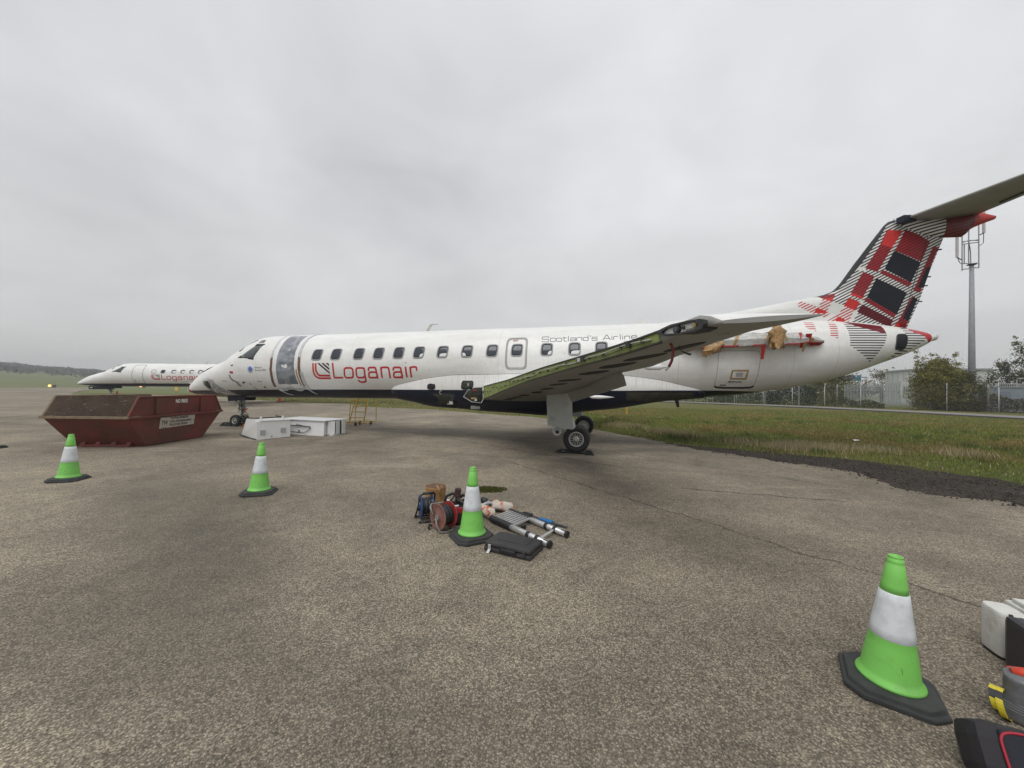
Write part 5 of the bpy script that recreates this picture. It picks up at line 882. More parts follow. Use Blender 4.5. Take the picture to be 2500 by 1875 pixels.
for x, z0_, z1_, w_, m in ((4.95, 3.02, 2.62, .10, M_RED), (5.95, 3.03, 2.82, .06, M_TAPE), (5.9, 3.05, 2.92, .09, M_RED), (5.35, 3.36, 3.0, .09, M_TAPE), (6.35, 3.08, 3.0, .35, M_RED), (4.4, 3.35, 3.05, .07, M_TAPE), (6.1, 3.30, 3.05, .14, M_RED)):
    y = fsurf(x, z0_).y - .47 * (1 if x < 6.2 else .55); b = MB(); b.add([(x - w_ / 2, y, z0_), (x + w_ / 2, y - .01, z0_), (x + w_ * .3, y + .1, z1_), (x - w_ * .3, y + .1, z1_), (x - w_ / 2, y + .03, z0_), (x + w_ / 2, y + .03, z0_), (x + w_ * .3, y + .13, z1_), (x - w_ * .3, y + .13, z1_)], [(0, 1, 2, 3), (4, 5, 6, 7), (0, 1, 5, 4), (1, 2, 6, 5), (2, 3, 7, 6), (3, 0, 4, 7)]); b.build('tape_tail', m, py)
def lump(pts, rad, m, nm, seed, par=None, amp=.35):
    b = MB(); b.tube(pts, rad, 12, 0, True, True); b.v = [tuple(Vector(v) + Vector((fbm(v[0] * 9, v[2] * 9 + v[1] * 5, 1, 3, seed), fbm(v[1] * 9, v[0] * 9, 1, 3, seed + 2), fbm(v[2] * 9, v[1] * 9, 1, 3, seed + 5))) * amp * .12) for v in b.v]; return b.build(nm, m, par or P)
lump([(3.97, -1.34, 3.04), (3.90, -1.40, 3.01), (3.84, -1.42, 2.98), (3.76, -1.46, 2.93), (3.68, -1.48, 2.89), (3.58, -1.50, 2.84), (3.50, -1.52, 2.80), (3.48, -1.525, 2.79)], [.09, .13, .14, .10, .10, .105, .11, .10], M_BROWN, 'wrapped_duct', 1.0, py, .8)
lump([(5.20, -1.52, 3.66), (5.21, -1.60, 3.52), (5.22, -1.65, 3.42), (5.22, -1.66, 3.33), (5.21, -1.68, 3.24), (5.22, -1.69, 3.12), (5.23, -1.70, 3.02), (5.23, -1.71, 2.94), (5.24, -1.71, 2.91)], [.055, .075, .09, .15, .165, .135, .14, .14, .135], M_BROWN, 'wrapped_duct', 5.0, py, .9)
for k, (dx, dz, an) in enumerate(((-.20, 3.24, .5), (.19, 3.20, -.4), (.12, 3.40, -.9), (-.14, 3.05, .2))):
    b = MB(); R4 = Matrix.Rotation(an, 3, 'Y'); b.box((5.22 + dx, -1.70, dz), (.05, .02, .26), R4); b.build('loose_tape', M_TAPE, py)
lump([(3.80, .55, 3.80), (3.80, .5, 3.95), (3.84, .5, 4.04)], [.13, .15, .16], M_BROWN, 'wrapped_duct', 9.0, py, .5)
# taped notice on the hold door
b = MB(); patch(b, [(4.33, 2.33), (4.73, 2.33), (4.72, 2.11), (4.31, 2.11)], .006); o = b.build('notice', M_BLIND, P)
for pts in ([(4.31, 2.335), (4.75, 2.335)], [(4.29, 2.11), (4.74, 2.11)], [(4.33, 2.33), (4.31, 2.11)], [(4.735, 2.33), (4.72, 2.11)]):
    b = MB(); band(b, pts, .045, .010); b.build('brown_tape', M_TAPE, o)
for k in range(4):
    b = MB(); band(b, [(4.43, 2.27 - .03 * k), (4.43 + .17 + .03 * (k % 2), 2.27 - .03 * k)], .011, .009); b.build('print_line', M_BOOT, o)
# auxiliary-power intake in the tail
b = MB(); patch(b, rrect(8.72, 3.13, .27, .40, .45, 24, .12), .012); o = b.build('tail_intake', M_HOLE, P)
b = MB(); ringp(b, rrect(8.72, 3.13, .31, .44, .45, 24, .12), rrect(8.72, 3.13, .26, .39, .45, 24, .12), .018); b.build('intake_lip', M_BOOT, o)
b = MB(); b.lathe([(.11, 9.70), (.115, 9.74), (.09, 9.80), (.02, 9.80)], 20, (0, 0, 3.30), 'X'); b.build('tail_light', M_BLIND, P)
b = MB(); b.tube([(7.45, -.05, 2.2), (7.6, -.06, 2.12), (7.85, -.05, 2.2)], [.05, .08, .03], 10); b.build('tail_skid', M_STEEL, P)
for o in list(JET_A.children):
    if o.name.split('.')[0] in ('tail_fin', 'tail_bullet', 'tailplane'): copy_tree(o, JET_B)
# ------------------------------------------------------------------ traffic cones
q = NB('cone_green'); n_ = q.noise(9, 6, .65); c = q.mix(q.ramp(n_, .55, .75, (0, 0, 0, 1), (.55, .55, .55, 1)), (.200, .560, .105, 1), (.13, .37, .085, 1)); c = q.mix(q.ramp(q.noise(22, 3, .5, stretch=(1, 1, .2)), .73, .76), c, (.07, .13, .05, 1)); c = q.mix(q.ramp(q.noise(4, 7, .72), .52, .74, (0, 0, 0, 1), (.35, .35, .35, 1)), c, (.22, .26, .15, 1)); q.col(c); q.rough(.48); M_CG = q.m
q = NB('cone_sleeve'); n_ = q.noise(12, 6, .7); c = q.mix(q.ramp(n_, .45, .7, (0, 0, 0, 1), (.7, .7, .7, 1)), (.66, .69, .71, 1), (.46, .48, .50, 1)); c = q.mix(q.ramp(q.noise(16, 4, .6, stretch=(1, 1, .15)), .70, .72), c, (.10, .10, .10, 1)); q.col(c); q.rough(.35); M_CS = q.m
M_CB = mat('cone_base_rubber', (.034, .036, .036), .8, .25, 10, .35, (.09, .085, .075), 6, .2, 60)
M_CO = mat('cone_red', (.62, .10, .06), .5, .12, 6)
def cone(loc, rz, label, h=.83, tilt=(0, 0), base=None):
    o = thing('traffic_cone', label, 'traffic cone', loc, rz, 'green and white traffic cones on the apron'); o.rotation_euler = (tilt[0], tilt[1], rz)
    if base:
        for ch in base.children: c = ch.copy(); COL.objects.link(c); c.parent = o
        return o
    s = .236; k = .082; oct_ = lambda f: [(-s * f, -s * f + k), (-s * f + k, -s * f), (s * f - k, -s * f), (s * f, -s * f + k), (s * f, s * f - k), (s * f - k, s * f), (-s * f + k, s * f), (-s * f, s * f - k)]
    b = MB(); R = [[Vector((x, y, z)) for x, y in oct_(f)] for f, z in ((.97, 0), (1.0, .006), (1.0, .026), (.985, .032), (.92, .034), (.90, .055), (.88, .060), (.60, .062))]; b.loft(R, 0, True, False); b.build('base', M_CB, o)
    H = h; rad = lambda z: .148 + (.037 - .148) * ((z - .07) / (H - .07))
    b = MB(); zs_ = [.060, .066, .078, .090]; prof = [(.160, .060), (.167, .068), (.163, .080), (rad(.10) + .003, .094)] + [(rad(z), z) for z in np.linspace(.12, .33, 5)] + [(rad(.335) + .0015, .335)]; b.lathe(prof, 40)
    b.build('lower_body', M_CG, o)
    b = MB(); b.lathe([(rad(.33) - .001, .333)] + [(rad(z) + .003, z) for z in np.linspace(.336, .608, 6)] + [(rad(.61) - .001, .611)], 40); b.build('reflective_sleeve', M_CS, o)
    b = MB(); t = H; b.lathe([(rad(.607), .606)] + [(rad(z), z) for z in (.65, .70, t - .055)] + [(rad(t - .05) - .004, t - .050), (rad(t - .05) - .004, t - .040), (.040, t - .036), (.042, t - .022), (.034, t - .018), (.034, t - .006), (.037, t), (.029, t), (.027, t - .05)], 32); b.build('cone_top', M_CG, o)
    return o
c3 = cone((-.45, 4.50, 0), .50, 'green cone standing among the heap of tools, in front of the wing')
cone((2.30, 2.30, 0), -.62, 'largest green cone, nearest the camera, beside the bags at the right edge', tilt=(0, .035), base=c3).scale = (.94, .94, .96)
cone((-4.12, 6.21, 0), .30, 'green cone in front of the white panels lying under the nose', tilt=(0, .03), base=c3)
cone((-8.02, 6.87, 0), .28, 'green cone standing in front of the left end of the rusty skip', tilt=(0, .03), base=c3)
cone((-13.72, 9.98, 0), .2, 'green cone at the left edge, only a corner of its base showing', base=c3)
def rcone(loc, label, hh):
    o = thing('traffic_cone', label, 'traffic cone', loc, .2, 'red traffic cones by the grass'); b = MB(); b.bbox((0, 0, .03), (.5, .5, .06), .015); b.build('base', M_CB, o)
    b = MB(); b.lathe([(.20, .06), (.19, .09), (.05, hh), (.03, hh)], 24); b.build('cone_body', M_CO, o)
rcone((-24.6, 40.1, 0), 'red cone at the grass edge seen under the aircraft belly', .95); rcone((-39.9, 38.2, .12), 'orange cone beside the nose wheel of the far jet', .85)
# ------------------------------------------------------------------ skip
q = NB('skip_paint'); n1_ = q.noise(1.6, 7, .7, .8); n2_ = q.noise(5, 7, .72, .6); n3_ = q.noise(3, 6, .65, stretch=(1, 1, .18))
c = q.mix(q.ramp(n1_, .40, .62), (.195, .048, .042, 1), (.120, .050, .038, 1)); c = q.mix(q.ramp(n2_, .50, .66, (0, 0, 0, 1), (.75, .75, .75, 1)), c, (.100, .058, .038, 1)); c = q.mix(q.ramp(n3_, .55, .72, (0, 0, 0, 1), (.6, .6, .6, 1)), c, (.055, .032, .024, 1)); c = q.mix(q.ramp(q.noise(11, 6, .7), .68, .72, (0, 0, 0, 1), (.5, .5, .5, 1)), c, (.21, .12, .09, 1))
q.col(c); q.rough(.72); q.b.inputs['Specular IOR Level'].default_value = .3; q.bump(n2_, .35, .01); M_SKIP = q.m
q = NB('skip_inside'); n1_ = q.noise(2.2, 7, .7, .5); c = q.mix(q.ramp(n1_, .35, .65), (.125, .090, .068, 1), (.185, .135, .098, 1)); c = q.mix(q.ramp(q.noise(6, 5, .65, 2.0, stretch=(.35, .35, 2.2)), .645, .66, (0, 0, 0, 1), (.9, .9, .9, 1)), c, (.55, .52, .48, 1)); q.col(c); q.rough(.85); M_SKIN_IN = q.m
M_LIP = mat('skip_rim', (.20, .15, .095), .75, .3, 6, .6, (.085, .04, .025), 7)
SK = thing('skip', 'rusty red open steel skip with worn lettering on its side', 'skip', (-11.28, 11.62, 0), .03)
hb, hl, yb, yl, yt, zl, zt = .98, 1.09, 1.00, 1.66, 1.37, .845, 1.385
side = lambda x0, x1: [(-yl, zl), (-yt, zt), (yt, zt), (yl, zl), (yb, 0), (-yb, 0)]
for sg, nm in ((1, 'side_wall'), (-1, 'side_wall')):
    b = MB()
    def sx_(z): return hb + (hl - hb) * min(1, z / zl)
    prof = [(-yl, zl), (-yt, zt), (yt, zt), (yl, zl), (yb, .02), (-yb, .02)]
    b.loft([[Vector((sg * (sx_(z) - t), y, z)) for y, z in prof] for t in (0, .02)], 0, True, False)
    w_ = b.build('side_wall', M_SKIP, SK)
    b = MB(); b.loft([[Vector((sg * (sx_(z) - .022), y * .998, z)) for y, z in prof] for t in (0,)] + [[Vector((sg * (sx_(z) - .026), y * .998, z)) for y, z in prof]], 0, True, False); b.build('inner_face', M_SKIN_IN, w_)
    b = MB(); b.tube([(sg * hl, -yl - .01, zl), (sg * hl, -yt - .01, zt + .01), (sg * hl, yt + .01, zt + .01), (sg * hl, yl + .01, zl)], .032, 8, 0, True, False); b.build('top_rail', M_LIP if sg < 0 else M_SKIP, w_)
    b = MB(); b.box((sg * (hl + .025), 0, zl + .0), (.06, 2 * yl - .02, .07)); b.build('side_rib', M_SKIP, w_)
    for y in (-.80, .80):
        b = MB(); b.box((sg * (hl + .018), y, (zl + zt) / 2 + .02), (.045, .16, zt - zl - .07)); b.build('stiffener', M_SKIP, w_)
for sg in (-1, 1):
    b = MB(); pts = lambda d: [Vector((-hl, sg * (yl + d), zl)), Vector((hl, sg * (yl + d), zl)), Vector((hb, sg * (yb + d), .01)), Vector((-hb, sg * (yb + d), .01))]
    b.loft([pts(0), pts(-.025)], 0, True, False); w_ = b.build('end_wall', M_SKIP, SK)
    b = MB(); b.loft([pts(-.028), pts(-.034)], 0, True, False); b.build('inner_face', M_SKIN_IN, w_)
    b = MB(); b.box((0, sg * (yl + .005), zl + .005), (2 * hl + .08, .09, .06)); b.build('lip', M_LIP, w_)
    if sg < 0:
        for x in (-.62, -.22, .20, .60):
            b = MB(); b.add([(x - .06, -yb - .16, .03), (x + .06, -yb - .16, .03), (x + .06, -yb - .03, .22), (x - .06, -yb - .03, .22), (x - .06, -yb + .02, .03), (x + .06, -yb + .02, .03)], [(0, 1, 2, 3), (0, 3, 4), (1, 5, 2), (0, 4, 5, 1), (3, 2, 5, 4)]); b.build('lug', M_SKIP, w_)
        b = MB(); b.box((0, -yb - .09, .035), (1.36, .15, .05)); b.build('skid', M_SKIP, w_)
    for x in (-hl + .08, hl - .08):
        b = MB(); b.add([(x - .14, sg * (yl - .02), zl + .03), (x + .14, sg * (yl - .02), zl + .03), (x + (.14 if x > 0 else -.14), sg * (yl - .30), zl + .05), (x + (.14 if x > 0 else -.14), sg * (yl - .30), zl + .02), (x - .14, sg * (yl - .02), zl), (x + .14, sg * (yl - .02), zl)], [(0, 1, 2), (4, 5, 3), (0, 1, 5, 4), (1, 2, 3, 5), (0, 2, 3, 4)]); b.build('corner_gusset', M_LIP, w_)
b = MB(); b.box((0, 0, .05), (2 * hb - .05, 2 * yb - .04, .06)); b.build('floor', M_SKIN_IN, SK)
b = MB(); rng2 = random.Random(3)
for k in range(26):
    x, y = rng2.uniform(-.8, .8), rng2.uniform(-.7, .7); b.box((x, y, .12 + rng2.uniform(0, .06)), (rng2.uniform(.1, .5), rng2.uniform(.02, .10), .03), Matrix.Rotation(rng2.uniform(0, 3), 3, 'Z') @ Matrix.Rotation(rng2.uniform(-.3, .3), 3, 'X'))
tag(b.build('debris', mat('debris_pale', (.42, .40, .36), .8, .4, 5), None), kind='stuff').matrix_world = Matrix.Translation((-11.28, 11.62, 0))
M_LET = mat('worn_white', (.80, .78, .73), .7, .2, 9, .25, (.13, .05, .035), 12)
M_SIGNW = mat('worn_sign', (.52, .48, .40), .7, .2, 7, .95, (.075, .045, .03), 7); M_LETB = mat('worn_black', (.06, .045, .035), .8)
def sidexf(y, z): return Vector((hl - (hl - hb) * max(0, (zl - z)) / zl, y, z))
vs, fs, w_ = text2d('NO FIRES', .15, .70, .005); b = MB(); b.add([Vector((hl + .004, -.20 + x, 1.20 + y)) for x, y in vs], fs); o = b.build('lettering', M_LET, SK)
b = MB(); P4 = [(-.69, .46), (.54, .49), (.54, .80), (-.69, .785)]; b.add([sidexf(y, z) + Vector((d, 0, 0)) for d in (.003, .010) for y, z in P4], [(3, 2, 1, 0), (4, 5, 6, 7), (0, 1, 5, 4), (1, 2, 6, 5), (2, 3, 7, 6), (3, 0, 4, 7)]); sg_ = b.build('name_board', M_SIGNW, SK)
for s_, y, z, sz, sx in (('TOTAL WASTE', -.36, .715, .085, 1.1), ('TOTAL WASTE MANAGEMENT', -.38, .62, .068, .86), ('TEL: 01224 632074', -.38, .52, .085, 1.0), ('TW', -.65, .56, .19, .70)):
    vs, fs, w_ = text2d(s_, sz, sx, .004); b = MB(); b.add([sidexf(y + x, z + v) + Vector((.0135, 0, 0)) for x, v in vs], fs); b.build('lettering', M_LETB, sg_)
# ------------------------------------------------------------------ removed cabin units lying on the apron
M_PAN = mat('unit_white', (.70, .70, .69), .45, .05, 4, .3, (.42, .41, .39), 4); M_VENT = mat('unit_vent', (.36, .37, .37), .6, .2, 14)
def hexa(b, lo, hi, mi=0): b.add(list(lo) + list(hi), [(3, 2, 1, 0), (4, 5, 6, 7), (0, 1, 5, 4), (1, 2, 6, 5), (2, 3, 7, 6), (3, 0, 4, 7)], mi); return b
B1 = thing('cabin_unit', 'square white cabin unit lying in front of the nose wheel', 'cabin unit', (-8.21, 12.21, 0), .85)
fl = .98; dp = 1.55
b = MB(); hexa(b, [(0, 0, .0), (fl, 0, .02), (fl, dp, .03), (-.05, dp, .04)], [(0, .02, .585), (fl, .02, .60), (fl, dp - .1, .60), (.02, dp - .25, .60)]); b.build('casing', M_PAN, B1)
for x, z in ((.16, .23), (.76, .26)):
    b = MB(); b.box((x, -.006, z), (.15, .02, .15)); b.build('grille', M_VENT, B1)
for y0_ in (.06,):
    b = MB(); b.bbox((.54, .03, .605), (.86, .06, .03), .008); b.build('edge_rail', M_BLIND, B1)
for x in (.12, .76):
    b = MB(); b.add([(x - .05, .02, .60), (x + .06, .02, .60), (x + .0, .05, .76), (x - .05, .12, .60), (x + .06, .12, .60), (x + .0, .08, .76)], [(0, 1, 2), (3, 5, 4), (0, 2, 5, 3), (1, 4, 5, 2), (0, 3, 4, 1)]); b.build('fin_bracket', M_PAN, B1)
b = MB(); b.tube([(.05, dp - .3, .64), (.05, .5, .66), (.85, .45, .68), (.9, dp - .3, .67)], .018, 6); b.tube([(.1, dp - .35, .62), (.12, .6, .64), (.8, .55, .66)], .012, 6); b.build('frame_tube', M_BOOT, B1)
b = MB(); b.tube([(-.03, 0, .015), (-.09, dp * .6, .02), (-.10, dp + .03, .05)], .018, 6); b.build('edge_seal', M_BOOT, B1)
b = MB(); b.lathe([(.018, 0), (.018, .01)], 12, (.42, -.008, .08), 'Y'); b.build('grommet', M_BOOT, B1)
B2 = thing('cabin_unit', 'long white cabin unit lying behind the square one, open at its right end', 'cabin unit', (-6.62, 13.35, 0), -.255)
b = MB(); hexa(b, [(-1.75, 0, .04), (0, 0, .03), (0, .80, .03), (-1.75, .8, .04)], [(-1.75, .03, .54), (0, .03, .525), (0, .80, .54), (-1.75, .8, .55)]); b.build('casing', M_PAN, B2)
b = MB(); hexa(b, [(-1.85, -.03, .54), (.06, -.02, .527), (.34, .80, .54), (-1.8, .85, .555)], [(-1.85, -.03, .565), (.06, -.02, .552), (.34, .80, .565), (-1.8, .85, .58)]); b.build('lid', M_BLIND, B2)
b = MB(); b.box((.14, .20, .28), (.24, .02, .46), Matrix.Rotation(.6, 3, 'Z')); b.box((.24, .42, .28), (.02, .20, .46)); b.box((.28, .66, .28), (.05, .16, .48)); b.build('end_leaf', M_PAN, B2)
b = MB(); b.box((.25, .55, .28), (.03, .08, .48)); b.box((.12, .52, .25), (.02, .4, .40)); b.build('open_end', M_HOLE, B2)
b = MB(); b.box((-.45, .03, -.0), (.9, .08, .10)); b.box((.10, .4, .03), (.25, .45, .06)); b.build('skid', M_PAN, B2)
b = MB(); a = [(-1.6, -.03, .33), (-1.2, -.03, .335), (-.75, -.03, .32), (-.55, -.03, .31), (-.55, -.03, .26), (-.66, -.03, .17), (-.85, -.03, .08), (-1.6, -.03, .12)]; b.tube(a[:4], .018, 6); b.tube(a[3:], .012, 6); b.tube([(-1.15, -.03, .335), (-1.12, -.05, .39), (-.8, -.05, .33)], .010, 6); b.build('hinge_arm', M_BOOT, B2)
b = MB(); b.tube([(-1.6, -.04, .055), (-.75, -.05, .02)], .02, 6); b.box((-1.05, -.04, .02), (.6, .04, .03)); b.build('guide_rail', M_PAN, B2)
b = MB(); b.tube([(-1.05, -.02, .12), (-1.0, -.05, .17)], .02, 6); b.tube([(-1.48, -.02, .42), (-1.49, -.02, .48)], .025, 6); b.build('catch', M_BOOT, B2)
# ------------------------------------------------------------------ wheel chocks
def chock(loc, rz, label, m, l=.34, w=.18, h=.13):
    o = thing('wheel_chock', label, 'wheel chock', loc, rz); b = MB(); b.add([(-l / 2, -w / 2, 0), (l / 2, -w / 2, 0), (l / 2, w / 2, 0), (-l / 2, w / 2, 0), (-l * .15, -w / 2, h), (l * .38, -w / 2, h * .9), (l * .38, w / 2, h * .9), (-l * .15, w / 2, h)], [(3, 2, 1, 0), (4, 5, 6, 7), (0, 1, 5, 4), (1, 2, 6, 5), (2, 3, 7, 6), (3, 0, 4, 7)]); b.build('wedge', m, o)
    b = MB(); b.tube([(0, -w / 2, h * .55), (.04, -w / 2 - .03, h * .7), (.08, -w / 2, h * .55)], .009, 6); b.build('rope_loop', M_STEEL, o); return o
M_CHK = mat('chock_rubber', (.016, .016, .018), .7, .3, 9)
chock((1.44, 10.62, 0), -.25, 'flat black chock in front of the main wheels', M_CHK, .42, .20, .09); chock((2.13, 10.28, 0), 2.9, 'small black chock behind the main wheels', M_CHK, .26, .20, .13)
b = MB(); b.box((1.78, 10.42, .02), (.62, .04, .03), Matrix.Rotation(-.25, 3, 'Z')); tag(b.build('chock_bar', M_CHK), 'thin black bar joining the two chocks at the main wheels', 'chock bar')
chock((-12.15, 16.25, 0), -.2, 'black chock in front of the nose wheel', M_CHK, .62, .34, .17); chock((-11.05, 15.95, 0), 2.9, 'orange chock behind the nose wheel', mat('chock_orange', (.33, .085, .035), .7, .25, 8), .46, .30, .15)
# ------------------------------------------------------------------ yellow access steps behind the aircraft
M_YEL = mat('steps_yellow', (.50, .33, .035), .55, .15, 8, .4, (.25, .15, .04), 6)
ST = thing('access_steps', 'yellow wheeled access steps standing behind the belly', 'access steps', (-6.95, 17.6, 0), -.08)
def tubes(name, segs, r, m, par):
    b = MB()
    for s in segs: b.tube(s, r, 6, 0, True, False)
    return b.build(name, m, par)
for x in (-.33, .33):
    tubes('stringer', [[(x, -.55, .10), (x * .92, .15, 1.75)]], .024, M_YEL, ST)
for k in range(6):
    t = (k + 1) / 6.5; b = MB(); b.box((0, -.55 + .70 * t, .10 + 1.65 * t), (.62, .16, .03)); b.build('step', M_YEL, ST)
tubes('frame', [[(-.62, .55, .10), (-.62, .55, 2.6)], [(.42, .55, .10), (.42, .55, 2.6)], [(-.62, .55, .12), (.42, .55, .12)], [(-.62, .55, .12), (-.62, -.4, .12)], [(.42, .55, .12), (.42, -.5, .12)], [(-.62, .55, .6), (-.2, .1, 1.3)], [(-.62, -.4, .12), (.42, -.5, .12)], [(-.30, .15, 1.75), (-.62, .55, 1.75)], [(.30, .15, 1.75), (.42, .55, 1.75)]], .02, M_YEL, ST)
tubes('handrail', [[(-.36, -.5, .25), (-.36, -.4, 1.1), (-.36, .2, 2.6), (-.62, .55, 2.6)], [(.36, -.5, .25), (.36, -.4, 1.1), (.36, .2, 2.6), (.42, .55, 2.6)]], .018, M_YEL, ST)
b = MB(); b.box((-.05, .38, 1.76), (.95, .46, .04)); b.build('platform', M_YEL, ST)
for x, y in ((-.72, -.55), (.0, -.62), (-.05, -.1), (.42, .0)):
    b = MB(); b.lathe([(.02, -.025), (.085, -.025), (.09, 0), (.085, .025), (.02, .025)], 18, (x, y, .09), 'X'); b.build('castor', mat('castor_red', (.06, .025, .022), .6, .3, 12), ST)
# ------------------------------------------------------------------ airfield signs and lights on the left
def sign(loc, w, h, rz, label):
    o = thing('taxiway_sign', label, 'taxiway sign', loc, rz, 'yellow taxiway signs'); b = MB(); b.bbox((0, 0, h / 2 + .3), (w, .16, h), .02); b.build('panel', mat('sign_yellow', (.62, .36, .06), .5, .15, 3), o)
    for x in (-w * .4, w * .4):
        b = MB(); b.box((x, 0, .16), (.08, .08, .34)); b.build('leg', M_STEEL, o)
    b = MB(); b.box((0, -.085, h / 2 + .3), (w * .8, .012, h * .45)); b.build('panel_face', mat('sign_face', (.70, .50, .16), .5), o)
sign((-71, 80, -.05), .60, 1.0, .1, 'narrow yellow taxiway sign under the far jet'); sign((-66.5, 79, -.05), 1.75, .82, .1, 'wide yellow taxiway sign beyond the nose of the near jet')
q = NB('lamp_glow'); q.b.inputs['Emission Color'].default_value = (1.0, .42, .08, 1); q.b.inputs['Emission Strength'].default_value = 3.5; q.col((.8, .5, .2, 1)); M_LAMP = q.m
for i, (x, y, l) in enumerate(((-147.5, 120.5, 'lit amber runway light at the far left edge of the grass'), (-146.5, 149, 'lit amber runway light seen under the far jet'))):
    o = thing('runway_light', l, 'runway light', (x, y, hillz(x, y)), 0, 'lit amber edge lights'); b = MB(); b.lathe([(.20, 0), (.20, .25), (.12, .4)], 12); b.build('base', M_STEEL, o); b = MB(); b.lathe([(.10, .38), (.30, .5), (.34, .75), (.24, .95), (.02, 1.02)], 14); b.build('lens', M_LAMP, o)
    b = MB(); b.bbox((1.1, .3, .55), (.9, .4, .9), .06); b.build('housing', M_HOLE2, o)
b = MB(); b.box((0, 0, .32), (.05, .05, .66)); b.box((.09, 0, .30), (.04, .04, .62)); o = b.build('marker_stake', M_YEL); o.location = (8.0, 26.4, .02); tag(o, 'short yellow marker stake in the grass beyond the wheels', 'marker stake')
b = MB(); b.add([(0, 0, 0), (.30, .05, .02), (.34, .18, .03), (.06, .12, .05), (0, 0, .008), (.30, .05, .028), (.34, .18, .038), (.06, .12, .058)], [(0, 1, 2, 3), (4, 5, 6, 7), (0, 1, 5, 4), (1, 2, 6, 5), (2, 3, 7, 6), (3, 0, 4, 7)]); o = b.build('paper_scrap', M_BLIND); o.location = (11.7, 12.9, .15); o.scale = (.75, .75, .75); tag(o, 'white scrap of paper lying in the rough grass', 'litter')
for x, y in ():
    b = MB(); b.add([(0, 0, 0), (.14, .02, .01), (.12, .10, .02), (0, .08, .03), (.06, .05, .06)], [(0, 1, 4), (1, 2, 4), (2, 3, 4), (3, 0, 4), (3, 2, 1, 0)]); o = b.build('paper_scrap', M_BLIND); o.location = (x, y, .18); tag(o, 'tiny white scrap far out in the rough grass' + (' nearer the fence' if x < 12 else ' right of the tail'), 'litter')
# ------------------------------------------------------------------ heap of tools round the cone
M_BLU = mat('reel_blue', (.022, .050, .135), .5, .25, 9, .3, (.06, .06, .07), 7); M_RDR = mat('reel_red', (.30, .035, .030), .5, .2, 9, .3, (.13, .07, .06), 7); M_RDD = mat('reel_dusty_red', (.200, .085, .070), .65, .25, 9, .5, (.22, .17, .14), 8)
M_CABL = mat('cable_black', (.020, .022, .028), .55, .3, 20); M_FRM = mat('frame_black', (.018, .018, .020), .5, .3, 12); M_FRG = mat('frame_grey', (.20, .19, .17), .5, .3, 12, .4, (.1, .08, .06), 9)
M_WTH = mat('bright_bit', (.75, .76, .76), .5, .05); M_ALU = mat('ladder_aluminium', (.58, .58, .58), .36, .12, 14, .25, (.3, .29, .28), 9, 0, 60, .55)
def reel(name, label, loc, ang, r, w, m1, m2, fr):
    o = thing(name, label, 'cable reel', loc, ang); zc = r + .025
    for x, m, nm in ((0, m1, 'flange'), (w, m2, 'flange')):
        b = MB(); b.lathe([(.02, x - .004), (r * .30, x - .010), (r * .34, x - .004), (r * .93, x - .004), (r, x - .010), (r * 1.01, x + .004), (r * .93, x + .008), (.02, x + .008)], 40, (0, 0, zc), 'X'); fl_ = b.build(nm, m, o)
    b = MB(); R = [];
    for k in range(9): R += [(r * .70 + .008 * math.sin(k * 1.9), .012 + k * (w - .024) / 9), (r * .74 + .008 * math.sin(k * 2.3), .012 + (k + .5) * (w - .024) / 9)]
    b.lathe(R, 32, (0, 0, zc), 'X'); b.build('cable', M_CABL, o)
    b = MB(); b.lathe([(.035, -.02), (.035, -.008)], 16, (0, 0, zc), 'X'); b.tube([(-.012, 0, zc), (-.02, r * .45, zc - r * .45)], .012, 6); b.build('crank', M_FRG if fr is M_FRG else M_BLU, o)
    return o
o = reel('cable_reel', 'blue cable reel with a black carrying frame, leftmost of the tool heap', (-1.20, 5.07, 0), .40, .152, .155, M_BLU, M_BLU, M_FRM)
b = MB(); b.tube([(-.03, .10, .02), (-.06, .07, .02), (-.055, .05, .05), (-.02, .02, .20), (0, .01, .30), (.02, .0, .335), (.05, 0, .345), (.17, .0, .345), (.19, 0, .33), (.19, .08, .02), (-.03, .10, .02)], .012, 8); b.build('carrying_frame', M_FRM, o); b = MB(); b.tube([(.03, 0, .345), (.18, 0, .345)], .018, 10); b.build('grip', M_FRM, o)
b = MB(); b.tube([(-.04, -.12, .015), (.02, -.15, .012), (.12, -.14, .015), (.18, -.10, .02), (.19, .08, .02)], .014, 8); b.build('foot', M_FRM, o); b = MB(); b.bbox((.15, -.02, .24), (.06, .05, .035), .012); b.build('plug', M_WTH, o); b = MB(); b.bbox((.13, -.15, .045), (.05, .05, .07), .015); b.build('socket', M_BLU, o)
b = MB(); b.lathe([(.03, -.012), (.03, -.010)], 14, (0, .02, .21), 'X'); b.build('paper_label', M_WTH, o)
o = reel('cable_reel', 'dusty red cable reel on a bent tube frame, beside the cone', (-.885, 4.655, 0), .82, .158, .175, M_RDD, M_RDR, M_FRG)
b = MB(); b.tube([(-.02, .02, .17), (-.03, -.02, .09), (-.02, -.07, .02), (.05, -.12, .014), (.15, -.10, .014), (.20, .02, .016)], .013, 8); b.tube([(.09, .13, .30), (.0, .14, .31), (-.03, .12, .28), (-.03, .06, .20)], .013, 8); b.tube([(.20, .02, .016), (.20, .10, .2), (.17, .13, .30), (.09, .13, .30)], .013, 8); b.build('tube_frame', M_FRG, o)
b = MB(); b.tube([(-.02, .17, .01), (-.05, .12, .03), (-.02, .15, .06), (.03, .17, .02)], .012, 6); b.build('foot', M_FRM, o)
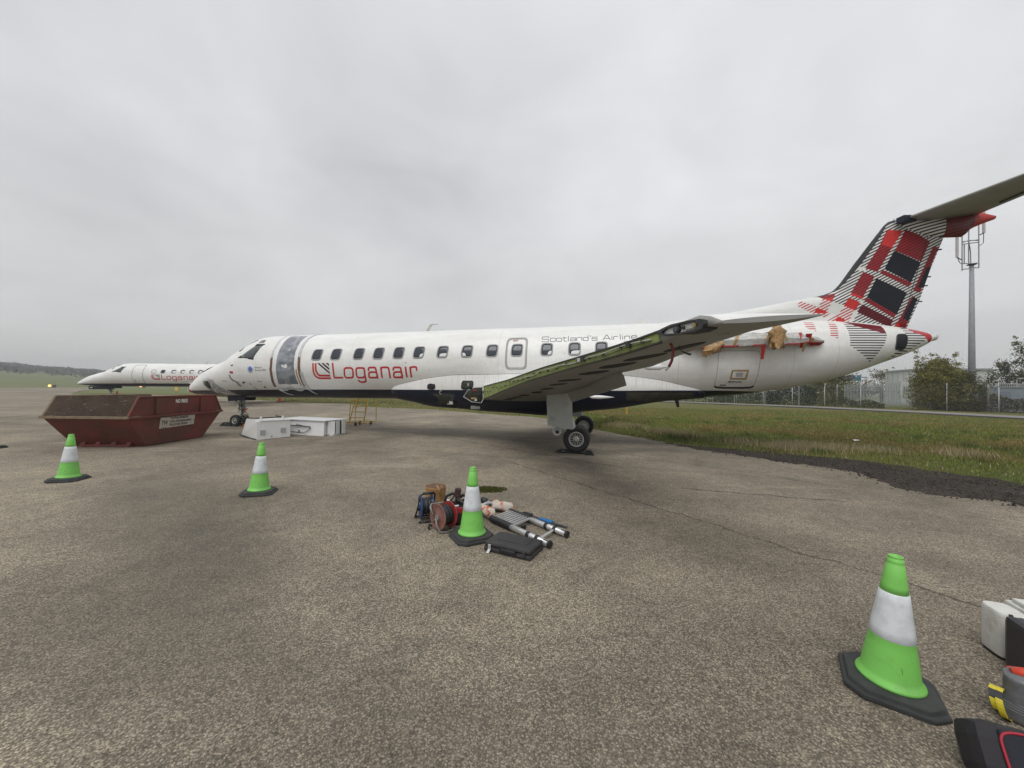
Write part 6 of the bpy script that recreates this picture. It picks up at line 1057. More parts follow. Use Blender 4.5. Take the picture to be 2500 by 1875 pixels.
# brown paper-lined tub
TB = thing('tub', 'round brown cardboard tub standing behind the blue reel', 'tub', (-1.13, 5.72, 0), .3)
M_TUB = mat('tub_card', (.33, .175, .065), .55, .2, 6, .35, (.22, .12, .05), 6); n = 36
b = MB(); R = [[Vector((r * (1 + .012 * math.sin(k * 1.3)) * math.cos(2 * math.pi * k / n), r * math.sin(2 * math.pi * k / n), z + (.005 * math.sin(k * .9) + .003 * math.sin(k * 2.1) if z > .2 else 0))) for k in range(n)] for r, z in ((.130, 0), (.142, .10), (.152, .27), (.155, .285), (.147, .285), (.140, .20), (.125, .02))]; b.loft(R[:5], 0, False); b.build('wall', M_TUB, TB); b = MB(); b.loft(R[4:]); b.build('inner_wall', mat('tub_inner', (.115, .050, .018), .6, .3, 10), TB)  # inside of the tub coloured a darker brown than the outside
b = MB(); b.lathe([(.12, .10), (.13, .13), (.05, .15), (.01, .16)], 24); b.build('contents', mat('tub_inner', (.20, .085, .025), .6, .3, 10), TB)
b = MB(); b.tube([(.05, -.11, .17), (.03, -.14, .27), (.0, -.12, .33)], [.03, .02, .006], 6); b.tube([(.08, -.12, .12), (.10, -.13, .25), (.07, -.09, .31)], .004, 5); b.build('paper_fold', M_TAPE, TB)
# open tool bag
BG = thing('tool_bag', 'open black and red tool bag full of tools behind the red reel', 'tool bag', (-.70, 5.02, 0), .10)
M_BAGK = mat('bag_black', (.016, .015, .017), .75, .3, 12, .3, (.05, .045, .045), 8, .25, 90); M_BAGR = mat('bag_red', (.34, .022, .030), .6, .2, 9, .25, (.15, .02, .02), 6)
b = MB(); R = []
for z, w_, d_ in ((0, .19, .13), (.06, .20, .14), (.20, .20, .125), (.235, .195, .12)): R.append([Vector((math.copysign(abs(math.cos(a)) ** .4, math.cos(a)) * w_, math.copysign(abs(math.sin(a)) ** .4, math.sin(a)) * d_, z)) for a in [2 * math.pi * k / 28 + .01 for k in range(28)]])
R.append([p * .93 + Vector((0, 0, -.02)) for p in R[-1]]); b.loft(R); b.build('bag_body', M_BAGK, BG)
b = MB(); b.bbox((.03, -.136, .19), (.36, .022, .075), .008); b.bbox((-.19, .0, .16), (.02, .18, .09), .008); b.build('red_band', M_BAGR, BG)
b = MB(); b.bbox((.06, -.142, .09), (.22, .02, .13), .008); b.build('pocket', M_BAGK, BG)
b = MB(); b.tube([(-.17, .10, .22), (-.16, .12, .30), (-.08, .13, .335), (.02, .10, .33), (.05, .05, .31)], .020, 8); b.tube([(.16, .10, .22), (.14, .14, .28), (.05, .16, .31)], .018, 8); b.build('strap', M_BAGK, BG)
b = MB(); b.bbox((.0, .06, .375), (.085, .07, .11), .022, Matrix.Rotation(.15, 3, 'Y')); b.bbox((.0, .05, .30), (.07, .06, .10), .015); b.build('drill_battery', mat('drill_maroon', (.045, .018, .020), .5, .3, 12), BG)
b = MB(); b.tube([(.0, .0, .30), (.08, -.03, .25), (.15, -.05, .235)], .026, 8); b.build('drill_body', M_FRM, BG)
b = MB(); b.tube([(.10, .06, .24), (.18, .09, .33)], .010, 6); b.tube([(-.12, -.06, .29), (-.10, -.09, .25), (-.02, -.10, .235), (.02, -.11, .245)], .012, 6); b.bbox((-.12, -.05, .29), (.035, .02, .04), .006); b.tube([(.17, -.04, .22), (.21, -.10, .20)], .012, 6); b.build('spanner', M_WTH, BG)
b = MB(); b.tube([(.06, .10, .25), (.2, .02, .31)], .014, 6); b.tube([(-.10, .04, .25), (-.03, .1, .34)], .012, 6); b.build('hand_tool', M_FRM, BG)
# telescopic ladder lying folded down
LD = thing('telescopic_ladder', 'telescopic aluminium ladder lying on the ground to the right of the cone', 'ladder', (.20, 4.86, 0), 0)
def LP(x, y, z): return Vector((x - .20, y - 4.86, z))
r1a, r1b, r2a, r2b = LP(.0, 5.31, .05), LP(.677, 4.51, .05), LP(-.25, 5.025, .05), LP(.442, 4.21, .05)
for a, c, s0, s1 in ((r1a, r1b, .0, .40), (r2a, r2b, .0, .38)):
    d = (c - a)
    b = MB(); b.tube([a + d * .30, c], .036, 16, 0, True); st = b.build('stile', M_ALU, LD)
    b = MB(); pts = []; rs = []
    for k in range(19): pts.append(a + d * (s0 + (s1 - s0) * k / 18)); rs.append(.040 if k % 2 else .045)
    b.tube(pts, rs, 16, 0, True); b.build('collar_stack', M_FRM, LD)
    for f in (.66, .80):
        b = MB(); b.tube([a + d * f, a + d * (f + .045)], .041, 16); b.build('collar', M_FRM, LD)
    b = MB(); b.tube([c - d * .012, c + d * .012], .040, 16); b.build('foot_cap', M_FRM, LD)
    b = MB(); b.box(c - d * .06 + Vector((0, -.02, .028)), (.07, .012, .02), Matrix.Rotation(-.87, 3, 'Z')); b.build('stile_slot', M_HOLE, st)
for k in range(8):
    t = .03 + .052 * k; p, q_ = r2a.lerp(r2b, t + .01), r1a.lerp(r1b, t); dd = (q_ - p).normalized(); nn = Vector((-dd.y, dd.x, 0)) * .0175
    b = MB(); b.add([p - nn + Vector((0, 0, .012)), q_ - nn + Vector((0, 0, .012)), q_ + nn + Vector((0, 0, .012)), p + nn + Vector((0, 0, .012)), p - nn * .9 + Vector((0, 0, .034)), q_ - nn * .9 + Vector((0, 0, .034)), q_ + nn * .9 + Vector((0, 0, .030)), p + nn * .9 + Vector((0, 0, .030))], [(3, 2, 1, 0), (4, 5, 6, 7), (0, 1, 5, 4), (1, 2, 6, 5), (2, 3, 7, 6), (3, 0, 4, 7)]); b.build('tread', M_ALU, LD)
b = MB(); p, q_ = r2a.lerp(r2b, .83), r1a.lerp(r1b, .81); b.tube([p, q_], .017, 4, 0, True, False); b.build('tread', M_ALU, LD)
b = MB(); b.bbox(r2a.lerp(r1b, .42) + Vector((.03, -.09, .0)), (.07, .04, .06), .012, Matrix.Rotation(.9, 3, 'Z')); b.build('release_catch', M_FRM, LD)
# upper end of the ladder with its rag-wrapped stiles
u1, u2, v1_, v2_ = LP(-.40, 5.60, .11), LP(.05, 5.34, .06), LP(-.47, 5.36, .11), LP(-.22, 5.03, .06)
b = MB(); b.tube([u1, u2], .028, 12); b.tube([v1_, v2_], .028, 12); b.build('stile', M_ALU, LD)
b = MB(); b.box((LP(-.36, 5.43, .11)), (.05, .26, .03), Matrix.Rotation(-.55, 3, 'Z')); b.build('tread', M_ALU, LD)
b = MB(); b.tube([LP(-.42, 5.62, .12), LP(-.34, 5.56, .10)], .045, 14); b.tube([LP(-.30, 5.54, .095), LP(-.28, 5.53, .093)], .040, 14); b.bbox(LP(-.31, 5.40, .06), (.05, .04, .10), .01); b.build('collar', M_FRM, LD)
q = NB('rag_cloth'); n_ = q.noise(9, 5, .6, .6); q.col(q.mix(q.ramp(n_, .50, .58), (.50, .46, .40, 1), (.50, .13, .055, 1))); q.rough(.9); q.bump(q.noise(26, 4, .6), .5, .01); M_RAG = q.m
lump([u1.lerp(u2, t) + Vector((.20, 4.86, 0)) for t in (.28, .42, .56, .70, .84, .96)], [.05, .062, .060, .055, .062, .045], M_RAG, 'rag', 3.0, None, .7).name = 'rag'
tag(bpy.data.objects['rag'], 'stained white and orange rag wrapped round the far rail of the ladder', 'rag', 'rags on the ladder')
o = lump([v1_.lerp(v2_, t) + Vector((.20, 4.86, 0)) for t in (.15, .35, .55, .75, .95)], [.055, .066, .060, .066, .045], M_RAG, 'rag', 7.0, None, .7); tag(o, 'stained white and orange rag by the cone, on the near rail of the ladder', 'rag', 'rags on the ladder')
for n_o in [x for x in bpy.data.objects if x.name.startswith('rag')]: n_o.parent = None
# black moulded case
CS = thing('tool_case', 'scuffed black moulded tool case lying flat in front of the cone', 'tool case', (.045, 4.17, 0), -.48)
M_CASE = mat('case_black', (.030, .030, .030), .5, .25, 7, .25, (.075, .072, .068), 10, .25, 70)
b = MB(); b.bbox((0, 0, .028), (.56, .36, .052), .02); b.build('case_base', M_CASE, CS); b = MB(); b.bbox((0, .0, .080), (.55, .35, .044), .018); lid = b.build('case_lid', M_CASE, CS)
b = MB(); b.bbox((-.0, .03, .103), (.36, .18, .008), .004); b.build('raised_panel', M_CASE, lid)
b = MB(); b.box((.02, -.185, .055), (.19, .02, .035)); b.build('handle_recess', M_HOLE, CS); b = MB(); b.bbox((.02, -.19, .062), (.16, .016, .022), .006); b.build('handle', M_CASE, CS)
for x in (-.20, .21):
    b = MB(); b.bbox((x, -.186, .062), (.035, .014, .05), .004); b.build('latch', M_ALU if x < 0 else M_CASE, CS)
b = MB(); b.box((-.20, -.21, .022), (.03, .05, .006), Matrix.Rotation(.6, 3, 'X')); b.build('latch', M_ALU, CS)
b = MB(); b.box((-.07, -.04, .1035), (.09, .004, .002), Matrix.Rotation(.5, 3, 'Z')); b.build('scratch', M_RIM, lid)
# handsaw
SW = thing('handsaw', 'handsaw with a blue guard lying beyond the ladder', 'handsaw', (.50, 5.03, 0), -.71)
b = MB(); b.add([(-.30, -.055, .012), (.30, -.02, .012), (.30, .01, .012), (-.30, .05, .012), (-.30, -.055, .018), (.30, -.02, .018), (.30, .01, .018), (-.30, .05, .018)], [(3, 2, 1, 0), (4, 5, 6, 7), (0, 1, 5, 4), (1, 2, 6, 5), (2, 3, 7, 6), (3, 0, 4, 7)]); b.build('blade', mat('saw_blade', (.05, .06, .07), .4, .2, 12), SW)
b = MB(); b.bbox((-.02, -.005, .025), (.20, .06, .03), .01); b.build('guard', mat('saw_blue', (.03, .17, .42), .4, .15, 9), SW); b = MB(); b.bbox((-.36, .0, .025), (.16, .11, .04), .016); b.build('handle', M_FRM, SW)
# ------------------------------------------------------------------ kit at the right edge
M_CANW = mat('can_white', (.60, .60, .56), .5, .12, 7, .65, (.26, .23, .19), 8)
def rbox(b, c, d, e=.35, n=28, rows=((0, .96), (.03, 1), (.9, 1), (.97, .97), (1, .9)), rz=0):
    R = []
    for f, s in rows: R.append([Vector(c) + Matrix.Rotation(rz, 3, 'Z') @ Vector((math.copysign(abs(math.cos(a)) ** e, math.cos(a)) * d[0] / 2 * s, math.copysign(abs(math.sin(a)) ** e, math.sin(a)) * d[1] / 2 * s, d[2] * f)) for a in [2 * math.pi * k / n + .01 for k in range(n)]])
    return b.loft(R)
WC = thing('container', 'grubby white plastic container standing on the apron at the right edge', 'container', (3.385, 2.60, 0), -.35)
b = MB(); rbox(b, (0, 0, .02), (.15, .20, .295), .5); b.build('shell', M_CANW, WC); b = MB(); rbox(b, (0, 0, 0), (.14, .18, .03), .5); b.build('dark_foot', M_FRM, WC)
for x in (-.03, .02):
    b = MB(); b.box((x, -.10, .27), (.016, .012, .085 - x * .5)); b.build('drip', mat('tar_drip', (.07, .04, .04), .6, .4, 20), WC)
WB = thing('white_box', 'white box with a stepped lid behind the black box at the right edge', 'box', (3.70, 2.55, 0), -.35)
b = MB(); b.bbox((0, 0, .155), (.40, .26, .31), .02); b.build('shell', M_CANW, WB); b = MB(); b.bbox((0, .03, .325), (.36, .12, .03), .01); b.bbox((0, -.07, .315), (.38, .10, .02), .008); b.build('lid', M_CANW, WB)
o = MB(); rbox(o, (3.98, 2.86, 0), (.10, .10, .36), 1.0); o = o.build('blue_bottle', mat('bottle_blue', (.10, .26, .40), .4)); tag(o, 'blue bottle just showing behind the white box', 'bottle')
BK = thing('black_box', 'black plastic equipment box standing upright at the right edge', 'equipment box', (3.37, 2.28, 0), -.42)
M_BXB = mat('box_black', (.020, .019, .022), .45, .25, 8, .25, (.05, .045, .05), 6)
b = MB(); b.bbox((0, 0, .175), (.44, .24, .35), .035); b.build('shell', M_BXB, BK); b = MB(); b.bbox((.03, -.122, .165), (.30, .02, .24), .012); b.build('recess', M_HOLE, BK); b = MB(); b.tube([(-.12, -.13, .28), (-.10, -.145, .30), (.12, -.145, .30), (.14, -.13, .28)], .018, 8); b.build('handle', M_BXB, BK)
o = MB(); pts = [(2.80, 2.12, .235), (2.87, 2.08, .25), (2.94, 2.06, .23), (3.02, 2.04, .25), (3.09, 2.0, .235), (3.17, 2.0, .25)]; o.tube(pts, [.018, .024, .016, .026, .018, .018], 8); o.tube([(p[0] + .03, p[1] + .04, p[2] - .015) for p in pts], .018, 8); o = o.build('orange_strap', mat('strap_orange', (.62, .055, .025), .6, .2, 16)); tag(o, 'bright orange webbing strap lying along the top of the grey sack', 'strap')
SKK = thing('sack', 'grey printed plastic sack between the black box and the black bag', 'sack', (2.95, 2.02, 0), -.5)
q = NB('sack_grey'); s_ = q.n('ShaderNodeSeparateXYZ', {0: q.tc.outputs['Object']}); n_ = q.noise(6, 5, .6); c = q.mix(q.ramp(n_, .3, .7), (.088, .090, .096, 1), (.150, .152, .160, 1))
lines = q.math('LESS_THAN', q.math('FRACT', q.math('MULTIPLY', q.math('ADD', s_.outputs[2], q.math('MULTIPLY', s_.outputs[0], .10)), 75.0)), .2); zone = q.math('MULTIPLY', q.math('GREATER_THAN', s_.outputs[2], .135), q.math('LESS_THAN', s_.outputs[2], .175)); zone2 = q.math('MULTIPLY', q.math('MULTIPLY', q.math('GREATER_THAN', s_.outputs[2], .05), q.math('LESS_THAN', s_.outputs[2], .10)), q.math('LESS_THAN', s_.outputs[0], -.10))
c = q.mix(q.math('MULTIPLY', lines, q.math('MULTIPLY', q.math('MAXIMUM', q.math('MULTIPLY', zone, q.math('GREATER_THAN', s_.outputs[0], -.12)), zone2), .7)), c, (.36, .36, .37, 1)); q.col(c); q.rough(.38); q.bump(n_, .6, .02)
b = MB(); R = []
for f in np.linspace(0, 1, 12):
    R.append([Vector((.24 * (1 - .12 * f + .03 * math.sin(f * 7)) * math.cos(a) * (1 + .05 * fbm(a * 1.3, f * 3, 1, 3, 2)), (.12 * (1 - .35 * f)) * math.sin(a) * (1 + .06 * fbm(a * 1.7 + 4, f * 3, 1, 3, 5)), f * .235 + .012 * math.sin(a * 3) * f)) for a in [2 * math.pi * k / 36 for k in range(36)]])
b.loft(R); b.build('sack_body', q.m, SKK)
HP = thing('warning_tape_roll', 'coil of yellow and black strap leaning behind the grey sack', 'strap coil', (2.735, 2.10, 0), .5); HP.scale = (.8, .8, .8)
b = MB()
for k, (rr, dz) in enumerate(((.088, 0), (.076, .010))):
    pts = [Vector((rr * math.cos(a), .03 * k + .02 * math.sin(a), .092 + dz + rr * math.sin(a))) for a in np.linspace(.3, 6.1, 24)]; R = []
    for p in pts: n_ = (p - Vector((0, p.y, .092 + dz))).normalized(); R.append([p - n_ * .004 + Vector((0, -.016, 0)), p + n_ * .004 + Vector((0, -.016, 0)), p + n_ * .004 + Vector((0, .016, 0)), p - n_ * .004 + Vector((0, .016, 0))])
    b.loft(R, 0, True, False)
q = NB('strap_yellow'); w_ = q.n('ShaderNodeTexWave', {'Vector': q.tc.outputs['Object'], 'Scale': 3.0, 'Distortion': 1.0}); q.col(q.mix(q.ramp(w_.outputs[1], .62, .66), (.62, .50, .03, 1), (.02, .02, .02, 1))); q.rough(.5); b.build('strap_loop', q.m, HP)
KB = thing('holdall', 'black holdall with red piping at the bottom right corner', 'bag', (2.40, 1.60, .03), -.45, None, (-.62, 0, -.45))
M_HB = mat('holdall_cloth', (.012, .013, .022), .8, .3, 10, .15, (.03, .03, .035), 8, .35, 180); M_HE = mat('holdall_edge', (.020, .018, .022), .75, .25, 10, 0, (0, 0, 0), 3, .3, 150)
b = MB(); b.bbox((0, 0, .115), (.62, .24, .24), .07); b.build('bag_body', M_HE, KB); b = MB(); b.bbox((.02, -.105, .115), (.50, .05, .19), .02); b.build('side_panel', M_HB, KB)
def rp(w, h, e=.35): return [Vector((.02 + p[0], -.128, .115 + p[1])) for p in rrect(0, 0, w, h, e, 48)]
b = MB(); L_ = rp(.50, .195); b.tube(L_ + [L_[0]], .0055, 6); b.build('piping', mat('piping_red', (.36, .012, .030), .6), KB); b = MB(); b.tube([(.24, -.135, .19), (.265, -.15, .195)], .014, 8); b.build('zip_pull', M_ALU, KB)
# ------------------------------------------------------------------ perimeter fence
M_POST = mat('fence_post', (.42, .43, .42), .55, .12, 5, .25, (.24, .24, .22), 4); M_WIRE = mat('fence_wire', (.050, .066, .060), .6, .15, 3); M_CONC = mat('concrete_post', (.22, .215, .195), .85, .2, 5)
FE = thing('chain_link_fence', 'tall chain-link security fence with cranked pale posts along the service road', 'fence', (0, 0, 0))
FP0, FD = Vector((34.6, 52.0, 0)), Vector((2.12, -2.55, 0)); fn_ = Vector((FD.y, -FD.x, 0)).normalized() * -1; FH = 2.55; fd = FD.normalized()
b = MB(); b.tube([(0, 0, 0), (0, 0, FH)], .038, 8); t_ = fn_ * .32; b.tube([(0, 0, FH - .02), (t_.x, t_.y, FH + .42)], .034, 8); proto = b.build('post', M_POST, FE); first = True
ks = list(range(-13, 10))
for k in ks:
    o = proto if first else proto.copy()
    if not first: COL.objects.link(o)
    first = False; o.location = FP0 + FD * k
V, Fi = [], []; wr = .0026
A0, A1 = FP0 + FD * -8, FP0 + FD * 9; LEN = (A1 - A0).length; sp_ = .12
def wirebar(a, c, r):
    i = len(V); d = (c - a).normalized(); u = d.cross(fn_).normalized() * r; w2 = fn_ * r
    for p in (a, c): V.extend([p + u, p - u * .5 + w2, p - u * .5 - w2])
    Fi.extend([(i, i + 1, i + 4, i + 3), (i + 1, i + 2, i + 5, i + 4), (i + 2, i, i + 3, i + 5)])
nW = int(LEN / sp_)
for k in range(-int(FH / sp_), nW):
    s0, s1 = k * sp_, k * sp_ + FH
    for flip in (0, 1):
        a, c = s0, s1; za, zc_ = 0.0, FH
        if a < 0: za = -a; a = 0
        if c > LEN: zc_ -= (c - LEN); c = LEN
        if c - a < .05: continue
        pa, pc = A0 + fd * a, A0 + fd * c
        if flip: pa.z, pc.z = FH - za, FH - zc_
        else: pa.z, pc.z = za, zc_
        wirebar(pa, pc, wr)
tag(rawmesh('wire_mesh', [tuple(v) for v in V], np.array(Fi), 4, M_WIRE, FE), kind='stuff')
V, Fi = [], []
for z, off in ((FH - .02, 0), (1.3, 0), (.06, 0), (FH + .14, .11), (FH + .27, .21), (FH + .40, .31)):
    a, c = A0 + fn_ * off, A1 + fn_ * off; a.z = c.z = z; wirebar(a, c, .006)
tag(rawmesh('line_wire', [tuple(v) for v in V], np.array(Fi), 4, M_WIRE, FE), kind='stuff')
FO = thing('old_fence', 'row of thick grey concrete posts a little behind the chain-link fence', 'fence', (0, 0, 0)); first = True
b = MB(); b.box((0, 0, 1.25), (.13, .13, 2.5)); b.add([(-.065, -.065, 2.5), (.065, -.065, 2.5), (.065, .065, 2.5), (-.065, .065, 2.5), (t_.x * .8 - .05, t_.y * .8 - .05, 2.86), (t_.x * .8 + .05, t_.y * .8 - .05, 2.86), (t_.x * .8 + .05, t_.y * .8 + .05, 2.9), (t_.x * .8 - .05, t_.y * .8 + .05, 2.9)], [(0, 1, 5, 4), (1, 2, 6, 5), (2, 3, 7, 6), (3, 0, 4, 7), (4, 5, 6, 7)]); proto = b.build('post', M_CONC, FO)
for k in range(-6, 6):
    o = proto if first else proto.copy()
    if not first: COL.objects.link(o)
    first = False; o.location = Vector((40.3, 46.8, 0)) + FD * 1.17 * k
# palisade beyond
PA = thing('palisade_fence', 'grey steel palisade fence behind the chain-link fence', 'fence', (0, 0, 0)); M_PAL = mat('palisade_grey', (.30, .335, .345), .55, .12, 3)
p0, p1 = Vector((48, 54.5, 0)), Vector((60, 40.5, 0)); dl = (p1 - p0); nP = int(dl.length / .155); d1 = dl.normalized(); nn = Vector((d1.y, -d1.x, 0)) * .012
b = MB()
for k in range(nP):
    c = p0 + d1 * .155 * k; a, e_ = c - d1 * .036, c + d1 * .036; R = [(a - nn, a + nn), (e_ - nn, e_ + nn)]; pts = [a - nn, e_ - nn, e_ + nn, a + nn]; h = 2.95
    b.add([p + Vector((0, 0, .1)) for p in pts] + [p + Vector((0, 0, h)) for p in pts] + [c + Vector((0, 0, h + .13))], [(0, 1, 5, 4), (1, 2, 6, 5), (2, 3, 7, 6), (3, 0, 4, 7), (4, 5, 8), (5, 6, 8), (6, 7, 8), (7, 4, 8)])
tag(b.build('pale', M_PAL, PA), kind='stuff')
for z in (.6, 2.2):
    b = MB(); b.tube([p0 + nn * 3 + Vector((0, 0, z)), p1 + nn * 3 + Vector((0, 0, z))], .03, 4, 0, True, False); b.build('rail', M_PAL, PA)
# ------------------------------------------------------------------ mast, buildings, railings behind the fence
MT = thing('mobile_phone_mast', 'tall grey monopole mast with aerial panels behind the tail', 'mast', (54.8, 45.0, 0))
q = NB('mast_galvanised'); n_ = q.noise(2.5, 6, .7, stretch=(2, 2, .5)); c = q.mix(q.ramp(n_, .3, .6), (.20, .205, .225, 1), (.28, .285, .305, 1)); c = q.mix(q.ramp(q.noise(1.3, 6, .75, .5, stretch=(2.2, 2.2, .9)), .64, .67, (0, 0, 0, 1), (.7, .7, .7, 1)), c, (.55, .56, .57, 1)); q.col(c); q.rough(.6); M_MAST = q.m
b = MB(); b.tube([(0, 0, 0), (0, 0, 8), (0, 0, 17.4)], [.33, .28, .19], 16); b.build('pole', M_MAST, MT)
b = MB(); b.lathe([(.3, 0), (.42, .06), (.42, .12), (.25, .14)], 16, (0, 0, 17.3)); b.build('head_ring', M_HOLE2, MT)
tubes('headframe', [[(-1.15, 0, 16.6), (-1.15, 0, 22.4)], [(.85, 0, 17.0), (.85, 0, 22.8)], [(.25, .5, 17.4), (.25, .5, 23.0)], [(-1.15, 0, 16.8), (.0, 0, 16.9)], [(-1.15, 0, 17.5), (.0, 0, 17.5)], [(-1.15, 0, 20.1), (.9, 0, 20.4)], [(-1.15, 0, 19.8), (.9, 0, 20.1)], [(0, 0, 17.5), (.85, 0, 17.6)], [(-.65, .2, 17.5), (-.65, .2, 19.9)], [(.85, 0, 17.0), (.25, .5, 17.2)], [(.85, 0, 20.3), (.25, .5, 20.5), (-1.15, 0, 20.0)]], .055, M_MAST, MT)
for x, y, z0_, z1_ in ((-1.75, 0, 18.2, 21.8), (1.45, 0, 21.2, 24.2), (.55, .8, 21.8, 24.4)):
    b = MB(); b.bbox((x, y, (z0_ + z1_) / 2), (.24, .18, z1_ - z0_), .04); a_ = b.build('aerial_panel', mat('aerial_panel', (.46, .43, .43), .5, .1, 2), MT); b = MB(); b.tube([(x, y, z0_), (x + (.5 if x < 0 else -.5), y, z0_ - .25)], .06, 6); b.build('bracket', M_HOLE2, a_)
b = MB(); b.tube([(-1.75, 0, 18.3), (-1.45, 0, 17.6), (-1.15, 0, 17.4)], .035, 6); b.tube([(1.45, 0, 21.2), (1.4, 0, 20.0), (.85, 0, 19.6)], .035, 6); b.tube([(.25, .5, 20.4), (.1, .2, 19.0), (-.1, 0, 17.5)], .04, 6); b.build('feeder_cable', M_HOLE2, MT)
BD = thing('industrial_unit', 'low pale grey industrial building behind the palisade fence', 'building', (69.5, 62.0, 0), -.30); M_BW = mat('cladding_pale', (.50, .505, .49), .6, .06, 1.2)
b = MB(); b.box((0, 0, 2.75), (9, 8, 5.5)); b.build('wall', M_BW, BD); b = MB(); b.box((0, 0, 5.60), (9.3, 8.3, .18)); b.box((0, 0, 5.77), (8.8, 7.8, .16)); b.build('roof', mat('roof_grey', (.26, .27, .27), .6), BD)
b = MB(); b.box((-5.4, -1.5, 1.9), (1.8, 4, 3.8)); b.build('annexe', M_BW, BD)
for k in range(6):
    b = MB(); b.box((-4.515, -3.4 + k * 1.35, 2.7), (.04, .05, 5.3)); b.build('cladding_seam', mat('seam_grey', (.34, .345, .34), .7), BD)  # thin strips in a darker grey than the cladding
b = MB(); b.box((-3.0, -4.02, 1.1), (1.0, .06, 2.2)); b.build('door', mat('door_slate', (.16, .18, .2), .5), BD)
BL = thing('blue_sign', 'blue and white roadside sign beyond the trees under the tail', 'sign', (62.5, 69, 0), -.8); b = MB(); b.bbox((0, 0, 4.6), (1.9, .2, 1.0), .03); b.build('sign_panel', mat('sign_blue', (.035, .16, .26), .5), BL); b = MB(); b.bbox((-.2, -.12, 4.85), (1.2, .05, .3), .02); b.build('sign_face', M_BW, BL)
for x in (-.55, .6):
    b = MB(); b.box((x, .02, 2.1), (.16, .14, 4.2)); b.build('leg', M_BW, BL)
LPo = thing('street_lamp', 'thin dark street lamp beyond the trees under the tail', 'street lamp', (75.0, 80, 0)); b = MB(); b.tube([(0, 0, 0), (0, 0, 5.2)], [.07, .05], 8); b.build('column', M_HOLE2, LPo); b = MB(); b.box((-.35, 0, 5.22), (.95, .25, .14)); b.build('lamp_head', M_HOLE2, LPo)
BC = thing('storage_container', 'bright blue container partly hidden behind the mast', 'container', (60.0, 50.3, 0), -.4); b = MB(); b.bbox((0, 0, 3.95), (1.3, 2.4, 1.2), .04); b.build('container_body', mat('container_blue', (.02, .10, .30), .5, .1, 3), BC)
b = MB(); b.box((0, 0, 1.65), (1.2, 2.2, 3.3)); b.build('plinth', M_BW, BC)
for k in range(7):
    b = MB(); b.box((-.54 + .18 * k, -1.21, 3.95), (.07, .04, 1.1)); b.build('corrugation', MATS['container_blue'], BC)
RL = thing('railing', 'pale scaffold-tube railing on a platform right of the mast', 'railing', (57.5, 43.0, 0), -.55); xs_ = [-1.6, .0, 1.7, 3.4, 5.1]
tubes('rail', [[(xs_[0], 0, 3.1), (xs_[-1], 0, 3.05)], [(xs_[0], 0, 2.35), (xs_[-1], 0, 2.3)], [(xs_[1], -.1, 3.75), (xs_[2], -.1, 3.7)]], .045, M_POST, RL)
for x in xs_: tubes('post', [[(x, 0, 0), (x, 0, 3.6 if x in (.0, 1.7) else 3.15)]], .045, M_POST, RL)
CB = thing('utility_cabin', 'blue-grey steel cabin behind the fence at the right edge', 'cabin', (52.2, 39.9, 0), -.6); b = MB(); b.bbox((0, 0, 1.3), (3.1, 2.2, 2.6), .04); b.build('cabin_body', mat('cabin_grey', (.21, .25, .28), .55, .08, 2), CB); b = MB(); b.bbox((0, 0, 2.64), (3.25, 2.35, .1), .03); b.build('roof', mat('roof_grey', (.26, .27, .27), .6), CB); b = MB(); b.box((-.5, -1.11, 1.15), (.9, .05, 2.0)); b.build('door', mat('cabin_door', (.17, .2, .23), .5), CB)
# ------------------------------------------------------------------ trees and scrub
q = NB('leaf'); at = q.n('ShaderNodeAttribute', attribute_name='tone'); q.col(at.outputs['Color']); q.rough(.75); q.b.inputs['Specular IOR Level'].default_value = .08; LEAF = q.m
M_BARK = mat('bark', (.075, .062, .048), .9, .3, 8, 0, (0, 0, 0), 3, .5, 30)
def leafmesh(name, P, size, tone, par, var=.45):
    n = len(P); a = rng.normal(0, 1, (n, 3)); a /= np.linalg.norm(a, axis=1)[:, None]; b_ = np.cross(a, rng.normal(0, 1, (n, 3))); b_ /= np.linalg.norm(b_, axis=1)[:, None]
    s = size * rng.uniform(.6, 1.5, n)[:, None]; V = np.stack([P - a * s - b_ * s * .25, P + b_ * s * .55, P + a * s, P - b_ * s * .45], 1)
    C = np.ones((n, 4, 4)); C[:, :, :3] = (np.asarray(tone) * rng.uniform(1 - var, 1 + var, n)[:, None])[:, None, :]
    return rawmesh(name, V.reshape(-1, 3), np.arange(4 * n).reshape(-1, 4), 4, LEAF, par, attr=C.reshape(-1, 4))
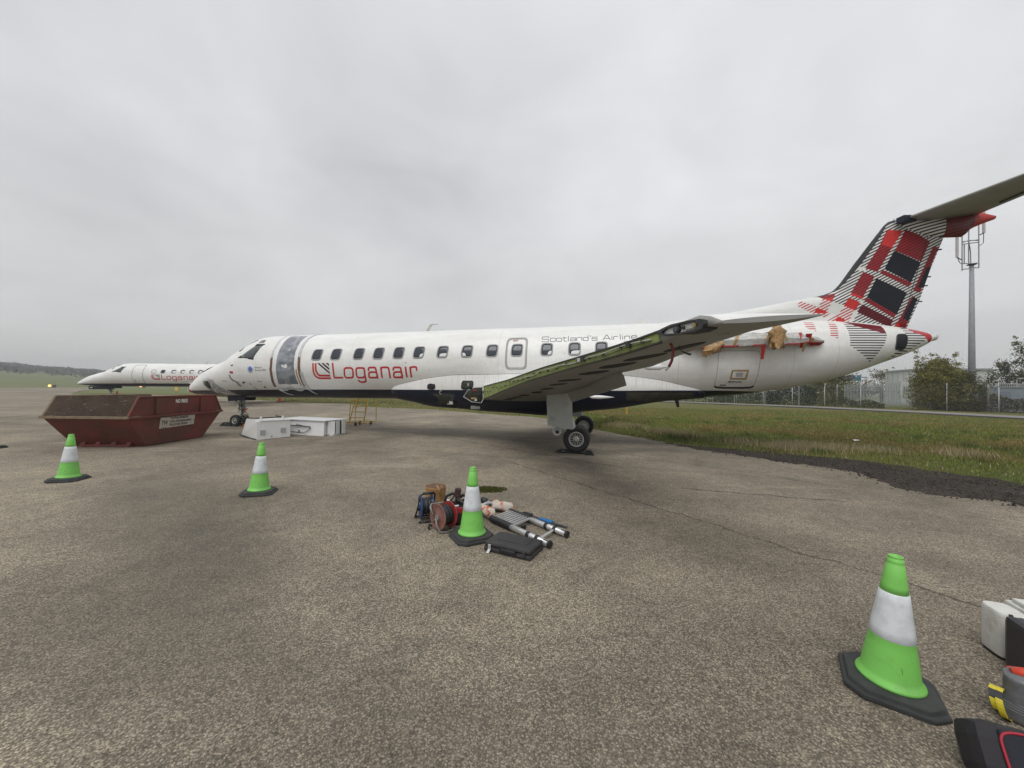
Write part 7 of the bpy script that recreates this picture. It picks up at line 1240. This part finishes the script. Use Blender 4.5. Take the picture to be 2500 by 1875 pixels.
def tree(name, label, loc, h, w, tone, tone2, ncl=40, per=110, size=.12, trunk=.3, bare=0, low=.08, cat='tree', group=None, seed=1):
    r = np.random.default_rng(seed); o = thing(name, label, cat, loc, 0, group); tr = MB(); hb_ = h * .9
    tr.tube([(0, 0, -.1), (.05 * w, .02, h * trunk), (.02, -.03 * w, hb_ * .8)], [.035 * h ** .8 + .02, .022 * h ** .8 + .015, .02], 8); cl = []
    for k in range(ncl):
        a = r.uniform(0, 2 * math.pi); f = r.uniform(low, 1); rr = w / 2 * math.sin(math.pi * min(1, .18 + .80 * f)) ** .8 * math.sqrt(r.uniform(.08, 1.0)); z = h * f * r.uniform(.88, 1.0)
        p = np.array([rr * math.cos(a), rr * math.sin(a), max(.1, z)]); cl.append((p, r.uniform(.10, .20) * w, f))
        if k % 3 == 0: tr.tube([(0, 0, max(.1, p[2] * .45)), tuple(p * [.5, .5, .8]), tuple(p)], [.02 * h ** .5, .014 * h ** .5, .006], 5)
    for k in range(bare):
        a = r.uniform(0, 2 * math.pi); b0 = np.array([w * .22 * math.cos(a), w * .22 * math.sin(a), h * r.uniform(.6, .85)]); b1 = b0 + np.array([.12 * w * math.cos(a), .12 * w * math.sin(a), h * r.uniform(.15, .32)]); tr.tube([tuple(b0), tuple((b0 + b1) / 2 + r.normal(0, .04, 3)), tuple(b1)], [.02, .012, .004], 4)
        cl.append((b1, .05 * w, 1.0))
    tr.build('trunk', M_BARK, o); PP, TT = [], []
    for p, s, f in cl:
        n = int(per * (s / (.15 * w)) ** 1.2 * r.uniform(.5, 1.2)) + 4; PP.append(p + r.normal(0, s * .55, (n, 3)) * [1, 1, .75]); m = r.uniform(0, 1); TT.append(np.tile(np.array(tone) * m + np.array(tone2) * (1 - m), (n, 1)) * r.uniform(.65, 1.3))
    PP = np.concatenate(PP); TT = np.concatenate(TT); k_ = PP[:, 2] > .02; leafmesh('crown', PP[k_], size, TT[k_], o, .4); return o
tree('shrub_tree', 'big olive green bush against the fence left of the mast', (46.3, 41.2, 0), 5.6, 4.6, (.120, .122, .034), (.205, .175, .044), 120, 240, .072, .3, 16, .05, seed=3)
tree('shrub_tree', 'darker half of the big bush, directly below the mast', (48.9, 41.2, 0), 4.2, 4.2, (.075, .084, .034), (.13, .122, .040), 80, 200, .072, .3, 6, .05, seed=4)
tree('tree', 'round olive tree behind the tail cone, left of the blue sign', (52.5, 62, 0), 5.4, 8.5, (.11, .115, .036), (.165, .15, .046), 110, 170, .11, .25, 0, .2, group='trees behind the fence', seed=5)
tree('tree', 'thin half-bare tree between the lamp and the grey building', (68.5, 70, 0), 5.9, 4.6, (.12, .122, .05), (.17, .145, .055), 30, 90, .10, .3, 14, .3, group='trees behind the fence', seed=6)
tree('tree', 'tall wispy tree behind the railing', (66.5, 47.5, 0), 9.2, 5.6, (.085, .09, .042), (.13, .122, .052), 50, 110, .10, .35, 18, .3, group='trees behind the fence', seed=7)
tree('tree', 'dark dense tree just right of the mast', (62.0, 47.2, 0), 6.0, 4.2, (.055, .065, .03), (.09, .09, .036), 50, 130, .09, .3, 6, .15, group='trees behind the fence', seed=8)
tree('tree', 'dark tree at the right edge of the picture', (62.0, 42.6, 0), 6.4, 5.0, (.055, .062, .032), (.09, .088, .04), 50, 130, .09, .3, 8, .1, group='trees behind the fence', seed=9)
tree('tree', 'small grey-green tree left of the mast top of the bush', (57.0, 49.5, 0), 6.9, 2.6, (.10, .105, .055), (.13, .128, .062), 20, 80, .09, .4, 8, .4, group='trees behind the fence', seed=10)
def hedge(name, label, pts, h, d, tone, n, size, seed, kindcat='hedge'):
    r = np.random.default_rng(seed); o = thing(name, label, kindcat, (0, 0, 0)); P = []; st = MB()
    for k in range(n):
        s = r.uniform(0, len(pts) - 1); i = int(s); t = s - i; a, c = np.array(pts[i]), np.array(pts[i + 1]); p = a * (1 - t) + c * t; hh = h * (.72 + .28 * math.sin(s * 5.1 + seed) * math.sin(s * 2.3)) + .0
        z = hh * r.uniform(0, 1) ** .8; nr = d * (1 - .5 * z / max(hh, .1)) * r.normal(0, .5); P.append([p[0] + nr * .77, p[1] + nr * .64, z + .02])
        if k % 400 == 0: st.tube([(p[0], p[1], 0), (p[0] + r.normal(0, .2), p[1] + r.normal(0, .2), hh * .8)], [.03, .008], 4)
    st.build('stem', M_BARK, o); leafmesh('foliage', np.array(P), size, np.tile(tone, (n, 1)), o, .6); return o
hedge('hedge', 'dark ivy-green hedge behind the fence, seen under the rear fuselage', [(17, 84), (25, 70), (31.5, 60.0), (36.6, 53.8), (40.0, 49.6)], 3.5, 1.2, (.050, .062, .034), 22000, .10, 21)
hedge('bramble_thicket', 'low brown bramble thicket along the fence at the right edge', [(45.8, 39.9), (48.4, 37.6), (50.5, 35.0), (52.5, 32.0)], 2.0, 1.0, (.095, .082, .042), 9000, .07, 22, 'bramble')
hedge('bramble_thicket', 'low scrub in front of the palisade, left of the big bush', [(39.2, 48.4), (41.2, 45.8), (43.0, 43.6)], 1.35, .7, (.085, .086, .036), 4500, .06, 23, 'bramble')
# woods along the hill skyline: one mass, far off
WP, WT = [], []; rw = np.random.default_rng(31)
for k in range(2600):
    uu = rw.uniform(-120, 700); x_ = (uu - 1250) / 922; d0 = rw.uniform(590, 670); y = d0 / math.hypot(1, x_); x = x_ * y; gz = float(hillz(x, y)); th_ = 5 * (1 + .4 * fbm(uu * .03, 0, 1, 3, 2)) * np.clip((720 - uu) / 500, .25, 1)
    n = 7; WP.append(np.stack([rw.normal(x, 4, n), rw.normal(y, 4, n), gz + rw.uniform(0, 1, n) ** .7 * th_], -1)); WT.append(np.tile(np.array([.11, .12, .10]) * rw.uniform(.6, 1.3), (n, 1)))
for k in range(240):
    uu = rw.uniform(-60, 520); x_ = (uu - 1250) / 922; d0 = rw.choice([470, 520, 560]) + rw.normal(0, 6)
    if math.sin(uu * .021 + d0) < -.1: continue
    y = d0 / math.hypot(1, x_); x = x_ * y; n = 9; WP.append(np.stack([rw.normal(x, 4, n), rw.normal(y, 3, n), float(hillz(x, y)) + rw.uniform(0, 4, n)], -1)); WT.append(np.tile(np.array([.08, .09, .065]) * rw.uniform(.7, 1.2), (n, 1)))
o = leafmesh('distant_woods', np.concatenate(WP), 1.6, np.concatenate(WT), None, .25); tag(o, kind='stuff')
# ------------------------------------------------------------------ damp air
hb_ = MB(); hb_.box((0, 0, 22), (2500, 2500, 46.4)); hzo = hb_.build('haze', [], None)
hm_ = bpy.data.materials.new('damp_air'); hm_.use_nodes = True; t_n = hm_.node_tree
for n in list(t_n.nodes):
    if n.type != 'OUTPUT_MATERIAL': t_n.nodes.remove(n)
pv = t_n.nodes.new('ShaderNodeVolumePrincipled'); pv.inputs['Color'].default_value = (.80, .82, .84, 1); pv.inputs['Density'].default_value = .0009
t_n.links.new(pv.outputs[0], [n for n in t_n.nodes if n.type == 'OUTPUT_MATERIAL'][0].inputs['Volume'])
hzo.data.materials.clear(); hzo.data.materials.append(hm_); tag(hzo, kind='stuff')
